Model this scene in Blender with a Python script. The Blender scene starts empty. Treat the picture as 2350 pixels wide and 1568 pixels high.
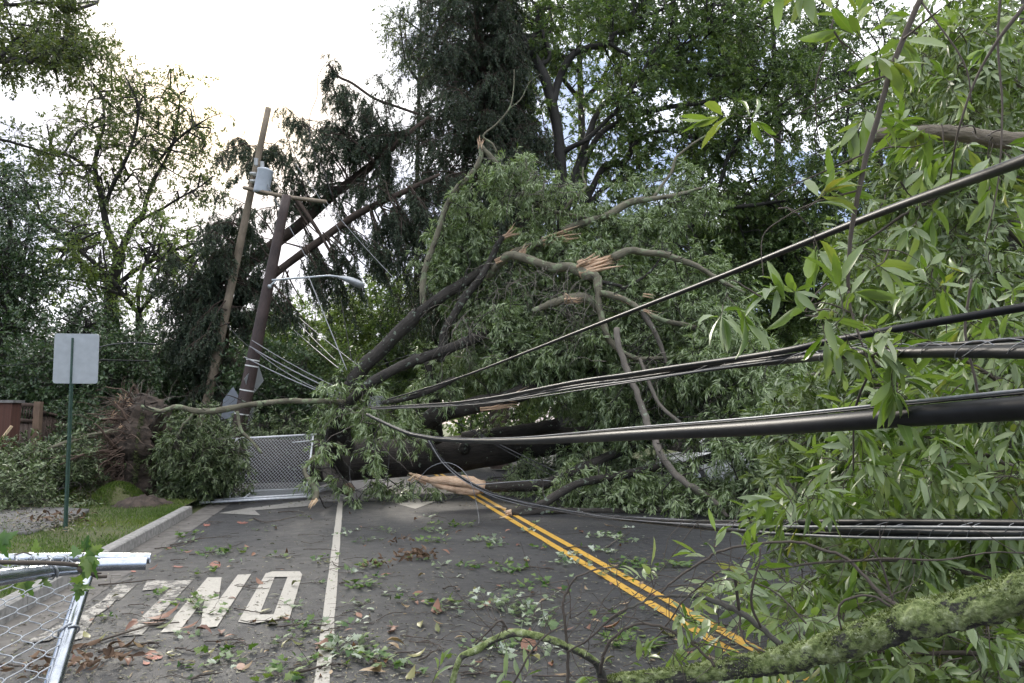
import bpy, math, random
import numpy as np
from mathutils import Vector
PI = math.pi
W_, H_, F_ = 2350.0, 1568.0, 1710.0       # picture frame the measurements were read in, focal length in its pixels
CAMZ = 1.7
PITCH = math.atan(186.0 / F_)
# ---------------------------------------------------------------- camera, sky, sun, exposure
sc = bpy.context.scene
cam_d = bpy.data.cameras.new('camera'); cam = bpy.data.objects.new('camera', cam_d)
sc.collection.objects.link(cam); sc.camera = cam
cam.location = (0, 0, CAMZ); cam.rotation_euler = (PI / 2 + PITCH, 0, 0)
cam_d.sensor_width = 36.0; cam_d.lens = 36.0 * F_ / W_
cam_d.clip_start = 0.05; cam_d.clip_end = 2000

SUN_AZ, SUN_EL = math.radians(-22), math.radians(24)
world = bpy.data.worlds.new('World'); sc.world = world; world.use_nodes = True
nt = world.node_tree; nt.nodes.clear()
def wn(t, **k):
    n = nt.nodes.new(t)
    for a, b in k.items(): setattr(n, a, b)
    return n
out = wn('ShaderNodeOutputWorld'); bg = wn('ShaderNodeBackground'); bg.inputs['Strength'].default_value = 0.1
sky = wn('ShaderNodeTexSky', sky_type='NISHITA', sun_disc=False, sun_elevation=SUN_EL, sun_rotation=SUN_AZ % (2 * PI))
tcw = wn('ShaderNodeTexCoord'); mp = wn('ShaderNodeMapping'); mp.inputs['Scale'].default_value = (2.2, 2.2, 5.5)
mp.inputs['Location'].default_value = (3.1, 0.4, 0.2)
cl = wn('ShaderNodeTexNoise'); cl.inputs['Scale'].default_value = 1.7; cl.inputs['Detail'].default_value = 7; cl.inputs['Roughness'].default_value = .55
nt.links.new(tcw.outputs['Generated'], mp.inputs['Vector']); nt.links.new(mp.outputs[0], cl.inputs['Vector'])
sep = wn('ShaderNodeSeparateXYZ'); nt.links.new(tcw.outputs['Generated'], sep.inputs[0])
# more broken cloud low down, closed white cloud higher up
add = wn('ShaderNodeMath', operation='MULTIPLY_ADD'); add.inputs[1].default_value = 0.8
nt.links.new(sep.outputs['Z'], add.inputs[0]); nt.links.new(cl.outputs['Fac'], add.inputs[2])
ramp = wn('ShaderNodeValToRGB'); ramp.color_ramp.elements[0].position = .76; ramp.color_ramp.elements[1].position = .90
nt.links.new(add.outputs[0], ramp.inputs[0])
mixc = wn('ShaderNodeMix', data_type='RGBA')
skm = wn('ShaderNodeMix', data_type='RGBA'); skm.inputs[0].default_value = .78
skm.inputs[7].default_value = (2.5, 3.1, 4.7, 1); nt.links.new(sky.outputs[0], skm.inputs[6])
nt.links.new(skm.outputs[2], mixc.inputs[6]); mixc.inputs[7].default_value = (10.4, 10.6, 11.0, 1)
nt.links.new(ramp.outputs[0], mixc.inputs[0])
# bright glow where the sun stands behind the cloud
sd = Vector((math.sin(SUN_AZ) * math.cos(SUN_EL), math.cos(SUN_AZ) * math.cos(SUN_EL), math.sin(SUN_EL)))
dot = wn('ShaderNodeVectorMath', operation='DOT_PRODUCT'); dot.inputs[1].default_value = sd
nt.links.new(tcw.outputs['Generated'], dot.inputs[0])
pw = wn('ShaderNodeMath', operation='POWER'); pw.use_clamp = True; pw.inputs[1].default_value = 110
nt.links.new(dot.outputs['Value'], pw.inputs[0])
gl = wn('ShaderNodeMix', data_type='RGBA'); gl.inputs[7].default_value = (13, 10.5, 7.2, 1)
nt.links.new(pw.outputs[0], gl.inputs[0]); nt.links.new(mixc.outputs[2], gl.inputs[6])
nt.links.new(gl.outputs[2], bg.inputs['Color']); nt.links.new(bg.outputs[0], out.inputs[0])

sl = bpy.data.lights.new('sun', 'SUN'); sun = bpy.data.objects.new('sun', sl); sc.collection.objects.link(sun)
sl.energy = 2.0; sl.angle = math.radians(14); sl.color = (1, .93, .82)
sun.rotation_euler = sd.to_track_quat('Z', 'Y').to_euler(); sun.location = (0, 0, 30)
sc.view_settings.view_transform = 'Standard'; sc.view_settings.look = 'None'
sc.view_settings.exposure = 1.15; sc.view_settings.gamma = 1.0; sc.view_settings.use_curve_mapping = False
sc.cycles.max_bounces = 6; sc.cycles.diffuse_bounces = 3; sc.cycles.glossy_bounces = 2
sc.cycles.transmission_bounces = 3; sc.cycles.transparent_max_bounces = 6
sc.cycles.use_adaptive_sampling = True; sc.cycles.adaptive_threshold = 0.03
sc.cycles.use_denoising = True

# ---------------------------------------------------------------- measuring helpers
cp_, sp_ = math.cos(PITCH), math.sin(PITCH)
def ray(px, py):
    a = (px - W_ / 2) / F_; b = (H_ / 2 - py) / F_
    return np.array([a, cp_ - b * sp_, sp_ + b * cp_])
def P(px, py, d):
    r = ray(px, py); return r * (d / r[1]) + np.array([0, 0, CAMZ])
def G(px, py, z=0.0):
    r = ray(px, py); return r * ((z - CAMZ) / r[2]) + np.array([0, 0, CAMZ])
_v = ray(800, 970); RD = np.array([_v[0], _v[1], 0]); RD /= np.linalg.norm(RD); RU = np.array([RD[1], -RD[0], 0])
def road(u, v, z=0.0): return RU * u + RD * v + np.array([0, 0, z])
def uv_of(p): return float(np.dot(p, RU)), float(np.dot(p, RD))
def unit(a): return a / (np.linalg.norm(a, axis=-1, keepdims=True) + 1e-12)
RNG = np.random.default_rng(7)

# ---------------------------------------------------------------- materials
def mat(name):
    m = bpy.data.materials.new(name); m.use_nodes = True; t = m.node_tree; t.nodes.clear()
    o = t.nodes.new('ShaderNodeOutputMaterial'); b = t.nodes.new('ShaderNodeBsdfPrincipled')
    t.links.new(b.outputs[0], o.inputs[0]); return m, t, b, o
def nd(t, typ, ins=None, **k):
    n = t.nodes.new(typ)
    for a, b in k.items(): setattr(n, a, b)
    for a, b in (ins or {}).items(): n.inputs[a].default_value = b
    return n
def ramp_(t, fac, stops, interp='LINEAR'):
    r = t.nodes.new('ShaderNodeValToRGB'); cr = r.color_ramp; cr.interpolation = interp
    while len(cr.elements) < len(stops): cr.elements.new(.5)
    for e, (p, c) in zip(cr.elements, stops): e.position = p; e.color = (*c, 1) if len(c) == 3 else c
    t.links.new(fac, r.inputs[0]); return r.outputs[0]
def mix_(t, fac, a, b, mode='MIX'):
    m = t.nodes.new('ShaderNodeMix'); m.data_type = 'RGBA'; m.blend_type = mode
    for i, x in ((0, fac), (6, a), (7, b)):
        if hasattr(x, 'type') and hasattr(x, 'links'): t.links.new(x, m.inputs[i])
        elif i == 0: m.inputs[0].default_value = x
        else: m.inputs[i].default_value = (*x, 1)
    return m.outputs[2]
def noise_(t, vec, scale, detail=4, rough=.55):
    n = nd(t, 'ShaderNodeTexNoise', {'Scale': scale, 'Detail': detail, 'Roughness': rough})
    if vec is not None: t.links.new(vec, n.inputs['Vector'])
    return n.outputs['Fac']
def objco(t): return nd(t, 'ShaderNodeTexCoord').outputs['Object']
def attr(t, name, o='Vector'): return nd(t, 'ShaderNodeAttribute', attribute_name=name).outputs[o]
def scale_(t, vec, s):
    m = nd(t, 'ShaderNodeMapping'); m.inputs['Scale'].default_value = s; t.links.new(vec, m.inputs[0]); return m.outputs[0]
def bump_(t, b, h, strength, dist):
    n = nd(t, 'ShaderNodeBump', {'Strength': strength, 'Distance': dist}); t.links.new(h, n.inputs['Height'])
    t.links.new(n.outputs[0], b.inputs['Normal'])

def leaf_mat(name, cols, under=None, rough=.42, trans=.3, rib=0.0, spec=.5):
    m, t, b, o = mat(name)
    r = attr(t, 'rnd', 'Fac')
    n = len(cols); c = ramp_(t, r, [(i / (n - 1), k) for i, k in enumerate(cols)])
    if rib:
        tc = attr(t, 'tc'); s = nd(t, 'ShaderNodeSeparateXYZ'); t.links.new(tc, s.inputs[0])
        ab = nd(t, 'ShaderNodeMath', operation='ABSOLUTE'); t.links.new(s.outputs['Y'], ab.inputs[0])
        k = ramp_(t, ab.outputs[0], [(0, (.8, .8, .8)), (.06, (0, 0, 0))])
        c = mix_(t, k, c, (.17, .23, .075))
    if under:
        gm = nd(t, 'ShaderNodeNewGeometry'); c = mix_(t, gm.outputs['Backfacing'], c, mix_(t, .35, under, c))
    t.links.new(c, b.inputs['Base Color']); b.inputs['Roughness'].default_value = rough
    b.inputs['Specular IOR Level'].default_value = spec
    if trans:
        tr = nd(t, 'ShaderNodeBsdfTranslucent'); t.links.new(mix_(t, 1.0, c, (1.6, 1.75, .7), 'MULTIPLY'), tr.inputs[0])
        mx = nd(t, 'ShaderNodeMixShader', {0: trans})
        t.links.new(b.outputs[0], mx.inputs[1]); t.links.new(tr.outputs[0], mx.inputs[2]); t.links.new(mx.outputs[0], o.inputs[0])
    return m
def bark_mat(name, c0, c1, lichen=0.0, lcol=(.30, .36, .27), grain=9, bump=.6, dist=.02, lscale=7, rough=.85):
    m, t, b, o = mat(name)
    tc = attr(t, 'tc'); g = scale_(t, tc, (grain, grain, grain * .16))
    n1 = noise_(t, g, 4, 6, .65)
    c = ramp_(t, n1, [(.30, c0), (.72, c1)])
    n3 = noise_(t, objco(t), 2.2, 3)
    c = mix_(t, ramp_(t, n3, [(.35, (0, 0, 0)), (.75, (.5, .5, .5))]), c, tuple(x * 1.7 + .01 for x in c1))
    if lichen:
        n2 = noise_(t, objco(t), lscale, 5, .6)
        k = ramp_(t, n2, [(.66 - lichen * .3, (0, 0, 0)), (.70 - lichen * .3, (1, 1, 1))])
        c = mix_(t, k, c, lcol)
    t.links.new(c, b.inputs['Base Color']); b.inputs['Roughness'].default_value = rough
    bump_(t, b, n1, bump, dist); return m
def plain(name, c, rough=.6, metal=0.0, var=.12, nscale=8, bump=0.0):
    m, t, b, o = mat(name)
    n = noise_(t, objco(t), nscale, 5)
    lo = tuple(max(0, x * (1 - var * 1.6)) for x in c); hi = tuple(x * (1 + var) for x in c)
    t.links.new(ramp_(t, n, [(.3, lo), (.7, hi)]), b.inputs['Base Color'])
    b.inputs['Roughness'].default_value = rough; b.inputs['Metallic'].default_value = metal
    if bump: bump_(t, b, n, bump, .01)
    return m

M = {}
# foliage
M['oak_leaf'] = leaf_mat('fallen_oak_leaf', [(.045, .078, .024), (.105, .16, .05), (.19, .265, .10), (.32, .40, .21)], under=(.38, .45, .29), rough=.33, trans=.2)
M['near_leaf'] = leaf_mat('near_oak_leaf', [(.045, .088, .014), (.085, .148, .022), (.125, .20, .036), (.175, .25, .058), (.19, .26, .07), (.27, .25, .06)], under=(.24, .29, .18), rough=.38, trans=.25, rib=1)
M['mid_leaf'] = leaf_mat('mid_oak_leaf', [(.05, .085, .02), (.095, .15, .034), (.16, .22, .062), (.25, .31, .12)], under=(.29, .34, .23), rough=.38, trans=.22)
M['bg_oak'] = leaf_mat('standing_oak_leaf', [(.04, .07, .026), (.075, .12, .042), (.125, .18, .065), (.18, .235, .10)], rough=.45, trans=.3)
M['bg_light'] = leaf_mat('pale_tree_leaf', [(.07, .11, .035), (.12, .17, .06), (.17, .22, .08), (.22, .25, .09)], rough=.5, trans=.34)
M['bg_thin'] = leaf_mat('thin_tree_leaf', [(.045, .065, .024), (.075, .10, .036), (.11, .14, .048), (.16, .145, .055)], rough=.5, trans=.34)
M['spruce'] = leaf_mat('spruce_needles', [(.018, .034, .022), (.036, .056, .036), (.06, .085, .052), (.09, .12, .072)], rough=.55, trans=.15, spec=.4)
M['shrub'] = leaf_mat('glossy_shrub_leaf', [(.02, .045, .02), (.042, .075, .032), (.07, .115, .048), (.125, .175, .09)], rough=.3, trans=.14)
M['grass'] = leaf_mat('grass_blades', [(.06, .12, .018), (.10, .17, .025), (.15, .21, .035), (.22, .22, .07)], rough=.6, trans=.3)
M['bush_leaf'] = leaf_mat('crushed_bush_leaf', [(.018, .035, .012), (.04, .065, .022), (.08, .12, .04), (.16, .21, .085)], under=(.20, .25, .13), rough=.36, trans=.1)  # dark greens put the shade within the foliage heap into the leaf colour
M['turf'] = leaf_mat('dark_turf', [(.025, .035, .012), (.05, .065, .02), (.085, .10, .03), (.06, .045, .025)], rough=.8, trans=.05)
M['signback'] = plain('grey_sign_back', (.22, .24, .27), .5, .3, .08, 9)
M['maple'] = leaf_mat('maple_leaf', [(.06, .12, .035), (.10, .16, .05), (.22, .27, .17), (.42, .46, .38)], under=(.50, .55, .48), rough=.5, trans=.1)
M['maple_green'] = leaf_mat('maple_leaf_green', [(.04, .10, .02), (.09, .16, .035), (.16, .22, .06)], rough=.5, trans=.25)
M['litter'] = leaf_mat('small_litter', [(.03, .025, .018), (.09, .11, .05), (.16, .12, .07), (.28, .28, .2), (.05, .035, .025)], rough=.7, trans=.0)
M['rust'] = leaf_mat('rust_leaf', [(.19, .085, .05), (.24, .12, .075), (.14, .06, .04)], rough=.5, trans=.08)
M['tan_leaf'] = leaf_mat('tan_leaf', [(.28, .20, .12), (.34, .24, .14), (.22, .15, .08)], rough=.5, trans=.08)
M['olive'] = leaf_mat('olive_leaf', [(.13, .13, .04), (.20, .19, .06), (.09, .11, .035)], rough=.35, trans=.08)
M['dry'] = leaf_mat('dry_leaf_bunch', [(.11, .065, .04), (.19, .12, .075), (.07, .04, .025)], rough=.8, trans=.05)
# wood
M['oak_bark'] = bark_mat('fallen_oak_bark', (.009, .008, .007), (.040, .034, .028), lichen=.2, lcol=(.15, .18, .14), lscale=9, bump=.9, dist=.035)
M['oak_trunk'] = bark_mat('fallen_trunk_bark', (.012, .010, .008), (.050, .041, .034), lichen=.03, grain=7, bump=.9, dist=.05)
M['limb_bark'] = bark_mat('pale_limb_bark', (.05, .047, .032), (.16, .145, .10), lichen=.4, lcol=(.19, .22, .13), lscale=6)
M['tan_bark'] = bark_mat('ridged_tan_bark', (.045, .036, .026), (.22, .185, .135), lichen=.0, grain=34, bump=1.0, dist=.008)
M['grey_bark'] = bark_mat('grey_bark', (.06, .052, .044), (.17, .15, .125), lichen=.1, grain=20, dist=.01)
M['bg_bark'] = bark_mat('standing_bark', (.012, .011, .010), (.035, .032, .028), lichen=.0)
M['spruce_bark'] = bark_mat('spruce_bark', (.022, .014, .010), (.065, .045, .034), lichen=.0)
M['twig'] = bark_mat('twig_bark', (.03, .023, .018), (.085, .068, .055), grain=60, dist=.002)
M['moss_bark'] = bark_mat('mossy_bark', (.028, .026, .022), (.09, .085, .07), lichen=.0, grain=30, dist=.004)
def moss():
    m, t, b, o = mat('moss_and_lichen'); co = objco(t)
    n = noise_(t, co, 46, 8, .75); n2 = noise_(t, co, 12, 5, .6)
    up = nd(t, 'ShaderNodeNewGeometry').outputs['Normal']; s = nd(t, 'ShaderNodeSeparateXYZ'); t.links.new(up, s.inputs[0])
    ma = nd(t, 'ShaderNodeMath', operation='MULTIPLY_ADD'); ma.inputs[1].default_value = .11; t.links.new(s.outputs['Z'], ma.inputs[0]); t.links.new(n2, ma.inputs[2])
    ad = nd(t, 'ShaderNodeMath', operation='MULTIPLY_ADD'); ad.inputs[1].default_value = .45; t.links.new(n, ad.inputs[0]); t.links.new(ma.outputs[0], ad.inputs[2])
    k = ramp_(t, ad.outputs[0], [(.675, (0, 0, 0)), (.72, (1, 1, 1))])
    tc = attr(t, 'tc'); br = ramp_(t, noise_(t, scale_(t, tc, (40, 40, 9)), 4, 6), [(.3, (.02, .018, .016)), (.75, (.10, .095, .08))])
    gr = ramp_(t, n, [(.36, (.045, .065, .018)), (.48, (.15, .19, .06)), (.58, (.27, .31, .14)), (.70, (.44, .47, .33))])
    t.links.new(mix_(t, k, br, gr), b.inputs['Base Color']); b.inputs['Roughness'].default_value = .95
    bump_(t, b, ad.outputs[0], 1.0, .012); return m
M['moss'] = moss()
def raw_wood(name, a, bb, c):
    m, t, b, o = mat(name); tc = attr(t, 'tc')
    n = noise_(t, scale_(t, tc, (26, 26, 3)), 3, 5, .6); n = ramp_(t, n, [(.3, a), (.5, bb), (.72, c)])
    t.links.new(n, b.inputs['Base Color']); b.inputs['Roughness'].default_value = .7; return m
M['split'] = raw_wood('fresh_split_wood', (.28, .16, .095), (.53, .36, .235), (.68, .53, .38))
M['split_pale'] = raw_wood('pale_split_wood', (.45, .28, .15), (.66, .48, .30), (.80, .64, .45))
M['pole_dark'] = bark_mat('creosote_pole_wood', (.022, .014, .013), (.062, .040, .035), grain=14, dist=.006, rough=.6)
M['pole_tan'] = bark_mat('weathered_pole_wood', (.10, .08, .058), (.23, .185, .135), grain=14, dist=.006)
M['galv_far'] = plain('dull_galvanised_frame', (.68, .70, .73), .45, .1, .1, 20)
M['soil'] = plain('torn_soil', (.062, .046, .036), .95, 0, .45, 9, .9)
M['root'] = bark_mat('root_bark', (.035, .022, .017), (.13, .085, .062), grain=30, dist=.006)
# metals, plastics
M['galv'] = plain('galvanised_tube', (.44, .47, .52), .24, .95, .18, 26)
M['galv_wire'] = plain('galvanised_wire', (.50, .52, .55), .45, .8, .15, 30)
M['wire'] = plain('aluminium_wire', (.26, .265, .28), .5, .5, .15, 40)
M['cable'] = plain('black_cable_sheath', (.009, .009, .011), .46, 0, .3, 25)
for _n in M['cable'].node_tree.nodes:
    if _n.type == 'BSDF_PRINCIPLED': _n.inputs['Specular IOR Level'].default_value = .26
M['cable_grey'] = plain('weathered_cable_sheath', (.030, .030, .033), .5, 0, .3, 25)
M['alu'] = plain('sign_aluminium', (.38, .40, .42), .45, .35, .07, 9)
M['greenpost'] = plain('green_sign_post', (.045, .085, .065), .5, .2, .2, 30)
M['tgrey'] = plain('transformer_paint', (.46, .50, .56), .45, .1, .06, 6)
M['porcelain'] = plain('pale_porcelain', (.6, .6, .6), .3, 0, .05)
M['lampgrey'] = plain('lamp_paint', (.42, .45, .48), .4, .4, .06)
M['white'] = plain('white_band', (.75, .75, .73), .5, 0, .08, 30)
M['carwhite'] = plain('white_car_paint', (.72, .72, .70), .2, 0, .03)
M['glassdark'] = plain('dark_window_glass', (.02, .025, .03), .08, 0, .1)
M['rubber'] = plain('black_rubber', (.02, .02, .02), .8, 0, .2)
M['fencewood'] = bark_mat('dark_fence_boards', (.035, .024, .020), (.085, .058, .046), grain=8, dist=.004)
M['fencepost'] = bark_mat('fence_post_wood', (.09, .06, .042), (.17, .115, .08), grain=10, dist=.004)
M['concrete'] = plain('kerb_concrete', (.27, .26, .245), .85, 0, .25, 14, .35)
M['walk'] = plain('sidewalk_concrete', (.20, .19, .185), .9, 0, .25, 7, .3)
M['gutter'] = plain('gutter_concrete', (.125, .115, .105), .85, 0, .3, 6, .3)
def brick():
    m, t, b, o = mat('red_brick'); br = nd(t, 'ShaderNodeTexBrick', {'Scale': 9.0, 'Mortar Size': .012})
    br.inputs['Color1'].default_value = (.11, .045, .032, 1); br.inputs['Color2'].default_value = (.075, .032, .024, 1); br.inputs['Mortar'].default_value = (.09, .07, .06, 1)
    t.links.new(scale_(t, objco(t), (1, 1, 1)), br.inputs['Vector']); t.links.new(br.outputs[0], b.inputs['Base Color']); b.inputs['Roughness'].default_value = .85; return m
M['brick'] = brick()
def asphalt():
    m, t, b, o = mat('asphalt'); co = objco(t)
    vo = nd(t, 'ShaderNodeTexVoronoi', {'Scale': 95.0}); t.links.new(co, vo.inputs['Vector'])
    n = noise_(t, co, 75, 4, .8); big = noise_(t, co, .7, 5, .6); mid = noise_(t, co, 5, 6, .65)
    c = ramp_(t, n, [(.32, (.004, .004, .0055)), (.54, (.013, .0135, .0165)), (.70, (.062, .063, .071))])
    c = mix_(t, ramp_(t, mid, [(.4, (0, 0, 0)), (.75, (.45, .45, .45))]), c, (.015, .015, .016))
    # dusty brown film of silt in the lane next to the kerb, worn in along road direction
    dv = nd(t, 'ShaderNodeVectorMath', operation='DOT_PRODUCT'); dv.inputs[1].default_value = tuple(RU); t.links.new(co, dv.inputs[0])
    mr = nd(t, 'ShaderNodeMapRange', {'From Min': -2.9, 'From Max': -.2, 'To Min': .24, 'To Max': .0}); t.links.new(dv.outputs['Value'], mr.inputs[0])
    ad = nd(t, 'ShaderNodeMath', operation='ADD'); t.links.new(mr.outputs[0], ad.inputs[0]); t.links.new(big, ad.inputs[1])
    k = ramp_(t, ad.outputs[0], [(.50, (0, 0, 0)), (1.05, (.8, .8, .8))])
    c = mix_(t, k, c, (.060, .0585, .058))
    t.links.new(c, b.inputs['Base Color'])
    rr = nd(t, 'ShaderNodeMapRange', {'From Min': .3, 'From Max': .7, 'To Min': .55, 'To Max': .75}); t.links.new(mid, rr.inputs[0]); t.links.new(rr.outputs[0], b.inputs['Roughness'])
    bump_(t, b, vo.outputs['Distance'], .45, .004); return m
M['asphalt'] = asphalt()
def paint(name, col, worn, lo=.40):
    m, t, b, o = mat(name); co = objco(t)
    n = noise_(t, co, 7, 8, .72); n2 = noise_(t, co, 60, 4, .7)
    a = nd(t, 'ShaderNodeMath', operation='MULTIPLY_ADD'); a.inputs[1].default_value = .3; t.links.new(n2, a.inputs[0]); t.links.new(n, a.inputs[2])
    k = ramp_(t, a.outputs[0], [(lo + worn, (0, 0, 0)), (lo + worn + .03, (1, 1, 1))])
    c = ramp_(t, n2, [(.3, tuple(x * .62 for x in col)), (.6, col)])
    t.links.new(mix_(t, k, (.035, .034, .034), c), b.inputs['Base Color']); b.inputs['Roughness'].default_value = .6
    return m
M['pwhite'] = paint('white_road_paint', (.40, .375, .33), .08)
M['pwhite_worn'] = paint('worn_white_road_paint', (.34, .32, .285), .235)
M['pwhite_worn2'] = paint('faded_white_road_paint', (.26, .25, .23), .14)
M['pyellow'] = paint('yellow_road_paint', (.62, .36, .05), .08)
M['porange'] = paint('orange_survey_paint', (.38, .13, .085), .24)
def ground():
    m, t, b, o = mat('lawn_ground'); co = objco(t)
    n = noise_(t, co, 2.0, 6, .65); n2 = noise_(t, co, 30, 5, .7)
    c = mix_(t, ramp_(t, n, [(.38, (0, 0, 0)), (.62, (1, 1, 1))]), (.055, .085, .02), (.11, .095, .05))
    c = mix_(t, .5, c, ramp_(t, n2, [(.3, (.03, .035, .015)), (.7, (.13, .15, .05))]))
    t.links.new(c, b.inputs['Base Color']); b.inputs['Roughness'].default_value = .95; bump_(t, b, n2, .7, .03); return m
M['lawn'] = ground()

# ---------------------------------------------------------------- mesh builder
col = sc.collection
STUFF = {'bare_twigs', 'roots', 'fine_twigs', 'twigs', 'branchlets', 'upright_roots', 'splintered_roots', 'branches', 'stems', 'boughs'}
class MB:
    def __init__(s): s.v = []; s.f = []; s.n = 0; s.r = []; s.t = []
    def add(s, v, faces, rnd=.5, tc=None):
        v = np.asarray(v, dtype=np.float64).reshape(-1, 3); n = len(v)
        for f in faces:
            f = np.asarray(f, dtype=np.int64)
            if f.size: s.f.append(f + s.n)
        s.v.append(v); s.r.append(np.broadcast_to(np.asarray(rnd, dtype=np.float64), (n,)).copy())
        s.t.append(np.zeros((n, 3)) if tc is None else np.asarray(tc).reshape(-1, 3)); s.n += n
        return s
    def empty(s): return s.n == 0
    def build(s, name, m, parent=None, smooth=True, base=None, **props):
        v = np.concatenate(s.v); me = bpy.data.meshes.new(name)
        if parent is not None: b0 = np.array(parent['_b'])
        elif base is not None: b0 = np.asarray(base, float)
        else:
            lo, hi = v.min(0), v.max(0); b0 = np.array([(lo[0] + hi[0]) / 2, (lo[1] + hi[1]) / 2, lo[2]])
        v = v - b0
        me.vertices.add(len(v)); me.vertices.foreach_set('co', v.astype(np.float32).ravel())
        nl = sum(f.size for f in s.f); npol = sum(len(f) for f in s.f)
        me.loops.add(nl); me.polygons.add(npol)
        me.loops.foreach_set('vertex_index', np.concatenate([f.ravel() for f in s.f]).astype(np.int32))
        tot = np.concatenate([np.full(len(f), f.shape[1]) for f in s.f]); st = np.concatenate([[0], np.cumsum(tot)[:-1]])
        me.polygons.foreach_set('loop_start', st.astype(np.int32))
        me.polygons.foreach_set('use_smooth', np.full(npol, smooth))
        me.update(calc_edges=True)
        a = me.attributes.new('rnd', 'FLOAT', 'POINT'); a.data.foreach_set('value', np.concatenate(s.r).astype(np.float32))
        a = me.attributes.new('tc', 'FLOAT_VECTOR', 'POINT'); a.data.foreach_set('vector', np.concatenate(s.t).astype(np.float32).ravel())
        me.materials.append(m)
        o = bpy.data.objects.new(name, me); col.objects.link(o)
        o['_b'] = list(b0)
        if parent is not None: o.parent = parent
        else: o.location = b0
        for k, x in props.items(): o[k] = x
        if name in STUFF: o['kind'] = 'stuff'
        return o
def tag(o, label=None, cat=None, group=None, kind=None):
    for k, x in (('label', label), ('category', cat), ('group', group), ('kind', kind)):
        if x: o[k] = x
    return o
def thing(name, loc, label, cat, group=None):
    o = bpy.data.objects.new(name, None); o.empty_display_size = .2; o.location = loc; col.objects.link(o)
    o['_b'] = [float(x) for x in loc]; return tag(o, label, cat, group)
def structure(mb, name, m, label=None):
    o = mb.build(name, m); o['kind'] = 'structure'
    if label: o['label'] = label
    return o

def cat(pts, n=5):
    """Catmull-Rom through rows of any width"""
    p = np.asarray(pts, float)
    if len(p) < 3: return np.array([p[0] + (p[-1] - p[0]) * t for t in np.linspace(0, 1, n + 1)])
    q = np.vstack([2 * p[0] - p[1], p, 2 * p[-1] - p[-2]]); o = []
    for i in range(1, len(q) - 2):
        a, b, c, d = q[i - 1:i + 3]
        for t in np.linspace(0, 1, n, endpoint=False):
            o.append(.5 * (2 * b + (c - a) * t + (2 * a - 5 * b + 4 * c - d) * t * t + (3 * b - a - 3 * c + d) * t ** 3))
    o.append(p[-1]); return np.array(o)
def tubes(mb, Pt, R, sides=6, rnd=.5, caps=False, rough=0.0, ref=None):
    Pt = np.asarray(Pt, float)
    if Pt.ndim == 2: Pt = Pt[None]
    N, K, _ = Pt.shape; R = np.broadcast_to(np.asarray(R, float), (N, K))
    T = unit(np.gradient(Pt, axis=1)); mean = unit(Pt[:, -1] - Pt[:, 0] + 1e-9)
    if ref is None:
        ax = np.argmin(np.abs(mean), axis=1); rf = np.eye(3)[ax][:, None, :]
    else: rf = np.broadcast_to(np.asarray(ref, float), (N, 3))[:, None, :]
    A = unit(np.cross(T, rf)); B = np.cross(T, A)
    th = np.linspace(0, 2 * PI, sides, endpoint=False); c, s = np.cos(th), np.sin(th)
    RR = R[:, :, None] * np.ones(sides)
    if rough:
        ph = RNG.random((N, 1, 1)) * 6; k = np.arange(K)[None, :, None]
        RR = RR * (1 + rough * (np.sin(k * .9 + 2 * th + ph) * .5 + np.sin(k * 1.7 - 3 * th + ph * 2) * .35 + (RNG.random((N, K, sides)) - .5) * .7))
    V = Pt[:, :, None, :] + RR[..., None] * (c[None, None, :, None] * A[:, :, None, :] + s[None, None, :, None] * B[:, :, None, :])
    Ls = np.concatenate([np.zeros((N, 1)), np.cumsum(np.linalg.norm(np.diff(Pt, axis=1), axis=2), axis=1)], axis=1)
    off = RNG.random((N, 1, 1)) * 7
    tc = np.stack([RR * c + off, RR * s + off, np.broadcast_to(Ls[:, :, None], RR.shape)], axis=-1)
    i = np.arange(N)[:, None, None] * K * sides; k = np.arange(K - 1)[None, :, None] * sides; j = np.arange(sides)[None, None, :]; j2 = (j + 1) % sides
    f = np.stack([i + k + j, i + k + j2, i + k + sides + j2, i + k + sides + j], axis=-1).reshape(-1, 4)
    fs = [f]
    if caps:
        b = (np.arange(N) * K * sides)[:, None]
        fs.append(b + np.arange(sides)[None, ::-1]); fs.append(b + (K - 1) * sides + np.arange(sides)[None])
    rv = np.broadcast_to(np.asarray(rnd, float).reshape(-1, 1), (N, K * sides)).ravel()
    mb.add(V, fs, rv, tc); return mb
def pix(path, dflt=None, n=5):
    """rows (px, py, depth, radius in px) -> smoothed world points and world radii"""
    w = []
    for r in path:
        p = P(r[0], r[1], r[2]); w.append([*p, r[3] * r[2] / F_])
    w = cat(w, n); return w[:, :3], w[:, 3]
def limb(mb, path, sides=9, rough=.07, n=5, caps=True, wig=0.0):
    p, r = pix(path, n=n)
    if wig: p = p + (np.cumsum(RNG.normal(0, 1, p.shape), axis=0) * .15 + RNG.normal(0, 1, p.shape) * .5) * wig * r.mean()
    tubes(mb, p, r, sides, .5, caps, rough); return p, r

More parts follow.
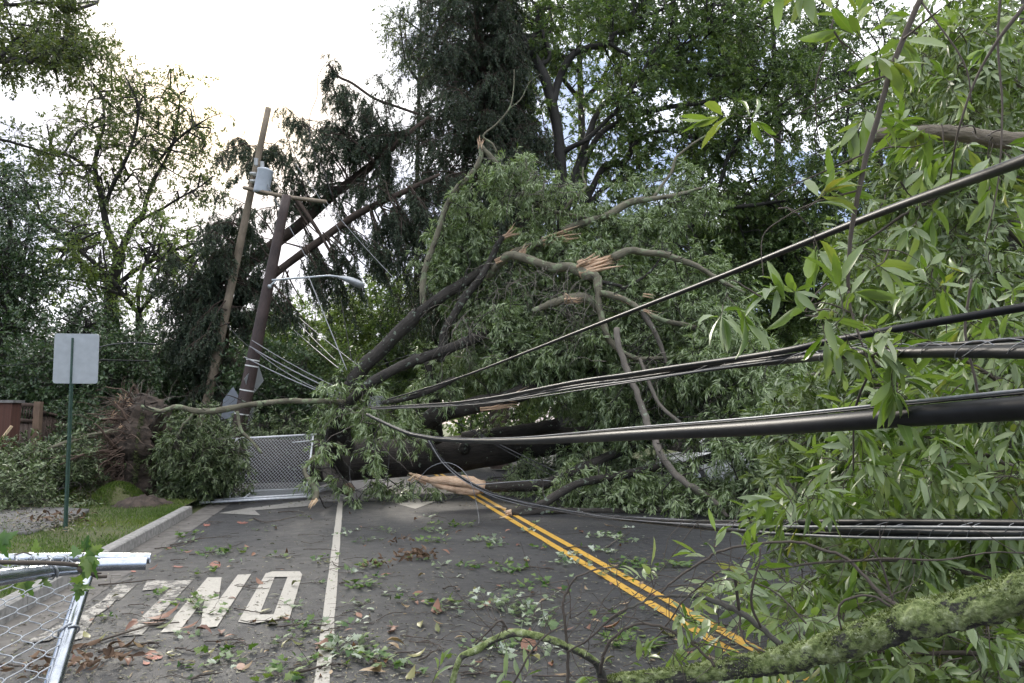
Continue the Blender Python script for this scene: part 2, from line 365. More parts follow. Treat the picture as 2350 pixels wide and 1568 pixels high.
# leaf outlines: (along, across, lift) and faces
LT = {
 'quad': (np.array([[0, 0, 0], [.45, -.5, .03], [1, 0, -.05], [.45, .5, .03]]), [[0, 1, 2, 3]]),
 'blade': (np.array([[0, -.5, 0], [0, .5, 0], [.55, .35, -.04], [1, 0, -.2], [.55, -.35, -.04]]), [[0, 1, 2, 3, 4]]),
 'near': (np.array([[0, 0, 0], [.10, -.10, .0], [.10, .10, 0], [.34, -.46, .035], [.34, 0, .0], [.34, .46, .035], [.62, -.48, .02], [.62, 0, -.025], [.62, .48, .02],
                    [.86, -.26, -.05], [.86, 0, -.07], [.86, .26, -.05], [1, 0, -.13]]),
          [[0, 1, 4], [0, 4, 2], [1, 3, 4], [2, 4, 5], [3, 6, 7, 4], [4, 7, 8, 5], [6, 9, 10, 7], [7, 10, 11, 8], [9, 12, 10], [10, 12, 11]]),
 'mid': (np.array([[0, 0, 0], [.35, -.5, .04], [.35, 0, 0], [.35, .5, .04], [.75, -.38, -.02], [.75, 0, -.05], [.75, .38, -.02], [1, 0, -.12]]),
          [[0, 1, 2], [0, 2, 3], [1, 4, 5, 2], [2, 5, 6, 3], [4, 7, 5], [5, 7, 6]]),
}
def _maple():
    o = [(0, 0), (-.04, .10), (-.10, .42), (.05, .30), (.16, .40), (.30, .62), (.33, .36), (.42, .22), (.62, .34), (.60, .18), (.80, .16), (1.0, 0)]
    pts = o + [(a, -b) for a, b in reversed(o[1:-1])]
    v = [[a, b, -.12 * (abs(b) ** 1.5) - .06 * a * a] for a, b in pts]; v.append([.3, 0, .03]); k = len(v) - 1
    return np.array(v), [[k, i, (i + 1) % k] for i in range(k)]
LT['maple'] = _maple()
def leaves(mb, Pp, D, Nn, L, Wd, kind, rnd, curl=1.0):
    tv, tf = LT[kind]; n = len(Pp)
    D = unit(D); S = unit(np.cross(D, Nn)); U = np.cross(S, D)
    L = np.broadcast_to(L, (n,)); Wd = np.broadcast_to(Wd, (n,)); cu = np.broadcast_to(curl, (n,))
    V = Pp[:, None] + tv[None, :, 0, None] * L[:, None, None] * D[:, None] + tv[None, :, 1, None] * Wd[:, None, None] * S[:, None] \
        + tv[None, :, 2, None] * (L * cu)[:, None, None] * U[:, None]
    k = len(tv); fs = []
    for m in (3, 4, 5):
        ff = [f for f in tf if len(f) == m]
        if ff: fs.append((np.arange(n)[:, None, None] * k + np.array(ff)[None]).reshape(-1, m))
    tc = np.broadcast_to(tv[None], (n, k, 3)); rv = np.repeat(np.broadcast_to(rnd, (n,)), k)
    mb.add(V, fs, rv, tc)
def grow(P0, D0, L, nseg, wig=.25, grav=-.1):
    N = len(P0); p = P0.copy(); d = unit(D0); pts = [p.copy()]; st = (np.broadcast_to(L, (N,)) / nseg)[:, None]
    for i in range(nseg):
        d = unit(d + RNG.normal(0, wig, (N, 3)) + np.array([0, 0, grav])); p = p + d * st; pts.append(p.copy())
    return np.stack(pts, axis=1)
def along(paths, t):
    """sample paths (N,K,3) at t (N,m) -> points, tangents (N,m,3)"""
    K = paths.shape[1]; x = np.clip(t, 0, .999) * (K - 1); i = x.astype(int); f = (x - i)[..., None]
    n = np.arange(len(paths))[:, None]; a, b = paths[n, i], paths[n, i + 1]
    return a + (b - a) * f, unit(b - a)
def sprays(mbT, mbL, B, D, S):
    """B, D (N,3): a twig with S['m'] leaves at each base"""
    N = len(B)
    if N == 0: return
    pths = grow(B, D, S['len'] * RNG.uniform(.6, 1.25, N), 3, S.get('wig', .22), S.get('grav', -.15))
    if mbT is not None and S.get('tr', .003) > 0:
        tubes(mbT, pths, np.linspace(1, .45, 4)[None] * S.get('tr', .003), 3, .5)
    m = S['m']; t = np.linspace(.12, 1, m)[None] ** S.get('tip', .8) + RNG.uniform(-.04, .04, (N, m))
    pp, tt = along(pths, t)
    pp = pp.reshape(-1, 3); tt = tt.reshape(-1, 3); n = len(pp)
    rad = unit(np.cross(tt, unit(RNG.normal(0, 1, (n, 3)))))
    sp = S.get('spread', .8) * RNG.uniform(.5, 1.3, n)[:, None]
    d = unit(tt * np.cos(sp) + rad * np.sin(sp) + np.array([0, 0, S.get('ldroop', -.15)]))
    up = unit(np.array([0, 0, 1.0]) * S.get('upw', .7) + RNG.normal(0, .6, (n, 3)))
    Lf = S['L'] * RNG.uniform(.65, 1.2, n); cl_ = np.repeat(RNG.uniform(0, 1, N), m)
    r = np.clip(cl_ * .55 + RNG.uniform(0, 1, n) * .45 + S.get('rb', 0), 0, 1)
    leaves(mbL, pp, d, up, Lf, Lf * S['asp'] * RNG.uniform(.8, 1.2, n), S.get('kind', 'quad'), r, RNG.uniform(.3, 1.6, n))
def twigs_on(mbW, mbT, mbL, limbs, n1, L1, n2, L2, ns, S, tmin=.25, r1=.02, r2=.008, spread=1.0, up=.15, g1=-.03, g2=-.08, seg=5):
    """two orders of branches on given limbs [(pts, radii)], leaf sprays on the last"""
    P0, D0, sc_ = [], [], []
    for p, r in limbs:
        K = len(p); Ls = np.linalg.norm(np.diff(p, axis=0), axis=1).sum(); k = max(1, int(round(n1 * Ls)))
        t = RNG.uniform(tmin, 1, k); t[0] = .999
        a, tg = along(p[None], t[None]); a, tg = a[0], tg[0]
        rad = unit(RNG.normal(0, 1, (k, 3))); P0.append(a); D0.append(unit(tg * .8 + rad * spread + np.array([0, 0, up]))); sc_.append(1.1 - .5 * t)
    P0, D0, sc_ = np.concatenate(P0), np.concatenate(D0), np.concatenate(sc_)
    c1 = grow(P0, D0, L1 * sc_ * RNG.uniform(.6, 1.3, len(P0)), seg, .28, g1)
    tubes(mbW, c1, np.linspace(1, .35, seg + 1)[None] * r1 * sc_[:, None], 5, .5, rough=.1)
    t = RNG.uniform(.2, 1, (len(c1), n2)); t[:, 0] = .999
    a, tg = along(c1, t); a = a.reshape(-1, 3); tg = tg.reshape(-1, 3); k = len(a)
    c2 = grow(a, unit(tg * .9 + unit(RNG.normal(0, 1, (k, 3))) * spread), L2 * RNG.uniform(.5, 1.3, k), 4, .25, g2)
    tubes(mbT, c2, np.linspace(1, .4, 5)[None] * r2, 4, .5)
    t = RNG.uniform(.15, 1, (k, ns)); t[:, 0] = .999
    a, tg = along(c2, t); a = a.reshape(-1, 3); tg = tg.reshape(-1, 3)
    sprays(mbT, mbL, a, unit(tg + unit(RNG.normal(0, 1, a.shape)) * S.get('sspread', .9)), S)
def spikes(mb, p, d, length, radius, n, flare=.25, rnd=None):
    """torn wood: a bundle of pointed slivers running from p along d"""
    d = unit(np.asarray(d, float)); a = unit(np.cross(d, [0.2, .3, .93])); b = np.cross(d, a)
    th = RNG.random(n) * 2 * PI; rr = np.sqrt(RNG.random(n)) * radius
    B = np.asarray(p) + (np.cos(th) * rr)[:, None] * a + (np.sin(th) * rr)[:, None] * b
    D = unit(d + RNG.normal(0, flare, (n, 3)) * .5); L = length * RNG.uniform(.35, 1.15, n)
    pts = grow(B - D * radius * .6, D, L, 3, .06, 0)
    w = radius * RNG.uniform(.22, .5, n)[:, None] * np.array([1, .8, .5, .04])[None]
    tubes(mb, pts, w, 4, RNG.random(n), True)
def box(mb, c, s, ax=None, rnd=.5):
    c = np.asarray(c, float); s = np.asarray(s, float) / 2; ax = np.eye(3) if ax is None else np.asarray(ax, float)
    k = np.array([[-1, -1, -1], [1, -1, -1], [1, 1, -1], [-1, 1, -1], [-1, -1, 1], [1, -1, 1], [1, 1, 1], [-1, 1, 1]])
    v = c + (k * s) @ ax
    mb.add(v, [[[3, 2, 1, 0], [4, 5, 6, 7], [0, 1, 5, 4], [1, 2, 6, 5], [2, 3, 7, 6], [3, 0, 4, 7]]], rnd, (k * s)); return mb
def poly(mb, pts, th=None, nrm=None):
    """flat polygon, or a plate of thickness th along nrm"""
    pts = np.asarray(pts, float); n = len(pts)
    if th is None: mb.add(pts, [[list(range(n))]], .5, pts); return mb
    o = np.asarray(nrm, float) * th; v = np.vstack([pts, pts + o])
    f = [[i, (i + 1) % n, n + (i + 1) % n, n + i] for i in range(n)]
    mb.add(v, [[list(range(n))[::-1]], [list(range(n, 2 * n))], f], .5, v); return mb
def loft(mb, secs, close=True):
    """secs (K,n,3) cross sections joined"""
    secs = np.asarray(secs, float); K, n, _ = secs.shape
    i = np.arange(K - 1)[:, None] * n; j = np.arange(n)[None]; j2 = (j + 1) % n
    f = np.stack([i + j, i + j2, i + n + j2, i + n + j], axis=-1).reshape(-1, 4)
    mb.add(secs, [f, [list(range(n))[::-1]], [list(range((K - 1) * n, K * n))]], .5, secs); return mb
def frame(d, up=(0, 0, 1)):
    d = unit(np.asarray(d, float)); a = unit(np.cross(d, up)); return np.array([d, a, np.cross(a, d)])
# ================================================================ setting: ground, road, kerb
mb = MB(); poly(mb, [(-600, -60, -.02), (600, -60, -.02), (600, 900, -.02), (-600, 900, -.02)]); structure(mb, 'ground', M['lawn'])
KU = uv_of(G(453, 1180))[0]; KU2 = uv_of(G(0, 1426))[0]; KUm = (KU + KU2) / 2
WU = (uv_of(G(783, 1147))[0] + uv_of(G(735, 1568))[0]) / 2
YU = (uv_of(G(1094, 1143))[0] + uv_of(G(1629, 1479))[0]) / 2; YU2 = (uv_of(G(1617, 1436))[0] + uv_of(G(1201, 1190))[0]) / 2
KV = uv_of(G(453, 1180))[1]
print('ROAD', KU, KU2, WU, YU, YU2, KV)
def strip(u0, u1, v0, v1, z, n=1):
    q = []
    for i in range(n + 1):
        v = v0 + (v1 - v0) * i / n; q += [road(u0, v, z), road(u1, v, z)]
    f = [[2 * i, 2 * i + 1, 2 * i + 3, 2 * i + 2] for i in range(n)]
    return np.array(q), [f]
mb = MB(); v, f = strip(KUm - .0, KUm + 14.5, -12, 140, 0, 30); mb.add(v, f); structure(mb, 'road', M['asphalt'])
mb = MB(); v, f = strip(KUm, KUm + .42, -12, KV + 9, .004, 8); mb.add(v, f); structure(mb, 'gutter', M['gutter'])
mb = MB()
for k in range(9):      # kerb stones with joints
    v0, v1 = KV - 2.45 * (k + 1) + .006, KV - 2.45 * k - .006
    prof = [(KUm, -.02), (KUm - .012, .135), (KUm - .03, .15), (KUm - .165, .15), (KUm - .17, -.02)]
    loft(mb, [[road(u, v, z) for u, z in prof] for v in (v0, v1)])
o = mb.build('kerb', M['concrete'], smooth=False); o['kind'] = 'structure'
LZ = .135
mb = MB()   # lawn sheet, gently uneven
nu, nv = 40, 44; us = np.linspace(KUm - .17, KUm - 26, nu); vs = np.linspace(-8, 46, nv)
uu, vv = np.meshgrid(us, vs, indexing='ij'); zz = LZ + .05 * np.sin(uu * 1.3 + vv * .7) * np.clip((KUm - .17 - uu) / 1.5, 0, 1) + np.clip((KUm - 3 - uu), 0, 20) * .012
pts = uu[..., None] * RU + vv[..., None] * RD; pts[..., 2] = zz
i, j = np.meshgrid(np.arange(nu - 1), np.arange(nv - 1), indexing='ij'); a = i * nv + j
mb.add(pts, [np.stack([a, a + 1, a + nv + 1, a + nv], -1).reshape(-1, 4)]); structure(mb, 'lawn', M['lawn'])
mb = MB()
poly(mb, [G(-260, 1172, LZ + .06), G(120, 1163, LZ + .06), G(205, 1168, LZ + .06), G(150, 1196, LZ + .06), G(60, 1222, LZ + .06), G(-260, 1236, LZ + .06)], -.06, (0, 0, 1))
structure(mb, 'sidewalk', M['walk'])
mb = MB()   # a slab of pavement heaved up by the roots
q = [P(62, 1131, 15.2), P(118, 1108, 16.2), P(215, 1086, 16.8), P(232, 1092, 16.2), P(150, 1118, 15.6), P(84, 1138, 14.9)]
poly(mb, q, -.09, (0, 0, 1)); o = mb.build('pavement_slab', M['walk'])
tag(o, 'concrete pavement slab heaved up at an angle beside the torn root plate', 'paving slab')

# markings
def marking(name, polys, m, label, z=.008):
    mb = MB()
    for i, q in enumerate(polys): poly(mb, [np.array([p[0], p[1], z + .0025 * i]) for p in q])
    o = mb.build(name, m); o['kind'] = 'structure'; o['label'] = label; return o
def lane(name, u, v0, v1, w, m, label):
    mb = MB(); n = int((v1 - v0) / .5); vs_ = np.linspace(v0, v1, n); q = []
    for v in vs_: q += [road(u - w / 2 + RNG.normal(0, .003), v, .008), road(u + w / 2 + RNG.normal(0, .003), v, .008)]
    mb.add(q, [[[2 * i, 2 * i + 1, 2 * i + 3, 2 * i + 2] for i in range(n - 1)]]); o = mb.build(name, m); o['kind'] = 'structure'; o['label'] = label
lane('white_lane_line', WU, -6, 17.2, .105, M['pwhite'], 'solid white lane line')
lane('yellow_line', YU, -6, 26, .105, M['pyellow'], 'left line of the double yellow centre line')
lane('yellow_line', YU2, -6, 26, .105, M['pyellow'], 'right line of the double yellow centre line')
Z7 = lambda x, y: G(x * .3906, 955.6 + y * .3906)
Z8 = lambda x, y: G(734.4 + x * .3906, 955.6 + y * .3906)
def zp(l, f=Z7): return [f(*p) for p in l]
marking('road_letter', [zp([(1562, 925), (1625, 922), (1500, 1228), (1398, 1212)]), zp([(1700, 918), (1762, 918), (1776, 935), (1700, 1196), (1600, 1190)]),
                       zp([(1576, 925), (1600, 918), (1762, 917), (1772, 948), (1558, 952)]), zp([(1408, 1205), (1440, 1178), (1660, 1172), (1640, 1200), (1500, 1226)])],
        M['pwhite'], 'white painted letter O of the lane word')
marking('road_letter', [zp([(1220, 950), (1302, 950), (1052, 1268), (942, 1276)]), zp([(1397, 936), (1475, 932), (1275, 1243), (1162, 1252)]),
                       zp([(1236, 962), (1302, 952), (1262, 1246), (1180, 1250), (1192, 1130)])], M['pwhite'], 'white painted letter N of the lane word')
marking('road_letter', [zp([(1050, 968), (1133, 966), (830, 1290), (716, 1298)]), zp([(862, 972), (1055, 967), (1010, 1010), (836, 1030)])], M['pwhite_worn'], 'worn white painted letter L of the lane word')
marking('road_letter', [zp([(690, 990), (806, 988), (706, 1082), (600, 1090)]), zp([(700, 1060), (640, 1085), (500, 1150), (385, 1330), (480, 1312), (560, 1180), (640, 1130)]),
                       zp([(600, 1090), (490, 1160), (130, 1345), (290, 1325), (560, 1180)])], M['pwhite_worn'], 'worn white painted letter Y of the lane word')
C4 = lambda x, y: G((480 + x / 3.92) * .918, (900 + y / 3.92) * .918)
marking('turn_arrow', [zp([(258, 1506), (590, 1448), (612, 1476), (668, 1526)], C4), zp([(480, 1470), (700, 1440), (1160, 1375), (1205, 1400), (1130, 1438), (600, 1480)], C4)], M['pwhite_worn2'], 'white painted turn arrow in the lane beside the kerb')
marking('turn_arrow', [zp([(440, 514), (560, 546), (682, 500), (604, 506), (596, 514), (530, 514), (522, 508)], Z8), zp([(500, 480), (576, 475), (600, 516), (528, 516)], Z8)], M['pwhite'], 'white painted arrow pointing down the middle lane')
for a, b, w, h in ((1216, 640, 22, 10), (1422, 627, 32, 7), (1270, 876, 34, 22), (1046, 886, 34, 6), (784, 912, 18, 8), (905, 1412, 60, 26), (860, 1452, 22, 16)):
    q = [(a + w * math.cos(t) * RNG.uniform(.7, 1.2), b + h * math.sin(t) * RNG.uniform(.7, 1.2)) for t in np.linspace(0, 2 * PI, 11)[:-1]]
    marking('survey_mark', [zp(q)], M['porange'], 'faded orange survey paint mark on the asphalt')
mb = MB(); q = [G(722, 1152), G(800, 1152), G(868, 1150), G(900, 1106), G(880, 1098), G(760, 1108), G(700, 1128)]
poly(mb, [np.array([p[0], p[1], .010]) for p in q]); structure(mb, 'pale_paving', M['walk'])

# ================================================================ signs, fence, brick pier, car
def rplate(c, ax, ay, w, h, r=.04, th=.004):
    q = []
    for cx, cy, a0 in ((1, 1, 0), (-1, 1, 90), (-1, -1, 180), (1, -1, 270)):
        for k in range(5):
            a = math.radians(a0 + k * 22.5); q.append(c + ax * (cx * (w / 2 - r) + r * math.cos(a)) + ay * (cy * (h / 2 - r) + r * math.sin(a)))
    return q
sb = G(150, 1221, LZ); dS = sb[1]; st = P(168.5, 776, dS + .02)
t = thing('road_sign', sb, 'blank grey back of a rectangular road sign on a green steel post in the grass', 'road sign')
mb = MB(); ax = unit(st - sb); hh = np.linalg.norm(st - sb); F3 = frame(ax, (0, 1, 0)); rt = F3[1] * -1 if F3[1][0] < 0 else F3[1]
prof = [(-.03, 0), (-.03, -.006), (-.014, -.006), (-.010, -.034), (.010, -.034), (.014, -.006), (.03, -.006), (.03, 0), (.012, 0), (.007, -.028), (-.007, -.028), (-.012, 0)]
bk = np.array([0, 1.0, 0])
loft(mb, [[sb + ax * s + rt * x + bk * y for x, y in prof] for s in (-.1, hh)]); mb.build('post', M['greenpost'], t, smooth=False)
for k in range(24):
    c = sb + ax * (.3 + k * .107) + bk * -.0355; mb = MB(); tubes(mb, [c, c + bk * -.002], .005, 8, caps=True); mb.build('bolt_hole', M['rubber'], t)
pc = (P(133.5, 768, dS) + P(214, 878, dS)) / 2 + np.array([0, .012, 0]); yaw = .12; pax = np.array([math.cos(yaw), math.sin(yaw), 0]); pay = unit(ax)
mb = MB(); poly(mb, rplate(pc + np.array([0, .0, 0]), pax, pay, .625, .74), .004, (0, 1, 0)); mb.build('sign_plate', M['alu'], t, smooth=False)

# wooden fence at the left edge
def fence():
    t = thing('wooden_fence', P(95, 1035, 18) * [1, 1, 0] + [0, 0, LZ], 'dark wooden board fence with slatted top behind the sign', 'fence')
    a, b = P(-330, 905, 19.5), P(92, 931, 18.0); c, d = P(92, 945, 18.0), P(152, 960, 19.6)
    def run(a, b, lattice):
        L = np.linalg.norm((b - a)[:2]); dr = unit((b - a) * [1, 1, 0]); n = int(L / .145); mb = MB(); nr = np.array([-dr[1], dr[0], 0])
        ax = np.array([dr, nr, [0, 0, 1]])
        for i in range(n):
            p = a + (b - a) * (i + .5) / n; top = p[2] - (.36 if lattice else 0); z0 = LZ
            box(mb, [p[0], p[1], (top + z0) / 2], [.138, .02, top - z0], ax, RNG.random())
        mb.build('board', M['fencewood'], t)
        mb = MB(); m_ = (a + b) / 2; sl = unit(b - a); axs = np.array([sl, nr, np.cross(sl, nr)]); LL = np.linalg.norm(b - a)
        for dz, hgt in ((0, .09), (-.38, .09), (-1.25, .09)) if lattice else ((0, .07), (-1.0, .09)):
            box(mb, m_ + [0, 0, dz] - nr * .03, [LL, .04, hgt], axs)
        mb.build('rail', M['fencewood'], t)
        if lattice:
            mb = MB(); k = int(L / .085)
            for i in range(k):
                p = a + (b - a) * (i + .5) / k; box(mb, p + [0, 0, -.19], [.03, .02, .30], ax)
            mb.build('slatted_top', M['fencewood'], t)
    run(a, b, True); run(c, d, False)
    for px, top, dd in ((92, 922, 17.95), (-120, 905, 18.7)):
        p = P(px, top, dd); mb = MB(); box(mb, [p[0], p[1] - .05, (p[2] + LZ) / 2], [.15, .13, p[2] - LZ]); mb.build('post', M['fencepost'], t, smooth=False)
fence()
mb = MB(); c = P(5, 925, 16.6); box(mb, [c[0] - .45, c[1], (c[2] + LZ) / 2], [1.55, .32, c[2] - LZ]); 
t = thing('brick_pier', [c[0], c[1], LZ], 'red brick pier at the left edge in front of the wooden fence', 'brick pier'); mb.build('brickwork', M['brick'], t, smooth=False)
mb = MB(); box(mb, [c[0] - .45, c[1], c[2] + .03], [1.65, .4, .06]); mb.build('capstone', M['walk'], t, smooth=False)
mb = MB(); a, b = P(-25, 1045, 16.2), P(27, 978, 16.3); tubes(mb, [a, b], .035, 4, caps=True); o = mb.build('timber_prop', M['split_pale'], smooth=False)
tag(o, 'pale yellow timber leaning against the brick pier at the left edge', 'timber')

def parked_car():
    D = 19.5; cx = P(1700, 1090, D)[0]
    t = thing('parked_car', [cx, D, 0], 'white car mostly hidden behind the fallen branches on the far side of the road', 'car')
    def sec(x, hw, zl, zs, zr, rw):
        return [[cx + x, D + s * w, z] for s, w, z in ((-1, hw * .92, zl), (-1, hw, zl + .2), (-1, hw, zs - .12), (-1, hw * .94, zs), (-1, rw, zr), (1, rw, zr), (1, hw * .94, zs), (1, hw, zs - .12), (1, hw, zl + .2), (1, hw * .92, zl))]
    mb = MB(); body = [(-2.3, .70, .35, .62, .64, .62), (-2.15, .84, .25, .78, .80, .72), (-1.2, .9, .2, .92, .95, .80), (-.9, .9, .2, .95, .97, .82), (1.4, .9, .2, .98, 1.0, .82), (2.1, .86, .25, .98, 1.0, .75), (2.3, .75, .35, .9, .92, .65)]
    loft(mb, [sec(*b) for b in body]); bd = mb.build('body', M['carwhite'], t)
    mb = MB(); loft(mb, [sec(x, w, z0, z1, z1 + .01, w * .9) for x, w, z0, z1 in ((-1.15, .74, .93, .97), (-.45, .68, .93, 1.38), (.9, .68, .93, 1.42), (1.75, .72, .93, 1.02))]); mb.build('cabin', M['glassdark'], t)
    mb = MB(); box(mb, [cx + .22, D, 1.425], [1.5, 1.25, .05]); 
    for x0, z0, x1, z1 in ((-1.2, .95, -.5, 1.4), (.25, .95, .22, 1.42), (.95, 1.42, 1.75, 1.0)):
        for s in (-1, 1): tubes(mb, [[cx + x0, D + s * .73, z0], [cx + x1, D + s * .665, z1]], .035, 5)
    mb.build('roof', M['carwhite'], t)
    for x in (-1.45, 1.4):
        for s in (-1, 1):
            w = MB(); tubes(w, [[cx + x, D + s * .93, .33], [cx + x, D + s * .72, .33]], .33, 20, caps=True); wo = w.build('wheel', M['rubber'], t)
            w = MB(); tubes(w, [[cx + x, D + s * .94, .33], [cx + x, D + s * .8, .33]], .2, 12, caps=True); w.build('rim', M['alu'], wo_parent(wo, t))
    for s in (-.6, .6):
        w = MB(); box(w, [cx - 2.24, D + s, .66], [.12, .3, .14]); w.build('headlight', M['porcelain'], t)
def wo_parent(wo, t):
    wo['_b'] = list(t['_b']); return wo
parked_car()
t = thing('street_sign', P(1965, 1110, 13.5) * [1, 1, 0], 'small white sign plate on a thin post behind the black cables at the right', 'sign')
mb = MB(); p0 = P(1965, 843, 13.5); tubes(mb, [[p0[0], p0[1] + .02, 0], [p0[0], p0[1] + .02, p0[2] + .1]], .02, 6); mb.build('post', M['galv'], t)
mb = MB(); poly(mb, rplate(p0, unit(np.array([.95, .2, 0])), np.array([.1, 0, 1.0]), .24, .34, .02), .004, (0, 1, 0)); mb.build('sign_plate', M['white'], t, smooth=False)

# ================================================================ utility poles
Q1 = lambda x, y: (x * .3906, y * .3906)                      # enlargement coordinates -> picture coordinates
Q2 = lambda x, y: (734.4 + x * .3906, y * .3906)
Q3 = lambda x, y: (1432.1 + x * .3906, y * .3906)
Q4 = lambda x, y: (x * .3906, 550.8 + y * .3906)
Q5 = lambda x, y: (734.4 + x * .3906, 550.8 + y * .3906)
Q6 = lambda x, y: (1432.1 + x * .3906, 550.8 + y * .3906)
Q9 = lambda x, y: (1432.1 + x * .3906, 955.6 + y * .3906)
QP = lambda x, y: ((500 + x / 3.646) * .918, (250 + y / 3.646) * .918)
QL = lambda x, y: ((500 + x / 3.92) * .918, (600 + y / 3.92) * .918)
QC = lambda x, y: (1009.8 + x * .23436, 413.1 + y * .23436)   # the torn crown
QB = lambda x, y: (918 + x * .2681, 1147.5 + y * .2681)
QD = lambda x, y: (1377 + x * .2681, 1147.5 + y * .2681)
dA = 22.6
t = thing('utility_pole', P(452, 1035, dA), 'tan weathered utility pole leaning right with a grey transformer near its top', 'utility pole')
a, b = P(441, 1088, dA), P(616, 248, dA); K = 16
mb = MB(); pth = np.array([a + (b - a) * s for s in np.linspace(0, 1, K)]); tubes(mb, pth, np.linspace(.155, .090, K)[None], 14, caps=True, rough=.01); mb.build('pole', M['pole_tan'], t)
mb = MB(); dd = dA - .42
c0, c1 = P(598.5, 443, dd), P(609.5, 392, dd); axt = unit(c1 - c0); hh = np.linalg.norm(c1 - c0)
pr = [(-.03, .04), (-.025, .18), (0, .225), (.04, .23), (hh - .05, .235), (hh - .02, .25), (hh + .02, .25), (hh + .03, .225), (hh + .08, .10), (hh + .09, .02)]
tubes(mb, [c0 + axt * s for s, _ in pr], np.array([r for _, r in pr])[None], 20, caps=True)
tr = mb.build('transformer', M['tgrey'], t)
for (x0, y0, x1, y1) in ((511, 600, 511, 535), (566, 632, 566, 565)):
    mb = MB(); p0, p1 = P(*QP(x0, y0), dd), P(*QP(x1, y1), dd); n = 14; pts = [p0 + (p1 - p0) * i / n for i in range(n + 1)]
    tubes(mb, pts, np.array([.045 if i % 2 else .07 for i in range(n + 1)])[None], 10, caps=True); w = mb.build('bushing', M['porcelain'], tr)
for z in (680, 748):
    mb = MB(); p = P(*QP(497, z), dA - .18); box(mb, p, [.2, .3, .06]); mb.build('bracket', M['porcelain'], tr)
mb = MB(); a, b = P(*QP(398, 800), dA - .2), P(*QP(1150, 930), dA - 2.0); tubes(mb, cat([a, (a + b) / 2 - [0, 0, .05], b], 6), .06, 4, caps=True); mb.build('crossarm', M['pole_tan'], t)

dB = 19.0
t = thing('utility_pole', P(522, 1125, dB), 'dark brown utility pole leaning right with a street lamp and white bands', 'utility pole')
a, b = P(520, 1122, dB + .1), P(658, 449, dB); pth = np.array([a + (b - a) * s for s in np.linspace(0, 1, K)])
mb = MB(); tubes(mb, pth, np.linspace(.2, .115, K)[None], 14, caps=True, rough=.012); mb.build('pole', M['pole_dark'], t)
ax = unit(b - a)
for zy in (722, 757, 898, 1035):
    y = 550.8 + zy * .3906; s = (1122 - y) / (1122 - 449); c = a + (b - a) * s; r = .2 - .085 * s + .004
    mb = MB(); tubes(mb, [c - ax * .016, c + ax * .016], r, 16); mb.build('band', M['white'], t)
q = [P(*QL(x, y), dB - .25) for x, y in ((705, 395), (740, 392), (900, 378), (1080, 366), (1250, 352), (1360, 362))]
mb = MB(); tubes(mb, cat(q, 4), .027, 8, caps=True)
tubes(mb, [P(*QL(740, 400), dB - .25), P(*QL(700, 440), dB - .22), P(*QL(675, 462), dB - .2)], .025, 7, caps=True)
tubes(mb, [P(*QL(670, 458), dB - .2), P(*QL(700, 455), dB - .2)], .055, 8, caps=True); arm = mb.build('lamp_arm', M['lampgrey'], t)
mb = MB(); e0, e1 = P(*QL(1345, 362), dB - .25), P(*QL(1612, 440), dB - .25); axh = unit(e1 - e0); LH = np.linalg.norm(e1 - e0); fr = frame(axh)
secs = []
for s, w, up, dn in ((0, .045, .03, -.03), (.12, .07, .05, -.045), (.3, .13, .085, -.06), (.55, .17, .10, -.10), (.8, .15, .085, -.13), (.94, .09, .05, -.10), (1, .02, .01, -.05)):
    secs.append([e0 + axh * LH * s + fr[1] * w * math.cos(th) + np.array([0, 0, 1]) * (up if math.sin(th) > 0 else -dn) * math.sin(th) for th in np.linspace(0, 2 * PI, 17)[:-1]])
loft(mb, secs); mb.build('lamp_head', M['alu'], arm)
# warning sign bolted to the pole, seen nearly edge on
sc0 = P(583, 872, dB + .2); n_ = unit(np.array([.975, -.22, 0])); e_ = np.cross(n_, [0, 0, 1.0]); e_ = unit(e_); up_ = unit(ax)
mb = MB(); poly(mb, [sc0 + up_ * .46, sc0 + e_ * .46, sc0 - up_ * .46, sc0 - e_ * .46], .004, n_); mb.build('sign_plate', M['alu'], t, smooth=False)
mb = MB(); s0 = P(572, 960, dB + .25); poly(mb, [s0 + up_ * .3 + e_ * .15, s0 - up_ * .3 + e_ * .15, s0 - up_ * .3 - e_ * .15, s0 + up_ * .3 - e_ * .15], .004, n_); mb.build('sign_plate', M['alu'], t, smooth=False)
t = thing('road_sign', P(532, 1105, 20.5), 'grey back of a diamond road sign just left of the dark utility pole', 'road sign')
mb = MB(); c = P(529, 925, 20.5); e_ = unit(np.array([1, .3, 0])); u2 = unit(np.array([.12, 0, 1]))
poly(mb, [c + u2 * .45, c + e_ * .24 + u2 * .1, c + e_ * .2 - u2 * .4, c - e_ * .18 - u2 * .45, c - e_ * .2 + u2 * .1], .004, (0, 1, 0)); mb.build('sign_plate', M['signback'], t, smooth=False)
mb = MB(); tubes(mb, [[c[0], c[1] + .04, .0], c + [0, .04, .2]], .03, 6); mb.build('post', M['galv'], t)

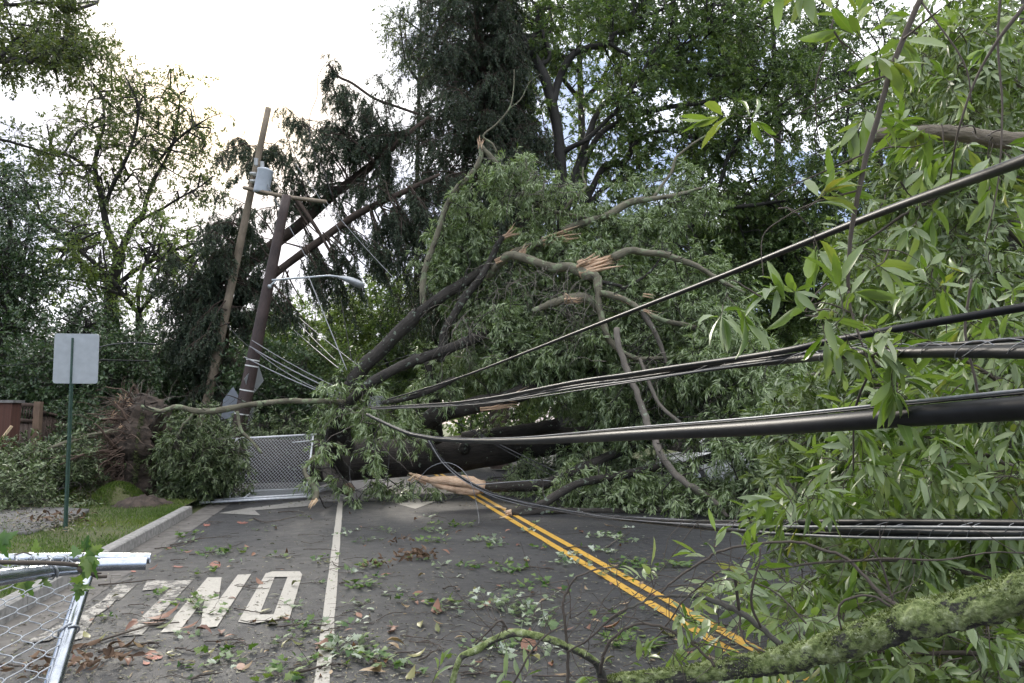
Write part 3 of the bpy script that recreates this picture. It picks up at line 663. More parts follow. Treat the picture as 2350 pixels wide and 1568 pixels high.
# small wires strung between poles and the pile
def wire(name, pts, r, m, label, cat_='wire', group=None, n=6):
    w = cat([P(x, y, d) for x, y, d in pts], n); mb = MB(); tubes(mb, w, r, 5, caps=True)
    return tag(mb.build(name, m), label, cat_, group)
sv = 'service wires running from the dark pole into the fallen tree'
def sag(x0, y0, d0, x1, y1, d1, s, k=5):
    return [(x0 + (x1 - x0) * u, y0 + (y1 - y0) * u + s * 4 * u * (1 - u), d0 + (d1 - d0) * u) for u in np.linspace(0, 1, k)]
wire('service_wire', sag(578, 781, dB - .2, 796, 900, 16, 5), .011, M['wire'], 'uppermost grey service wire sloping from the dark pole to the fallen tree', 'wire', sv)
wire('service_wire', sag(573, 795, dB - .2, 788, 905, 16, 5), .015, M['wire'], 'thick twisted grey service wire in the middle of the pole wires', 'wire', sv)
wire('service_wire', sag(580, 800, dB - .2, 770, 908, 16, 12), .010, M['wire'], 'slack grey service wire hanging under the twisted one', 'wire', sv)
wire('service_wire', sag(562, 820, dB - .2, 777, 916, 16, 4), .016, M['wire'], 'lowest grey service wire sloping from the dark pole', 'wire', sv)
wg = 'loose wires crossing behind the street lamp'
wire('loose_wire', sag(686, 729, 23, 826, 842, 16.5, 2), .011, M['wire'], 'right one of the parallel wires below the lamp', 'wire', wg)
wire('loose_wire', sag(674, 757, 23, 787, 853, 16.5, 2), .011, M['wire'], 'left one of the parallel wires below the lamp', 'wire', wg)
wire('loose_wire', sag(684, 740, 23, 792, 847, 16.5, 3), .009, M['wire'], 'middle one of the parallel wires below the lamp', 'wire', wg)
wire('loose_wire', sag(709, 637, dB - .3, 796, 850, 16, 0), .013, M['wire'], 'pale straight wire dropping steeply from the lamp arm', 'wire')
wire('loose_wire', sag(783, 690, 20, 808, 832, 17, 2), .012, M['cable'], 'black wire hanging straight down right of the steep pale one', 'wire')
wire('loose_wire', sag(602, 400, 22.2, 708, 600, 21, 3), .011, M['wire'], 'thin wire falling from the transformer across the leaning trunks', 'wire')
wire('loose_wire', sag(678, 376, 23, 790, 548, 22, -6), .011, M['wire'], 'thin wire slanting down right above the crossarm end', 'wire')
wire('loose_wire', sag(746, 460, 20.6, 905, 640, 20, 4), .010, M['wire'], 'thin wire running down from the crossarm end past the leaning trunks', 'wire')
wire('loose_wire', sag(486, 700, 24, 575, 800, 19, 6), .010, M['cable_grey'], 'dark thin wire between the tan and the dark pole', 'wire')
wire('loose_wire', [(754, 137, 22), (730, 176, 22), (728, 220, 22), (711, 269, 22), (714, 332, 22), (742, 390, 22), (762, 450, 22)], .011, M['cable_grey'], 'thin wire arching high above the leaning conifers', 'wire', n=8)
wire('loose_wire', sag(217, 800, 19, 360, 791, 19, -8), .02, M['cable_grey'], 'pale wire curving right from behind the sign', 'wire')
wire('loose_wire', sag(0, 840, 19, 120, 828, 19, 2), .010, M['cable'], 'thin wire reaching the sign from the left edge', 'wire')
wire('loose_wire', sag(217, 826, 19, 345, 829, 19, 0), .018, M['cable'], 'dark straight wire just right of the sign', 'wire')

# ================================================================ chain link panels
def mesh_panel(mb, o_, ea, eb, na, nb, r, wav=.25):
    """diamond wire mesh spanned by the unit steps ea, eb from o_; na x nb cells"""
    nrm = unit(np.cross(ea, eb)); rr = np.linalg.norm(ea) * .06
    for i in range(na + 1):
        for s in (-1, 1):
            pts = []
            for j in range(nb + 1):
                x = i + (.5 * (1 if j % 2 else 0) * s)
                pts.append(o_ + ea * min(max(x, 0), na) + eb * j * .5 + nrm * rr * (1 if (j % 2) else -1) * s)
            tubes(mb, pts, r, 4, ref=nrm)
def panel_far():
    A, B, C_, D_ = P(541, 1006, 17.6), P(719, 998, 18.2), P(703, 1130, 17.2), P(514, 1143, 16.7)
    t = thing('fence_panel', (C_ + D_) / 2 * [1, 1, 0], 'silver chain link fence panel propped upright against the fallen trunk', 'fence panel')
    for nm, a, b, r in (('top_rail', P(523, 1008, 17.6), P(727, 997, 18.2), .024), ('bottom_rail', D_, C_, .02), ('side_rail', A, D_, .021), ('side_rail', B, C_, .024), ('middle_rail', P(672, 1016, 17.9), P(742 - 60, 1015, 17.95), .012)):
        if nm == 'middle_rail': a, b = P(670, 1016, 17.9), P(728 - 10, 1011, 18.0)
        mb = MB(); tubes(mb, [a, b], r, 8, caps=True); mb.build(nm, M['galv_far'], t)
    na, nb = 23, 34; mb = MB(); o_ = A; 
    for s in (-1, 1):
        for i in range(-na, na * 2):
            pts = []
            for j in range(nb + 1):
                x = (i + s * j * .5 + (.0)) / na
                if -.001 <= x <= 1.001:
                    y = j / nb; top = A + (B - A) * x; bot = D_ + (C_ - D_) * x
                    pts.append(top + (bot - top) * y + np.array([0, .012 * (1 if j % 2 else -1) * s, 0]))
            if len(pts) > 1: tubes(mb, pts, .0042, 4)
    mb.build('wire_mesh', M['galv_wire'], t)
    t = thing('fence_panel', G(590, 1150), 'silver chain link fence panel lying flat on the road at the kerb end', 'fence panel')
    z = .12
    for nm, a, b in (('long_rail', P(455, 1154.5, 15.6), P(723, 1139, 16.2)), ('long_rail', P(576, 1127, 17.6), P(771, 1120, 18.2)), ('long_rail', P(492, 1148, 15.9), P(719, 1134, 16.6)), ('end_rail', P(719, 1134, 16.6), P(745, 1121, 17.9)), ('end_rail', P(560, 1144, 16.0), P(580, 1128, 17.5))):
        mb = MB(); tubes(mb, [a, b], .024, 8, caps=True); mb.build(nm, M['galv_far'], t)
    mb = MB(); a, b, c = P(500, 1149, 15.9), P(719, 1134, 16.6), P(590, 1128, 17.5)
    for s in (-1, 1):
        for i in range(-12, 50):
            pts = []
            for j in range(18):
                x = (i + s * j * .5) / 34
                if 0 <= x <= 1: pts.append(a + (b - a) * x + (c - a) * (j / 17) * [1, 1, 1])
            if len(pts) > 1: tubes(mb, pts, .0035, 4)
    mb.build('wire_mesh', M['galv_wire'], t)
panel_far()
QA = lambda x, y: (x * .2213, 1221 + y * .2213)
def panel_near():
    R = .0205
    t = thing('fence_panel', P(122, 1568, 1.95) * [1, 1, 0], 'galvanised chain link fence panel tipped over in the near left corner', 'fence panel')
    def pipe(path, nm='rail', r=R, hollow=None, parent=None):
        p = cat([P(*QA(x, y), d) for x, y, d in path], 8); mb = MB(); tubes(mb, p, r, 20); 
        if hollow:
            e = p[-1]; dr = unit(p[-1] - p[-2]); tubes(mb, [e, e - dr * .003, e - dr * .09], np.array([[r * .999, r * .86, r * .86]]), 20)
        o = mb.build(nm, M['galv'], parent or t); return p, o
    p1, _ = pipe([(-900, 300, 2.72), (0, 283, 2.85), (700, 272, 2.95), (1560, 276, 3.05)], hollow=True)
    def tpipe(path, hollow=False):
        p, r = pix([(*QA(x, y), d, rr) for x, y, d, rr in path], n=8); mb = MB(); tubes(mb, p, r[None], 20)
        if hollow: e = p[-1]; dr = unit(p[-1] - p[-2]); R_ = r[-1]; tubes(mb, [e, e - dr * .003, e - dr * .09], np.array([[R_ * .999, R_ * .86, R_ * .86]]), 20)
        mb.build('rail', M['galv'], t); return p
    p2 = tpipe([(-420, 540, 1.92, 22.5), (0, 473, 2.05, 18.8), (560, 400, 2.25, 14.8), (800, 378, 2.33, 13.7)])
    tpipe([(780, 381, 2.33, 13.3), (1010, 347, 2.38, 13.4), (1515, 331, 2.44, 13.3)], True)
    p3 = tpipe([(905, 440, 2.34, 13.7), (720, 1010, 2.16, 16), (550, 1568, 2.0, 18.8), (400, 2050, 1.88, 21)])
    # collar on the rear tube
    mb = MB(); a, b = P(*QA(245, 278), 2.89), P(*QA(345, 277), 2.90); tubes(mb, [a, a + (b - a) * .15, a + (b - a) * .85, b], np.array([[R, R * 1.13, R * 1.13, R]]), 20); mb.build('collar', M['galv'], t)
    # mesh
    o_ = P(*QA(905, 440), 2.34); va = P(*QA(0, 473), 2.05) - o_; vb = P(*QA(550, 1568), 2.0) - o_
    La, Lb = np.linalg.norm(va), np.linalg.norm(vb); ua, ub = va / La, vb / Lb; nrm = unit(np.cross(ua, ub)); pitch = .098
    if nrm[1] > 0: nrm = -nrm
    Aw, Bh = 1.5, 1.15; mb = MB(); ca = .034; nj = int(Bh / ca); ni = int(Aw / pitch)
    for i in range(0, ni + 1):
        for s in (-1, 1):
            pts = []
            for j in range(nj * 4 + 1):
                q = j / 4; k = int(q); f = q - k
                sm = f + .13 * math.sin(2 * PI * f) * -1
                zig = sm if k % 2 == 0 else 1 - sm
                x = (i + .5 + s * .5 * zig) * pitch + .01
                pts.append(o_ + ua * x + ub * (q * ca + .035) + nrm * .0022 * s * math.cos(PI * (k + f)) + nrm * .004 * math.sin(x * 5 + q * .3))
            tubes(mb, pts, .0017, 6, ref=nrm)
    mb.build('wire_mesh', M['galv_wire'], t)
    # crumpled selvedge knuckles along the top pipe
    mb = MB(); q = []
    for i in range(90):
        s = i / 89; x, y = -60 + 840 * s, 372 - 60 * s; a = i * 1.1
        q.append(P(*QA(x, y), 2.03 + .28 * s) + np.array([math.cos(a) * .016, math.sin(a * .7) * .02, math.sin(a) * .013 + .008]) * (1 + .4 * math.sin(i * .31)))
    tubes(mb, q, .0014, 5); mb.build('wire_selvedge', M['galv_wire'], t)
    for c, dd, axp, rr in (((520, 415), 2.23, p2, 1.0), ((725, 1010), 2.16, p3, 1.0)):
        cc = P(*QA(*c), dd); k = np.argmin(np.linalg.norm(axp - cc, axis=1)); k = min(max(k, 1), len(axp) - 2); d = unit(axp[k + 1] - axp[k - 1]); A = unit(np.cross(d, [.3, .9, .2])); B = np.cross(d, A)
        mb = MB(); th = np.linspace(0, 2.1 * PI, 26); tubes(mb, [axp[k] + (A * math.cos(x) + B * math.sin(x)) * (R + .0035) + d * (.012 * math.sin(x) + .006 * x / PI) for x in th], .0028, 6); mb.build('tie_wire', M['galv_wire'], t)
    return t
panel_near()
# ================================================================ the fallen oak
OAK = thing('fallen_oak', G(560, 1110), 'huge uprooted oak lying across the road with broken limbs and hanging leaves', 'fallen tree')
LIMBS = []
def olimb(path, m='oak_bark', sides=12, rough=.13, name='limb', store=True, wig=.12, label=None):
    mb = MB(); p, r = limb(mb, path, sides, rough, wig=wig); o = mb.build(name, M[m], OAK); o['_b'] = list(OAK['_b'])
    if store: LIMBS.append((p, r))
    if label: o['label'] = label
    return o, p, r
def pq(f, l): return [(*f(x, y), d, r) for x, y, d, r in l]
def torn(limb_o, x, y, d, x1, y1, d1, rpx, n, m='split', flare=.25):
    a, b = P(x, y, d), P(x1, y1, d1); mb = MB(); spikes(mb, a, b - a, np.linalg.norm(b - a), rpx * d / F_, n, flare); return mb.build('splintered_wood', M[m], limb_o)
tr_o, TP, TR = olimb([(330, 1050, 16.6, 66), (420, 1056, 17.1, 55), (600, 1058, 18.1, 50), (800, 1056, 18.6, 46), (1000, 1046, 18.9, 42), (1150, 1031, 19.0, 36), (1300, 1012, 19.2, 27), (1470, 1006, 19.5, 20), (1600, 1030, 19.5, 13)], 'oak_trunk', 22, .035, 'trunk', wig=.02)
# knots
for x, y, d, r in ((1066, 1028, 18.35, 11),):
    mb = MB(); c = P(x, y, d); u = np.array([0, -1, .1]); tubes(mb, [c - u * .1, c, c + u * .04, c + u * .03, c + u * .0], np.array([[.16, .14, .11, .07, .01]]), 14, rough=.06); k = mb.build('knot', M['oak_bark'], tr_o); k['_b'] = list(OAK['_b'])
olimb([(1060, 1008, 19, 16), (1120, 998, 18.8, 15), (1203, 988, 18.6, 14), (1281, 973, 18.4, 13)], 'oak_trunk')
olimb([(1180, 1003, 19, 14), (1350, 990, 18.6, 14), (1476, 976, 18.3, 12), (1600, 960, 18, 9)], 'oak_trunk')
olimb([(800, 1040, 18.4, 20), (785, 985, 17.8, 18), (795, 920, 17.2, 17), (805, 883, 17, 16), (830, 848, 17, 16), (922, 758, 17, 16), (970, 712, 17, 14), (1066, 649, 17.2, 12), (1130, 604, 17.5, 11), (1200, 572, 17.7, 8)])
olimb([(792, 1090, 17.6, 20), (758, 1030, 16.6, 14), (770, 965, 16, 13), (805, 918, 15.8, 12), (863, 871, 15.8, 12), (930, 836, 15.9, 12), (984, 817, 16, 12), (1031, 801, 16.2, 12), (1086, 777, 16.5, 12), (1150, 750, 17, 9)])
a3, _, _ = olimb([(815, 921, 15.8, 9), (797, 923, 15.8, 7), (740, 921, 15.6, 6.2), (664, 920, 15.4, 6.2), (600, 925, 15.3, 6.3), (555, 930, 15.2, 6.3), (496, 942, 15, 7.5), (449, 941, 15, 6.5), (406, 932, 15, 6), (367, 942, 15, 5.5), (324, 930, 15, 4)], 'limb_bark', 8, label='long thin limb reaching left over the root plate')
o4, _, _ = olimb([(975, 700, 17, 8), (970.7, 690, 17, 8), (970, 650, 17, 7.5), (976, 612, 17, 7), (1000, 547, 17, 6.5), (1023.5, 476, 17, 6.2), (1047, 434, 17, 7), (1086, 394, 17, 6.5), (1103, 359, 17, 6), (1103, 336, 17, 5)], 'limb_bark', 8)
torn(o4, 1102, 340, 17, 1105, 312, 17, 5, 7)
olimb([(1103, 332, 17, 4), (1129, 363, 17, 6), (1154, 390, 17, 6), (1176, 430, 17, 6), (1203, 449, 17, 5.5), (1254, 480, 17, 5), (1289, 488, 17, 4), (1359, 500, 17.2, 3), (1410, 496, 17.3, 2)], 'limb_bark', 7)
olimb([(1140, 350, 17, 3), (1130, 330, 17, 2.6), (1109, 312, 17, 2.2), (1140, 284, 17, 2), (1168, 250, 17, 1.8), (1178, 210, 17, 1.4), (1180, 160, 17, 1)], 'limb_bark', 5, store=False)
olimb([(1168, 250, 17, 1.5), (1195, 228, 17, 1.2), (1215, 190, 17, .9), (1240, 170, 17, .7)], 'limb_bark', 5, store=False)
o5, _, _ = olimb([(1010, 830, 16.5, 10), (1016, 785, 16.6, 9), (1023, 754, 16.6, 9), (1066, 684, 16.7, 9), (1098, 645, 16.7, 8), (1129, 590, 16.8, 7), (1144, 559, 16.8, 7), (1156, 541, 16.8, 6)])
torn(o5, 1156, 542, 16.8, 1192, 522, 16.7, 7, 14)
oC, _, _ = olimb([(1120, 640, 17, 8), (1150, 602, 16.6, 9), (1171.6, 587, 16.4, 10), (1221, 600, 16.2, 10), (1268, 616, 16, 11), (1307.5, 615, 15.8, 12), (1349.7, 633, 15.6, 12), (1368.4, 641, 15.5, 11), (1372, 671, 15.4, 9), (1373, 704, 15.3, 8), (1384.8, 751, 15.2, 8), (1398.5, 785, 15.2, 7), (1437.6, 817, 15.1, 6.5), (1469, 824.5, 15, 5), (1535, 822, 15, 4), (1592, 812, 15, 3)], 'limb_bark')
torn(oC, 1335, 622, 15.7, 1420, 588, 15.6, 14, 44, flare=.16); torn(oC, 1330, 605, 15.6, 1375, 585, 15.6, 6, 8, flare=.1); torn(oC, 1385, 600, 15.6, 1416, 570, 15.5, 2.5, 3, 'split_pale', .05)
torn(oC, 1140, 600, 16.5, 1205, 570, 16.5, 6, 8); torn(oC, 1195, 588, 16.4, 1216, 558, 16.4, 7, 7)
o7, _, _ = olimb([(1405, 592, 15.6, 10), (1446, 576, 15.6, 9), (1479, 580, 15.6, 8), (1525.7, 584, 15.6, 8), (1549, 593, 15.6, 8), (1600, 612, 15.5, 6.5), (1647, 641, 15.4, 5), (1705.6, 672, 15.3, 3)], 'limb_bark')
o8, _, _ = olimb([(1290, 532, 17, 10), (1310, 521, 17, 9), (1361.6, 504.6, 17, 8.5), (1396.7, 493, 17, 8.5), (1443.6, 465, 17, 9), (1497.6, 455, 17, 6), (1554, 447, 17, 5), (1610, 430, 17, 3)], 'limb_bark')
olimb([(1497, 456, 17, 4), (1539, 398, 17, 3.6), (1548, 370, 17, 3.2), (1556, 357, 17, 3), (1590, 330, 17, 2.4), (1625, 308, 17, 1.8)], 'limb_bark', 6, store=False)
olimb([(1289, 488, 17, 3), (1310, 462, 17, 3), (1335, 440, 17, 3), (1344, 426, 17, 3), (1337, 405, 17, 2.4), (1338, 384, 17, 2)], 'limb_bark', 6, store=False)
o9, _, _ = olimb([(1174, 580, 16.8, 7), (1221, 563, 16.8, 8), (1263, 551, 16.8, 9)], 'limb_bark'); torn(o9, 1250, 555, 16.8, 1330, 540, 16.8, 9, 20, flare=.12)
o10, _, _ = olimb([(1221, 715, 15.6, 6), (1253, 702, 15.6, 8), (1291, 690, 15.6, 11), (1338, 684, 15.6, 12), (1366, 699, 15.5, 10), (1385, 725, 15.5, 7)], 'limb_bark'); torn(o10, 1300, 690, 15.4, 1345, 690, 15.3, 8, 8); torn(o10, 1305, 685, 15.5, 1290, 668, 15.5, 5, 5)
o11, _, _ = olimb([(1378, 673, 15.3, 8), (1420, 682, 15.2, 7), (1455, 700, 15.1, 6.5), (1478, 715, 15, 6.5), (1525, 736, 15, 6), (1574, 746, 15, 6), (1617, 760, 14.9, 5), (1674, 805, 14.8, 3)], 'limb_bark')
torn(o11, 1415, 682, 15.2, 1452, 700, 15.1, 6, 8); torn(o11, 1478, 678, 15.1, 1505, 683, 15.1, 4, 5); torn(o11, 1478, 712, 14.9, 1530, 738, 14.9, 3, 4)
olimb([(1469, 707, 15, 6), (1496, 750, 15, 6), (1516, 793, 15, 5), (1530, 840, 15, 4)], 'grey_bark')
olimb([(1368, 645, 15.5, 5), (1420, 655, 15.6, 4), (1435, 660, 15.6, 3.5), (1490, 625, 15.7, 2.5), (1531, 570, 15.8, 1.5)], 'oak_bark', 6, store=False)
olimb([(1414, 754, 15, 7), (1430, 824, 14.8, 7.5), (1453, 883, 14.6, 7.5), (1481, 957, 14.4, 8), (1500, 1012, 14.2, 8), (1516, 1047, 14, 8), (1555, 1098, 13.8, 7.5), (1594, 1125, 13.7, 8), (1640, 1155, 13.6, 6), (1672, 1192, 13.4, 4)], 'grey_bark', wig=.3, label='grey limb slanting down to the road on the right')
olimb([(1469, 824, 15, 4), (1484, 863, 14.8, 4.5), (1512, 926, 14.6, 4.5), (1555, 966, 14.4, 4), (1600, 1000, 14.3, 3)], 'grey_bark')
oL, _, _ = olimb([(930, 985, 17.6, 20), (969, 969, 17, 20), (1008, 950, 16.8, 20), (1086, 931, 16.6, 19), (1160, 915, 16.5, 18), (1215, 895, 16.5, 18), (1254, 866, 16.6, 16), (1301, 857, 16.7, 13), (1360, 859, 16.8, 11), (1430, 872, 17, 8)])
torn(oL, 1105, 938, 16.35, 1205, 922, 16.25, 5, 10, flare=.06); torn(oL, 1150, 918, 16.2, 1215, 900, 16.2, 3, 5, flare=.05)
olimb([(1003, 1010, 17.5, 15), (998, 950, 17.1, 14), (992, 880, 16.9, 13), (984, 830, 16.8, 11)])
olimb([(870, 925, 15.4, 4), (930, 915, 15.4, 6), (1000, 890, 15.4, 7), (1045, 868, 15.4, 5)], 'oak_bark')
o18, _, _ = olimb([(1086, 1117, 15.7, 10), (1150, 1117, 15.8, 12), (1242, 1113, 15.8, 12), (1305, 1088, 16, 12), (1398, 1047, 16.3, 11), (1496, 1016, 16.6, 9), (1560, 1000, 17, 6)], 'oak_bark')
mb = MB()
for (x0, y0, x1, y1, x2, y2, w0, w1) in ((1112, 1118, 1050, 1106, 968, 1102, .12, .10), (1100, 1126, 1040, 1122, 985, 1108, .09, .07), (1108, 1112, 1070, 1098, 1010, 1096, .09, .05), (1095, 1130, 1060, 1131, 1030, 1124, .06, .04), (1000, 1104, 965, 1096, 938, 1086, .06, .045)):
    q = cat([P(x0, y0, 15.5), P(x1, y1, 15.45), P(x2, y2, 15.5)], 6); tubes(mb, q, (np.interp(np.linspace(0, 1, len(q)), [0, .6, .92, 1], [w0, w1, w1 * .6, .004]))[None], 6, RNG.random(), True, rough=.28)
mb.build('splintered_wood', M['split'], o18); torn(o18, 975, 1106, 15.5, 938, 1092, 15.5, 7, 8); torn(o18, 942, 1103, 15.4, 962, 1075, 15.4, 5, 4, 'split_pale')
o19, _, _ = olimb([(1166, 1178, 14.0, 11), (1200, 1172, 14.1, 11), (1242, 1160, 14.2, 10), (1312, 1117, 14.5, 9), (1370, 1102, 14.8, 9), (1418, 1093, 15, 9), (1480, 1080, 15.3, 9), (1535, 1074, 15.6, 8), (1600, 1060, 16, 5)], 'oak_bark')
torn(o19, 1168, 1178, 13.9, 1152, 1180, 13.9, 10, 10); torn(o19, 1160, 1190, 13.7, 1074, 1203, 13.6, 4, 3, 'split_pale', .04); torn(o19, 1160, 1168, 13.9, 1120, 1160, 13.9, 3, 3, 'split_pale', .1)
olimb([(1180, 1182, 14, 9), (1281, 1172, 14.2, 7), (1398, 1174, 14.4, 7), (1555, 1172, 14.4, 7), (1652, 1184, 14.2, 6), (1750, 1190, 14, 4)], 'oak_bark')
o21, _, _ = olimb([(748, 1060, 17.5, 14), (760, 1095, 16.8, 16), (780, 1112, 16.2, 16), (800, 1122, 15.7, 14.5)], 'oak_trunk', 14)
mb = MB(); c = P(801, 1122.5, 15.66); u = unit(P(800, 1122, 15.7) - P(780, 1112, 16.2)); tubes(mb, [c - u * .03, c + u * .012, c + u * .013], np.array([[.125, .12, .002]]), 16); mb.build('cut_end', M['fencepost'], o21)
olimb([(800, 1040, 17, 5), (770, 1020, 16.4, 6), (722, 1050, 15.8, 5), (700, 1080, 15.3, 5), (712, 1105, 15, 6), (726, 1128, 14.8, 7), (722, 1150, 14.6, 7)], 'limb_bark', 8, label='crooked limb hanging in front of the chain link panel')
torn(o21, 722, 1150, 14.6, 708, 1174, 14.4, 6, 7, 'split_pale', .08)
olimb([(545, 945, 15.3, 4), (552, 985, 15.2, 4), (575, 1010, 15.2, 3.5), (600, 1040, 15.2, 3)], 'limb_bark', 6, store=False)
olimb([(449, 941, 15, 4), (435, 960, 15, 3.5), (420, 975, 15, 3), (408, 1000, 15, 2)], 'limb_bark', 6, store=False)
olimb([(1600, 1060, 16, 10), (1700, 1030, 16, 9), (1800, 1020, 15.5, 7), (1900, 1040, 15, 5)], 'oak_bark'); olimb([(1560, 860, 15.5, 6), (1640, 905, 15, 6), (1720, 930, 14.5, 5), (1800, 1000, 14, 4)], 'oak_bark')
olimb([(1500, 1010, 17, 8), (1600, 960, 16.5, 8), (1660, 900, 16, 6), (1700, 850, 16, 4)], 'oak_bark')
# bare tangles of fine twigs in the pile
mb = MB(); pts, dirs = [], []
for cx, cy, n in ((1640, 890, 60), (1290, 660, 40), (1170, 650, 40), (1220, 420, 30), (1060, 760, 40), (1500, 860, 30), (860, 960, 25), (1330, 720, 40), (1600, 1000, 40)):
    for k in range(n): pts.append(P(cx + RNG.normal(0, 35), cy + RNG.normal(0, 28), 15 + RNG.uniform(-.6, 1.2))); dirs.append(RNG.normal(0, 1, 3) + [0, 0, -.6])
g = grow(np.array(pts), np.array(dirs), RNG.uniform(.3, 1.1, len(pts)), 7, .3, -.12); tubes(mb, g, np.linspace(1, .3, 8)[None] * RNG.uniform(.004, .010, (len(pts), 1)), 4); mb.build('bare_twigs', M['grey_bark'], OAK)

# snapped side twigs standing out from the limbs
mb = MB(); P0, D0 = [], []
for p_, r_ in LIMBS[1:]:
    for k in range(max(3, int(len(p_) * .45))):
        i = RNG.integers(1, len(p_) - 1); P0.append(p_[i]); D0.append(unit(p_[i + 1] - p_[i - 1]) * .6 + unit(RNG.normal(0, 1, 3)) * [1, .7, 1])
P0, D0 = np.array(P0), np.array(D0); g = grow(P0, D0, RNG.gamma(2, .22, len(P0)) + .1, 8, .26, .0); tubes(mb, g, np.linspace(1, .3, 9)[None] * RNG.uniform(.006, .018, (len(P0), 1)), 5, rough=.1)
a_, t_ = along(g, RNG.uniform(.3, .9, (len(g), 2))); g2 = grow(a_.reshape(-1, 3), t_.reshape(-1, 3) + RNG.normal(0, .6, (len(g) * 2, 3)), RNG.gamma(2, .1, len(g) * 2) + .08, 6, .28, 0); tubes(mb, g2, np.linspace(1, .3, 7)[None] * .005, 4)
mb.build('bare_twigs', M['oak_bark'], OAK)

# foliage: clumps of branchlets, each with hanging sprays of narrow leaves
def clumps(blobs, mbW, mbT, mbL, S, L=.55, n1=6, n2=3, ns=3, L1=.30, L2=.22, r1=.010, r2=.0045, down=-.25, rlimb=.014, **kw):
    P0, D0 = [], []
    for b in blobs:
        cx, cy, rx, ry, d, rd, n = b[:7]
        for k in range(n):
            while True:
                q = RNG.uniform(-1, 1, 3)
                if (q ** 2).sum() <= 1: break
            P0.append(P(cx + q[0] * rx, cy + q[1] * ry, d + q[2] * rd)); D0.append(RNG.normal(0, 1, 3) + [0, 0, down])
    P0, D0 = np.array(P0), np.array(D0)
    g = grow(P0, D0, L * RNG.uniform(.5, 1.2, len(P0)), 5, .2, -.08); rr = np.linspace(1, .5, 6)[None] * rlimb * np.ones((len(P0), 1))
    tubes(mbW, g, rr, 5)
    twigs_on(mbW, mbT, mbL, [(g[i], rr[i]) for i in range(len(g))], n1, L1, n2, L2, ns, S, .1, r1, r2, **kw)
S_OAK = dict(len=.22, m=11, L=.145, asp=.175, spread=.75, tr=.0022, ldroop=-.35, kind='quad', grav=-.3, upw=.5)
blobs = [ # cx, cy, rx, ry, depth, half depth, clumps
 (1170, 385, 40, 40, 17, .4, 8), (1200, 440, 90, 45, 17, .5, 21), (1065, 520, 50, 60, 17.8, .5, 21), (1035, 600, 45, 70, 17.9, .6, 26), (1100, 560, 60, 60, 17.8, .5, 18), (1120, 660, 80, 45, 18.0, .5, 21),
 (1170, 745, 130, 75, 17.0, .6, 63), (1250, 810, 150, 60, 16.8, .6, 56), (1350, 590, 120, 50, 16.9, .5, 36), (1260, 580, 90, 50, 17.4, .5, 26), (1440, 520, 130, 60, 17.6, .5, 46), (1540, 450, 80, 50, 17.6, .5, 21), (1300, 680, 120, 50, 17.2, .5, 33),
 (1560, 640, 130, 55, 16.3, .5, 43), (1480, 720, 150, 65, 16.2, .6, 51), (1640, 730, 90, 70, 15.6, .6, 33), (1360, 790, 130, 60, 16.4, .6, 43), (1560, 820, 160, 60, 15.8, .6, 53), (1680, 830, 100, 80, 15.0, .7, 36),
 (1300, 865, 120, 25, 18.8, .4, 26), (1470, 915, 140, 60, 16.4, .6, 56), (1690, 925, 110, 50, 15.2, .6, 40), (1760, 900, 110, 110, 14.2, .7, 46), (1380, 935, 110, 22, 19.4, .4, 20), (1180, 968, 80, 12, 19.2, .2, 8), (1450, 1060, 50, 30, 16.6, .4, 8), 
 (1430, 1140, 140, 22, 15.0, .4, 26), (1300, 1140, 60, 12, 15.6, .3, 7), (1600, 1130, 130, 35, 15.0, .5, 34), (1700, 1160, 120, 45, 14.0, .6, 43), (1780, 1060, 110, 90, 13.6, .7, 46), (1540, 1165, 120, 22, 14.8, .3, 21),
 (890, 935, 45, 20, 15.9, .3, 6), (1000, 870, 60, 40, 17.2, .5, 16), (1090, 850, 60, 40, 18.0, .4, 14), (870, 985, 12, 30, 15.4, .2, 3), (965, 985, 8, 30, 15.6, .1, 2), (765, 1040, 8, 45, 15.0, .2, 3), (800, 895, 45, 22, 15.9, .3, 9), (920, 1108, 60, 12, 16.6, .3, 8), (1180, 1100, 130, 20, 18.2, .4, 18),
 (940, 1000, 8, 8, 15.6, .1, 1), (1400, 1040, 90, 25, 17.0, .3, 13), (1300, 1060, 120, 20, 18.6, .3, 16)]
mbW, mbT, mbL = MB(), MB(), MB()
clumps(blobs, mbW, mbT, mbL, S_OAK)
print('oak leaves verts', mbL.n)
mbT.f += [f + mbT.n for f in mbW.f]; mbT.v += mbW.v; mbT.r += mbW.r; mbT.t += mbW.t; mbT.n += mbW.n
mbT.build('branchlets', M['oak_bark'], OAK); mbL.build('foliage', M['oak_leaf'], OAK)
# darker, larger leaved heap in front of the trunk, left of the chain link panel: foliage of the fallen oak, shade put into its darker leaf colour
OAK_HEAP = thing('crushed_bush', G(430, 1150), 'crushed leafy bush heaped between the root plate and the chain link panel', 'bush')
mbW, mbT, mbL = MB(), MB(), MB()
S_B = dict(len=.2, m=10, L=.13, asp=.2, spread=.8, tr=.003, ldroop=-.2, kind='quad', grav=-.2, upw=.6)
clumps([(440, 1040, 50, 40, 15.8, .4, 26), (500, 1030, 35, 35, 15.9, .4, 12), (435, 1105, 60, 35, 16.1, .5, 26), (560, 975, 50, 16, 18.7, .3, 7), (540, 1050, 10, 25, 16.0, .2, 3), (420, 985, 30, 18, 15.7, .3, 6), (650, 955, 45, 18, 18.8, .3, 6), (700, 960, 30, 18, 18.8, .3, 4), (470, 1110, 30, 25, 16.0, .3, 8)], mbW, mbT, mbL, S_B)
mbW.build('stems', M['oak_bark'], OAK_HEAP); mbT.build('twigs', M['twig'], OAK_HEAP); mbL.build('foliage', M['bush_leaf'], OAK_HEAP)

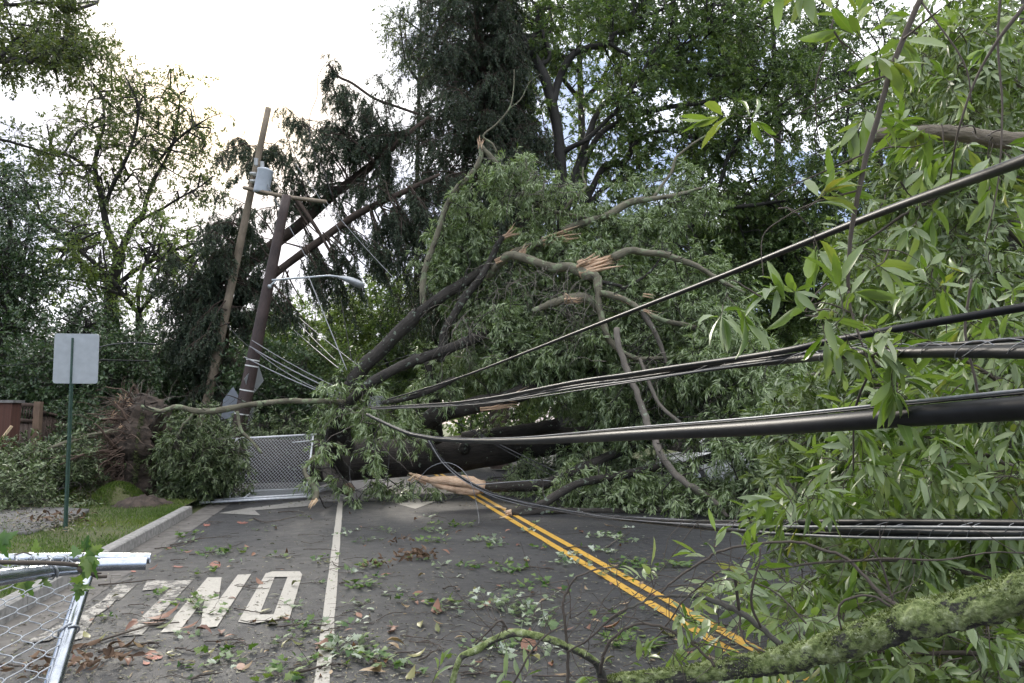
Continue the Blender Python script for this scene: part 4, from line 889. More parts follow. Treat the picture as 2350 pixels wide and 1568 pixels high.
# root plate: lumpy soil on the left, old turf on the right, roots fanning out
rc = P(322, 1040, 16.4); AX = unit(np.array([-.965, -.26, .03])); F2 = frame(AX, (0, 0, 1))
mb = MB(); nr, na = 34, 120; V = []
def lump(a, f): return .10 * math.sin(5 * a + 7 * f) * math.sin(9 * f + 2 * a) + .06 * math.sin(13 * a + 3 * f) * math.sin(19 * f + 4 * a) + .035 * math.sin(31 * a) * math.sin(37 * f + 5 * a)
for i in range(nr + 7):
    f = min(1, i / nr); k_ = max(0, i - nr)
    for j in range(na):
        th = 2 * PI * j / na; R = 1.26 * f * (1 + .07 * math.sin(3 * th + 1) + .05 * math.sin(7 * th) + .03 * math.sin(17 * th)) * (1 - .02 * k_)
        bulge = .60 * (1 - f ** 1.8) + lump(th, f) * min(1, f * 3) + RNG.normal(0, .022) - .07 * k_
        V.append(rc + F2[1] * math.cos(th) * R * .95 + F2[2] * math.sin(th) * R + AX * bulge + RNG.normal(0, .010, 3))
V.append(rc - AX * .45)
n_r = nr + 7; i, j = np.meshgrid(np.arange(n_r - 1), np.arange(na), indexing='ij')
f = np.stack([i * na + j, i * na + (j + 1) % na, (i + 1) * na + (j + 1) % na, (i + 1) * na + j], -1).reshape(-1, 4)
cap = [[(n_r - 1) * na + j_, (n_r - 1) * na + (j_ + 1) % na, n_r * na] for j_ in range(na)]
mb.add(np.array(V), [f, cap]); rp = mb.build('root_plate', M['soil'], OAK, smooth=False); rp['label'] = 'torn up root plate of brown soil'
mb = MB(); n = 900; th = RNG.random(n) * 2 * PI; rr = np.sqrt(RNG.random(n)) * 1.2
B = rc + (np.cos(th) * rr)[:, None] * F2[1] + (np.sin(th) * rr)[:, None] * F2[2] + AX * (.5 * (1 - rr / 1.3))[:, None]
D = AX[None] * RNG.uniform(.2, 1.1, (n, 1)) + (np.cos(th)[:, None] * F2[1] + np.sin(th)[:, None] * F2[2]) * (rr[:, None] * .8) + RNG.normal(0, .3, (n, 3)) + [0, 0, -.15]
g = grow(B, D, RNG.gamma(1.6, .26, n) + .12, 9, .22, -.05); w = RNG.gamma(1.6, .005, (n, 1)) + .003; tubes(mb, g, np.linspace(1, .2, 10)[None] * w, 5, RNG.random(n), rough=.1); mb.build('roots', M['root'], rp)
for k in range(22):
    th_ = RNG.uniform(0, 2 * PI); r_ = RNG.uniform(.2, 1.1); b0 = rc + F2[1] * math.cos(th_) * r_ + F2[2] * math.sin(th_) * r_ + AX * .25; L_ = RNG.uniform(.35, 1.1)
    g1 = grow(b0[None], (AX * .9 + F2[1] * math.cos(th_) * r_ + F2[2] * math.sin(th_) * r_ + RNG.normal(0, .25, 3))[None], L_, 9, .2, -.06)[0]; g1 = cat(g1, 2); mb = MB(); tubes(mb, g1, np.linspace(1, .35, len(g1))[None] * RNG.uniform(.022, .045), 8, caps=True, rough=.15); mb.build('thick_root', M['root'], rp)
mb = MB()
for k in range(26):
    th = RNG.uniform(.15, .85) * PI if k < 14 else RNG.uniform(0, 2 * PI); r_ = 1.15 if k < 14 else RNG.uniform(.2, 1.1)
    c = rc + F2[1] * math.cos(th) * r_ + F2[2] * math.sin(th) * r_ + AX * RNG.uniform(.1, .5); spikes(mb, c, RNG.normal(0, 1, 3) + [0, 0, .9 if k < 14 else 0], RNG.uniform(.12, .3), .03, 4, .5)
mb.build('splintered_roots', M['split'], rp)
mb = MB(); n = 30; B = rc + F2[2] * 1.1 + RNG.normal(0, .25, (n, 3)) * [1, 1, .15]; g = grow(B, RNG.normal(0, .45, (n, 3)) + [0, 0, 1], RNG.uniform(.25, .95, n), 8, .2, -.02); tubes(mb, g, np.linspace(1, .2, 9)[None] * RNG.uniform(.005, .012, (n, 1)), 5); mb.build('upright_roots', M['grey_bark'], rp)
mb = MB(); n = 9000; th = RNG.random(n) * 2 * PI; rr = np.sqrt(RNG.uniform(.25, 1.02, n)) * 1.26
B = rc + (np.cos(th) * rr * .95)[:, None] * F2[1] + (np.sin(th) * rr)[:, None] * F2[2] - AX * (.1 + .25 * (1.3 - rr))[:, None]
leaves(mb, B, -AX + RNG.normal(0, .7, (n, 3)) + [0, 0, -.5], RNG.normal(0, 1, (n, 3)), .09, .012, 'quad', RNG.random(n) * .7); mb.build('turf', M['turf'], rp)
# mound of turf and soil at its foot
def mound(name, c, rx, ry, h, m, label, grass=0):
    mb = MB(); nr, na = 9, 26; V = []
    for i in range(nr):
        f_ = i / (nr - 1)
        for j in range(na):
            th = 2 * PI * j / na; k = 1 + .15 * math.sin(3 * th + c[0]) + .08 * math.sin(5 * th)
            V.append([c[0] + math.cos(th) * rx * f_ * k, c[1] + math.sin(th) * ry * f_ * k, LZ - .03 + h * (1 - f_ ** 2) + RNG.normal(0, .02) * (i < nr - 1)])
    i, j = np.meshgrid(np.arange(nr - 1), np.arange(na), indexing='ij'); f = np.stack([i * na + j, i * na + (j + 1) % na, (i + 1) * na + (j + 1) % na, (i + 1) * na + j], -1).reshape(-1, 4)
    mb.add(V, [f]); o = mb.build(name, m); tag(o, label, 'soil mound')
    if grass:
        g = MB(); n = grass; th = RNG.random(n) * 2 * PI; rr = np.sqrt(RNG.random(n)); B = np.stack([c[0] + np.cos(th) * rx * rr, c[1] + np.sin(th) * ry * rr, LZ - .03 + h * (1 - rr ** 2)], 1)
        leaves(g, B, RNG.normal(0, .4, (n, 3)) + [0, 0, 1], RNG.normal(0, 1, (n, 3)), .07, .008, 'blade', RNG.random(n) * .8); g.build('turf', M['grass'], o)
for i_, (x, y, rx, ry, h, lab, gr) in enumerate(((270, 1150, .55, .5, .38, 'grassy lump of turf torn up at the foot of the root plate', 3500), (330, 1160, .6, .35, .2, 'bare brown soil heap below the turf side of the root plate', 0), (175, 1145, .9, .6, .22, 'low grass covered heave between the sign post and the root plate', 4500))):
    mound('soil_mound', G(x, y, LZ), rx, ry, h, M['soil'] if not gr else M['lawn'], lab, gr)
# limb with leaves lying on the low shrubs at the left
LB = thing('fallen_branch', P(20, 1150, 15), 'long grey fallen branch slanting up from the left edge to the root plate', 'branch')
for path in ([(-40, 1110, 14.8, 6), (20, 1085, 15, 5.5), (95, 1040, 15.2, 5), (170, 1010, 15.4, 4.5), (250, 990, 15.7, 3.5), (330, 975, 16, 3)], [(150, 1018, 15.3, 2.5), (215, 1000, 15.3, 2), (300, 985, 15.5, 1.5)], [(165, 1005, 15.3, 2.5), (240, 992, 15.3, 2), (310, 975, 15.5, 1.5)]):
    mb = MB(); limb(mb, path, 7, .08, wig=.2); mb.build('limb', M['limb_bark'], LB)

# conifers leaning across the poles
def conifer_leaning(label, trunk, d, boughs):
    t = thing('leaning_conifer', P(trunk[0][0], trunk[0][1] + 40, d), label, 'conifer', 'uprooted conifers leaning across the utility poles')
    mb = MB(); p, r = limb(mb, trunk, 10, .06); mb.build('trunk', M['spruce_bark'], t)
    return t, p, r
S_SP = dict(len=.26, m=18, L=.10, asp=.27, spread=.95, tr=.006, ldroop=-.25, kind='quad', grav=-.35, upw=.2, wig=.12, tip=.9)
def sprucy(mbW, mbL, P0, D0, L, r0, ndrop, dl=.55, grav=-.05, seg=7):
    """boughs with curtains of hanging branchlets"""
    g = grow(P0, D0, L, seg, .13, grav); tubes(mbW, g, np.linspace(1, .3, seg + 1)[None] * r0, 5, rough=.1)
    N = len(g); t = RNG.uniform(.12, 1, (N, ndrop)); a, tg = along(g, t); a = a.reshape(-1, 3); tg = tg.reshape(-1, 3); k = len(a)
    side = unit(np.cross(tg, [0, 0, 1.0])) * RNG.choice([-1, 1], (k, 1))
    c2 = grow(a, unit(tg * .55 + side * RNG.uniform(.2, .9, (k, 1)) + [0, 0, -.2]), dl * RNG.uniform(.4, 1.3, k), 4, .18, -.35); tubes(mbW, c2, np.linspace(1, .4, 5)[None] * .007, 3)
    t = np.broadcast_to(np.linspace(.15, .999, 4)[None], (k, 4)) + 0; a, tg = along(c2, t); a = a.reshape(-1, 3); tg = tg.reshape(-1, 3)
    sprays(mbW, mbL, a, unit(tg * .6 + RNG.normal(0, .5, a.shape) + [0, 0, -.35]), S_SP)
def boughs_at(lst, d, rd=.6):
    P0, D0, L = [], [], []
    for x0, y0, x1, y1, n in lst:
        for k in range(n):
            dd = d + RNG.uniform(-rd, rd); a = P(x0 + RNG.normal(0, 6), y0 + RNG.normal(0, 6), dd); b = P(x1 + RNG.normal(0, 22), y1 + RNG.normal(0, 18), dd + RNG.uniform(-.9, .9)); P0.append(a); D0.append(b - a + [0, 0, .15]); L.append(np.linalg.norm(b - a))
    return np.array(P0), np.array(D0), np.array(L)
dC = 25.6
c1, p, r = conifer_leaning('upper one of the two big conifer trunks leaning right across the poles', [(430, 742, dC, 15), (480, 700, dC, 15), (539, 656, dC, 14), (578, 601, dC, 13.5), (683, 520, dC, 13), (761, 449, dC, 12), (820, 406, dC, 11), (905, 335, dC, 8), (985, 270, dC, 5)], dC, None)
mbW, mbL = MB(), MB()
B1 = [(560, 610, 480, 560, 4), (640, 550, 560, 330, 3), (600, 560, 520, 480, 3), (700, 500, 600, 390, 4), (560, 330, 530, 345, 2), (720, 480, 650, 330, 4), (760, 450, 700, 310, 4), (800, 410, 740, 240, 5), (830, 390, 775, 190, 4), (860, 370, 760, 300, 5), (880, 350, 800, 260, 5), (900, 330, 830, 180, 4), (900, 330, 870, 420, 5), (850, 380, 800, 470, 3), (760, 450, 830, 560, 3), (690, 510, 760, 610, 3), (790, 420, 690, 440, 3), (930, 300, 860, 300, 5)]
P0, D0, L = boughs_at(B1, dC - .2); sprucy(mbW, mbL, P0, D0, L, .028, 18); 
P0, D0, L = boughs_at([(598, 330, 540, 335, 2), (598, 340, 560, 400, 3), (600, 320, 650, 350, 2), (610, 350, 665, 330, 2)], dA + .9, .2); sprucy(mbW, mbL, P0, D0, L, .02, 10)
q, _ = pix([(754, 148, dC, 3), (777, 176, dC, 3.5), (808, 191, dC, 3.5), (859, 226, dC, 4), (914, 246, dC, 5), (960, 262, dC, 5)]); tubes(mbW, q, .05, 7)
P0, D0, L = boughs_at([(808, 191, 790, 260, 3), (859, 226, 850, 300, 4), (777, 176, 770, 230, 2), (760, 150, 790, 160, 2), (754, 150, 735, 240, 2)], dC, .1); sprucy(mbW, mbL, P0, D0, L, .012, 8, dl=.35)
mbW.build('boughs', M['spruce_bark'], c1); mbL.build('needles', M['spruce'], c1)
c2, p, r = conifer_leaning('lower one of the two big conifer trunks leaning right across the poles', [(461, 754, dC - 1.5, 10), (500, 728, dC - 1.5, 10), (543, 703, dC - 1.5, 10), (600, 655, dC - 1.5, 9.5), (656, 609, dC - 1.5, 9), (742, 547, dC - 1.5, 9), (820, 492, dC - 1.5, 8.5), (918, 445, dC - 1.5, 7), (1010, 400, dC - 1.5, 4)], dC - 1.5, None)
mbW, mbL = MB(), MB()
B2 = [(780, 520, 850, 600, 4), (700, 570, 760, 680, 4), (740, 545, 830, 640, 4), (850, 480, 900, 620, 5), (900, 450, 960, 560, 5), (900, 450, 850, 400, 3), (620, 640, 700, 740, 3), (690, 580, 800, 720, 3), (650, 610, 620, 700, 2), (940, 430, 1000, 500, 5), (870, 470, 930, 520, 4), (560, 690, 500, 560, 3), (590, 660, 480, 640, 3), (640, 620, 560, 520, 2)]
P0, D0, L = boughs_at(B2, dC - 1.7); sprucy(mbW, mbL, P0, D0, L, .028, 18)
# dead snags
for a_, b_ in (((678, 454), (771, 602)), ((678, 470), (740, 545)), ((600, 655), (500, 590)), ((640, 620), (520, 560)), ((700, 570), (600, 545)), ((590, 660), (470, 600)), ((520, 712), (430, 650)), ((650, 610), (700, 700)), ((760, 540), (850, 620)), ((560, 690), (450, 690))):
    q, _ = pix([(*a_, dC - 1.5, 4), ((a_[0] + b_[0]) / 2 + RNG.normal(0, 5), (a_[1] + b_[1]) / 2 + RNG.normal(0, 5), dC - 1.6, 3), (*b_, dC - 1.7, 1)]); tubes(mbW, q, np.linspace(1, .4, len(q))[None] * (.085 if a_ == (678, 454) else .035), 6)
mbW.build('boughs', M['spruce_bark'], c2); mbL.build('needles', M['spruce'], c2)
# broken conifer wrapped round the foot of the tan pole
t = thing('broken_conifer', P(480, 1010, 25), 'ragged conifer standing against the tan utility pole with drooping boughs', 'conifer')
mbW, mbL = MB(), MB()
tubes(mbW, cat([P(505, 1060, 24.5), P(515, 860, 24.5), P(525, 700, 24.5), P(545, 560, 24.6), P(560, 480, 24.7)], 5), np.linspace(.14, .04, 21)[None], 8, rough=.06)
B3 = [(535, 600, 470, 620, 6), (530, 640, 590, 660, 3), (535, 560, 500, 570, 5), (540, 520, 520, 500, 4), (520, 700, 400, 690, 8), (520, 690, 460, 760, 8), (520, 740, 420, 780, 8), (515, 800, 430, 860, 8), (515, 860, 420, 920, 6), (520, 700, 590, 740, 5), (515, 820, 590, 850, 5), (515, 780, 560, 880, 4), (520, 640, 460, 690, 6), (515, 900, 570, 930, 4), (520, 660, 350, 640, 4), (520, 720, 350, 740, 4)]
P0, D0, L = boughs_at(B3, 23.3, .9); sprucy(mbW, mbL, P0, D0, L, .024, 22)
mbW.build('trunk', M['spruce_bark'], t); mbL.build('needles', M['spruce'], t)
# the standing spruce
dS2 = 27.0
t = thing('spruce_tree', P(1120, 1035, dS2), 'tall dark spruce with drooping boughs standing left of the large oak', 'conifer')
mbT_, mbW, mbL = MB(), MB(), MB()
q, rr = pix([(1150, 1075, dS2, 24), (1140, 800, dS2, 22), (1128, 500, dS2, 17), (1112, 250, dS2, 14), (1098, 60, dS2, 11), (1090, -150, dS2, 7), (1085, -400, dS2, 2)]); tubes(mbT_, q, rr[None], 12, rough=.05); mbT_.build('trunk', M['spruce_bark'], t)
P0, D0, L = [], [], []
for k in range(620):
    y = RNG.uniform(-330, 760) if k < 420 else RNG.uniform(60, 720); x = 1085 + (y + 400) * .055; a = P(x, y, dS2); th = RNG.uniform(0, 2 * PI)
    fr_ = (y + 400) / 1150; left = 2.5 + 1.6 * min(1, fr_ * 1.4); right = 1.3 + 1.3 * fr_; reach = left if math.cos(th) < 0 else right
    P0.append(a); D0.append([math.cos(th), math.sin(th) * .9, RNG.uniform(.0, .35)]); L.append(reach * RNG.uniform(.7, 1.12))
sprucy(mbW, mbL, np.array(P0), np.array(D0), np.array(L), .03, 15, dl=.8, grav=-.09)
print('spruce verts', mbL.n)
mbW.build('boughs', M['spruce_bark'], t); mbL.build('needles', M['spruce'], t)
# ================================================================ standing trees
S_BG = dict(len=.5, m=17, L=.19, asp=.36, spread=.9, tr=.004, ldroop=-.1, kind='quad', grav=-.12, upw=.5)
def tree(name, label, d, limbs, leafmat_, S, n1, L1, n2, L2, ns, bark='bg_bark', group=None, base=None, tmin=.3, r1=.03, r2=.012, extra=None, up=.15, cat_='tree', back=0.0):
    x0, y0 = limbs[0][0][:2]; b = base if base is not None else P(x0, y0, d) * [1, 1, 0]
    t = thing(name, b, label, cat_, group); mbK = MB(); LL = []
    for i, L in enumerate(limbs):
        L = [(*q[:2], (q[2] if len(q) > 3 else d), q[-1]) for q in L]; p, r = pix(L); 
        if i: p = p + np.concatenate([np.zeros((1, 3)), np.cumsum(RNG.normal(0, .03, (len(p) - 1, 3)) * [.3, 1, .3], axis=0)]) + np.linspace(0, 1, len(p))[:, None] * np.array([0, RNG.uniform(-2, 2), 0])
        tubes(mbK, p, r[None], 10 if i == 0 else 8, caps=True, rough=.07); LL.append((p, r))
    mbK.build('trunk', M[bark], t)
    mbW, mbT, mbL = MB(), MB(), MB()
    for e in (extra or []):     # free crown blobs joined to the nearest limb
        cx, cy, rx, ry, rd, n = e; cen = P(cx, cy, d); allp = np.concatenate([p for p, _ in LL[:]]); 
        for k in range(n):
            while True:
                q = RNG.uniform(-1, 1, 3)
                if (q ** 2).sum() <= 1: break
            e1 = P(cx + q[0] * rx, cy + q[1] * ry, d + back + q[2] * rd); s0 = allp[np.argmin(np.linalg.norm(allp - e1, axis=1) + RNG.uniform(0, 1.2, len(allp)))]
            m_ = (s0 + e1) / 2 + RNG.normal(0, .25, 3) + [0, 0, .2]; pp = cat([s0, m_, e1], 4); rr = np.linspace(.05, .018, len(pp)); tubes(mbW, pp, rr[None], 5, rough=.1); LL.append((pp[len(pp) // 3:], rr[len(pp) // 3:]))
    twigs_on(mbW, mbT, mbL, LL[1:] if len(LL) > 1 else LL, n1, L1, n2, L2, ns, S, tmin, r1, r2, up=up)
    if mbW.n: mbW.build('branches', M[bark], t)
    mbT.build('twigs', M[bark], t); mbL.build('crown', M[leafmat_], t); print(name, mbL.n); return t

# big standing oak behind the pile
dO = 28.0
o_limbs = [[(1300, 1070, 24), (1302, 800, 22), (1298, 600, 18), (1289, 430, 15), (1281, 312, 13), (1269, 250, 13), (1250, 180, 13), (1215, 117, 13), (1207, 98, 12)],
 [(1207, 98, 11), (1176, 70, 9), (1133, 35, 8), (1098, 0, 7), (1060, -50, 6), (1010, -90, 4)], [(1212, 100, 10), (1222, 75, 9), (1238, 47, 8), (1246, 0, 8), (1255, -60, 6), (1240, -150, 4)],
 [(1269, 240, 9), (1281, 187, 9), (1301, 144, 9), (1332, 113, 8), (1398, 94, 7), (1406, 74, 6), (1457, 51, 5), (1469, 27, 5), (1531, 0, 4), (1580, -40, 3)],
 [(1398, 100, 5), (1457, 125, 4), (1515, 98, 4), (1555, 97, 4), (1594, 70, 3), (1640, 40, 2)],
 [(1240, 150, 6), (1262, 120, 5), (1235, 40, 5), (1230, 0, 4), (1180, -60, 3)],
 [(1289, 480, 9), (1340, 340, 8), (1375, 254, 7), (1430, 211, 6.5), (1496, 160, 6), (1551, 133, 6), (1594, 156, 5), (1640, 175, 3.5), (1700, 170, 2)],
 [(1292, 500, 9), (1360, 330, 7), (1414, 281, 7), (1476, 254, 7), (1554, 234, 6), (1608, 226, 6), (1666, 203, 5), (1756, 156, 3.5), (1830, 130, 2)],
 [(1289, 355, 7), (1310, 345, 6.5), (1344, 332, 6), (1390, 290, 5), (1440, 230, 4), (1500, 120, 3)],
 [(1295, 560, 9), (1360, 430, 8), (1394, 371, 8), (1437, 363, 8), (1457, 324, 7), (1453, 289, 5)], [(1450, 340, 5), (1480, 310, 5), (1540, 295, 4), (1600, 310, 3), (1660, 330, 2)],
 [(1296, 640, 10), (1450, 520, 9), (1555, 455, 8), (1652, 430, 7), (1700, 410, 6), (1780, 370, 3)], [(1300, 720, 10), (1420, 640, 9), (1520, 560, 8), (1620, 500, 6), (1740, 480, 4), (1860, 470, 2)],
 [(1290, 600, 12), (1250, 461, 12), (1223, 414, 11), (1190, 330, 8), (1180, 250, 6), (1130, 180, 4)],
 [(1650, 430, 5), (1680, 340, 5), (1740, 280, 4), (1800, 240, 3)], [(1295, 570, 8), (1330, 500, 7), (1400, 420, 6), (1480, 400, 4)]]
tree('oak_tree', 'large spreading oak with dark crooked limbs standing behind the fallen crown', dO, o_limbs, 'bg_oak', S_BG, 2.3, 1.4, 4, .8, 3, tmin=.25, back=1.6,
     extra=[(1450, 40, 280, 80, 2.5, 24), (1600, 150, 220, 100, 2.5, 20), (1700, 340, 180, 110, 2.5, 18), (1380, 190, 140, 110, 2.2, 9), (1560, 360, 200, 70, 2.2, 10), (1330, 400, 90, 110, 2, 8), (1700, 520, 170, 90, 2.5, 26), (1480, 560, 180, 60, 2.5, 16), (1230, 300, 80, 120, 2, 10), (1180, 80, 90, 80, 2, 10), (1620, 0, 220, 60, 2, 16), (1760, 120, 100, 100, 2, 8), (1600, 640, 200, 70, 3, 20), (1800, 640, 120, 120, 2.5, 16), (1850, 250, 90, 120, 2, 8)])
def blob_tree(name, label, x, d, ytop, ybot, w, mat_, n, S=S_BG, bark='bg_bark', group=None, trunk_r=11, cat_='tree', L1=1.2, n2=5, ns=4, n1=2.2, rd=2.5):
    g = (CAMZ * F_) / d + 970; top = ytop + (ybot - ytop) * .25
    lim = [[(x, g + 12, trunk_r * 1.15), (x + RNG.uniform(-15, 15), (g + top) / 2, trunk_r), (x + RNG.uniform(-20, 20), top, trunk_r * .4)]]
    for k in range(4):
        s = -1 if k % 2 else 1; y0 = top + (ybot - top) * RNG.uniform(.5, 1.0); lim.append([(x, y0, trunk_r * .6), (x + s * w * .2, y0 - (ybot - ytop) * .15, trunk_r * .45), (x + s * w * RNG.uniform(.2, .4), y0 - (ybot - ytop) * .4, trunk_r * .2)])
    return tree(name, label, d, lim, mat_, S, n1, L1, n2, .75, ns, bark, group, extra=[(x, (ytop + ybot) / 2, w / 2, (ybot - ytop) / 2, rd, n)], cat_=cat_)
# overhanging branch entering at the top left
S_TL = dict(S_BG, L=.10, len=.3, m=10, asp=.45, tr=.003)
tree('shade_tree', 'shade tree off the left edge reaching over the sky with leafy boughs', 18, [[(-420, 1130, 34), (-400, 600, 30), (-330, 250, 24), (-250, 150, 18)],
 [(-250, 150, 12), (-120, 150, 8), (0, 162, 6), (51, 176, 5), (90, 176, 4), (133, 189, 3.5), (184, 180, 2.5), (211, 195, 1.5)], [(133, 188, 3), (146, 158, 3), (187, 130, 2), (215, 150, 1)],
 [(-250, 130, 12), (-100, 100, 7), (0, 90, 5), (51, 82, 4), (100, 60, 3), (150, 40, 1.5)], [(-200, 60, 8), (-60, 20, 5), (30, 10, 4), (120, 5, 3), (175, 25, 1.5)], [(-250, 300, 8), (-100, 290, 5), (0, 300, 3), (60, 310, 1.5)]],
 'bg_thin', S_TL, 3.4, .55, 4, .4, 3, tmin=.3, r1=.014, r2=.006, extra=[(30, 60, 60, 60, .8, 10), (170, 25, 30, 22, .5, 4), (200, 145, 45, 25, .5, 7), (90, 95, 60, 30, .6, 7), (20, 150, 40, 30, .5, 4), (120, 15, 50, 15, .5, 4)])
# thin crowned tree against the bright sky, left
S_TH = dict(S_BG, L=.17, len=.45, m=10, asp=.42)
tree('locust_tree', 'tall thin crowned tree against the bright sky at the left', 32, [[(262, 1070, 17), (258, 800, 16), (256, 660, 15), (273, 600, 13), (275, 578, 12)], [(270, 585, 9), (250, 527, 8), (242, 469, 7), (230, 410, 6), (234, 351, 4), (250, 290, 3), (240, 220, 1.5)],
 [(278, 575, 9), (300, 520, 7), (320, 488, 6), (336, 430, 5), (363, 371, 4), (387, 312, 3.5), (394, 254, 2.5), (400, 200, 1)], [(244, 470, 5), (273, 430, 5), (324, 359, 4), (351, 273, 3), (330, 210, 1.5)], [(232, 410, 4), (176, 367, 4), (136, 350, 3), (130, 300, 1.5)],
 [(258, 650, 8), (211, 625, 7), (156, 551, 5), (120, 500, 3), (90, 440, 1.5)], [(300, 520, 4), (400, 470, 3), (480, 430, 1.5)], [(363, 371, 3), (430, 320, 3), (500, 290, 1.5)], [(260, 660, 7), (330, 600, 5), (400, 560, 4), (460, 540, 2)]],
 'bg_thin', S_TH, 1.7, 1.1, 4, .8, 2, tmin=.4, extra=[(300, 300, 190, 120, 2.5, 44), (200, 400, 110, 90, 2, 22), (440, 330, 70, 60, 2, 8), (330, 220, 110, 50, 1.5, 9), (160, 320, 60, 60, 1.5, 5), (380, 420, 90, 50, 2, 7), (455, 440, 40, 25, 1.5, 3)])
tree('locust_tree', 'light green airy tree in front of the thin crowned one at the left', 30, [[(330, 1070, 9), (325, 850, 9), (318, 720, 7)], [(318, 720, 5), (260, 640, 5), (180, 560, 4), (120, 520, 2)], [(318, 720, 5), (380, 640, 4), (440, 580, 3), (500, 560, 1.5)], [(320, 740, 5), (310, 640, 4), (330, 560, 3), (340, 500, 2)], [(290, 680, 4), (200, 650, 3), (120, 640, 2)]],
 'bg_light', S_TH, 1.5, 1.1, 4, .7, 2, extra=[(270, 560, 180, 75, 2, 34), (400, 600, 100, 60, 2, 18), (150, 600, 80, 60, 2, 14), (300, 680, 180, 40, 2, 20)])
# dark trees and shrubs of the left bank
gl = 'dark trees filling the left bank'
blob_tree('holly_tree', 'dark evergreen tree at the left edge', 5, 26, 330, 900, 190, 'shrub', 46, dict(S_BG, L=.13, asp=.5, m=12), group=gl, rd=2)
blob_tree('holly_tree', 'dark evergreen behind the road sign', 170, 27, 680, 960, 230, 'shrub', 30, dict(S_BG, L=.13, asp=.5, m=12), group=gl, rd=2)
blob_tree('holly_tree', 'dark evergreen between the sign and the tan pole', 370, 29, 730, 980, 260, 'shrub', 28, dict(S_BG, L=.13, asp=.5, m=12), group=gl, rd=2)
S_SH = dict(S_BG, L=.12, asp=.45, m=12, len=.35)
def shrub(label, x, d, ytop, w, n, mat_='shrub', S=S_SH, name='shrub', rd=1.0, r=.02):
    g = (CAMZ - LZ) * F_ / d + 970; t = thing(name, G(x, g, LZ), label, 'shrub'); mbW, mbT, mbL = MB(), MB(), MB(); LL = []
    root = G(x, g, LZ) - [0, 0, .1]
    for k in range(n):
        e = P(x + RNG.uniform(-.5, .5) * w, RNG.uniform(ytop + (g - ytop) * .0, g - (g - ytop) * .12), d + RNG.uniform(-rd, rd)); s0 = root + [(e[0] - root[0]) * .5, (e[1] - root[1]) * .5, 0]
        pp = cat([s0, (s0 + e) / 2 + RNG.normal(0, .08, 3), e], 4); rr = np.linspace(r, r * .35, len(pp)); tubes(mbW, pp, rr[None], 5); LL.append((pp[2:], rr[2:]))
    twigs_on(mbW, mbT, mbL, LL, 3, .6, 4, .4, 3, S, .2, r * .5, r * .25); mbW.build('stems', M['bg_bark'], t); mbT.build('twigs', M['twig'], t); mbL.build('foliage', M[mat_], t); return t
shrub('glossy dark shrub behind the wooden fence', 60, 21.5, 760, 260, 34); shrub('glossy dark shrub right behind the road sign post', 230, 21, 770, 200, 34); shrub('glossy dark shrub above the root plate', 360, 24, 760, 180, 30)
shrub('dark shrub around the foot of the tan pole', 470, 24.5, 820, 160, 24); shrub('dark leafy shrub right of the dark pole', 640, 22.5, 800, 180, 30); shrub('mid green shrub behind the service wires', 730, 24, 760, 160, 26, 'bg_oak')
S_LOW = dict(S_SH, L=.10, asp=.32, len=.22, m=11)
shrub('low spreading juniper like shrub in front of the wooden fence', 60, 15.5, 1045, 260, 60, 'bush_leaf', S_LOW, rd=.9, r=.012); shrub('low shrub under the fallen branch beside the post', 175, 16.6, 1050, 140, 34, 'shrub', S_LOW, rd=.6, r=.012)
shrub('leafy debris covered low shrub at the left edge', -30, 13.6, 1120, 170, 30, 'bush_leaf', S_LOW, rd=.4, r=.010)
shrub('green clump of ground shrub behind the root plate', 215, 18.5, 930, 120, 22, 'shrub', S_LOW, rd=.5, r=.012)
# paler and darker trees beyond
gf = 'trees far down the road'
blob_tree('far_tree', 'pale green tree in the gap below the street lamp', 720, 44, 700, 960, 260, 'bg_light', 34, dict(S_BG, L=.22, len=.6), group=gf, n2=4)
blob_tree('far_tree', 'light green tree right of the street lamp', 860, 38, 590, 980, 200, 'bg_light', 38, dict(S_BG, L=.19, len=.55), group=gf)
blob_tree('far_tree', 'dull green tree behind the leaning trunks', 590, 40, 690, 960, 220, 'bg_oak', 28, dict(S_BG, L=.19, len=.55), group=gf)
blob_tree('far_tree', 'green tree below the standing spruce', 960, 34, 620, 1000, 200, 'bg_oak', 36, dict(S_BG, L=.17), group=gf)
gr_ = 'dark woodland trees behind the fallen crown'
blob_tree('woodland_tree', 'dark woodland tree directly behind the fallen crown', 1150, 34, 480, 1000, 300, 'bg_oak', 46, dict(S_BG, L=.18, m=12), group=gr_, rd=3)
blob_tree('woodland_tree', 'dark woodland tree right of the large oak trunk', 1420, 33, 560, 1000, 320, 'bg_oak', 50, dict(S_BG, L=.18, m=12), group=gr_, rd=3)
blob_tree('woodland_tree', 'dark woodland tree above the upper black cable', 1700, 30, 330, 980, 340, 'bg_oak', 46, dict(S_BG, L=.18, m=12), group=gr_, rd=3)
blob_tree('woodland_tree', 'tall woodland tree behind the near foliage at the right', 2010, 26, -60, 900, 420, 'bg_oak', 70, dict(S_BG, L=.16, m=12), group=gr_, rd=2.5)
blob_tree('woodland_tree', 'woodland tree at the right edge behind the near foliage', 2330, 24, -60, 900, 380, 'bg_oak', 62, dict(S_BG, L=.16, m=12), group=gr_, rd=2.5)
blob_tree('woodland_tree', 'thin light tree behind the top of the spruce', 960, 34, -60, 190, 130, 'bg_thin', 9, dict(S_BG, L=.14, m=9), group=gr_, rd=1.2, trunk_r=6)
blob_tree('woodland_tree', 'woodland tree at the top between the large oak and the near foliage', 1780, 33, -90, 330, 330, 'bg_oak', 30, dict(S_BG, L=.18, m=12), group=gr_, rd=2)
blob_tree('woodland_tree', 'woodland tree between the spruce top and the large oak', 1330, 37, -110, 260, 260, 'bg_oak', 16, dict(S_BG, L=.18, m=12), group=gr_, rd=2)
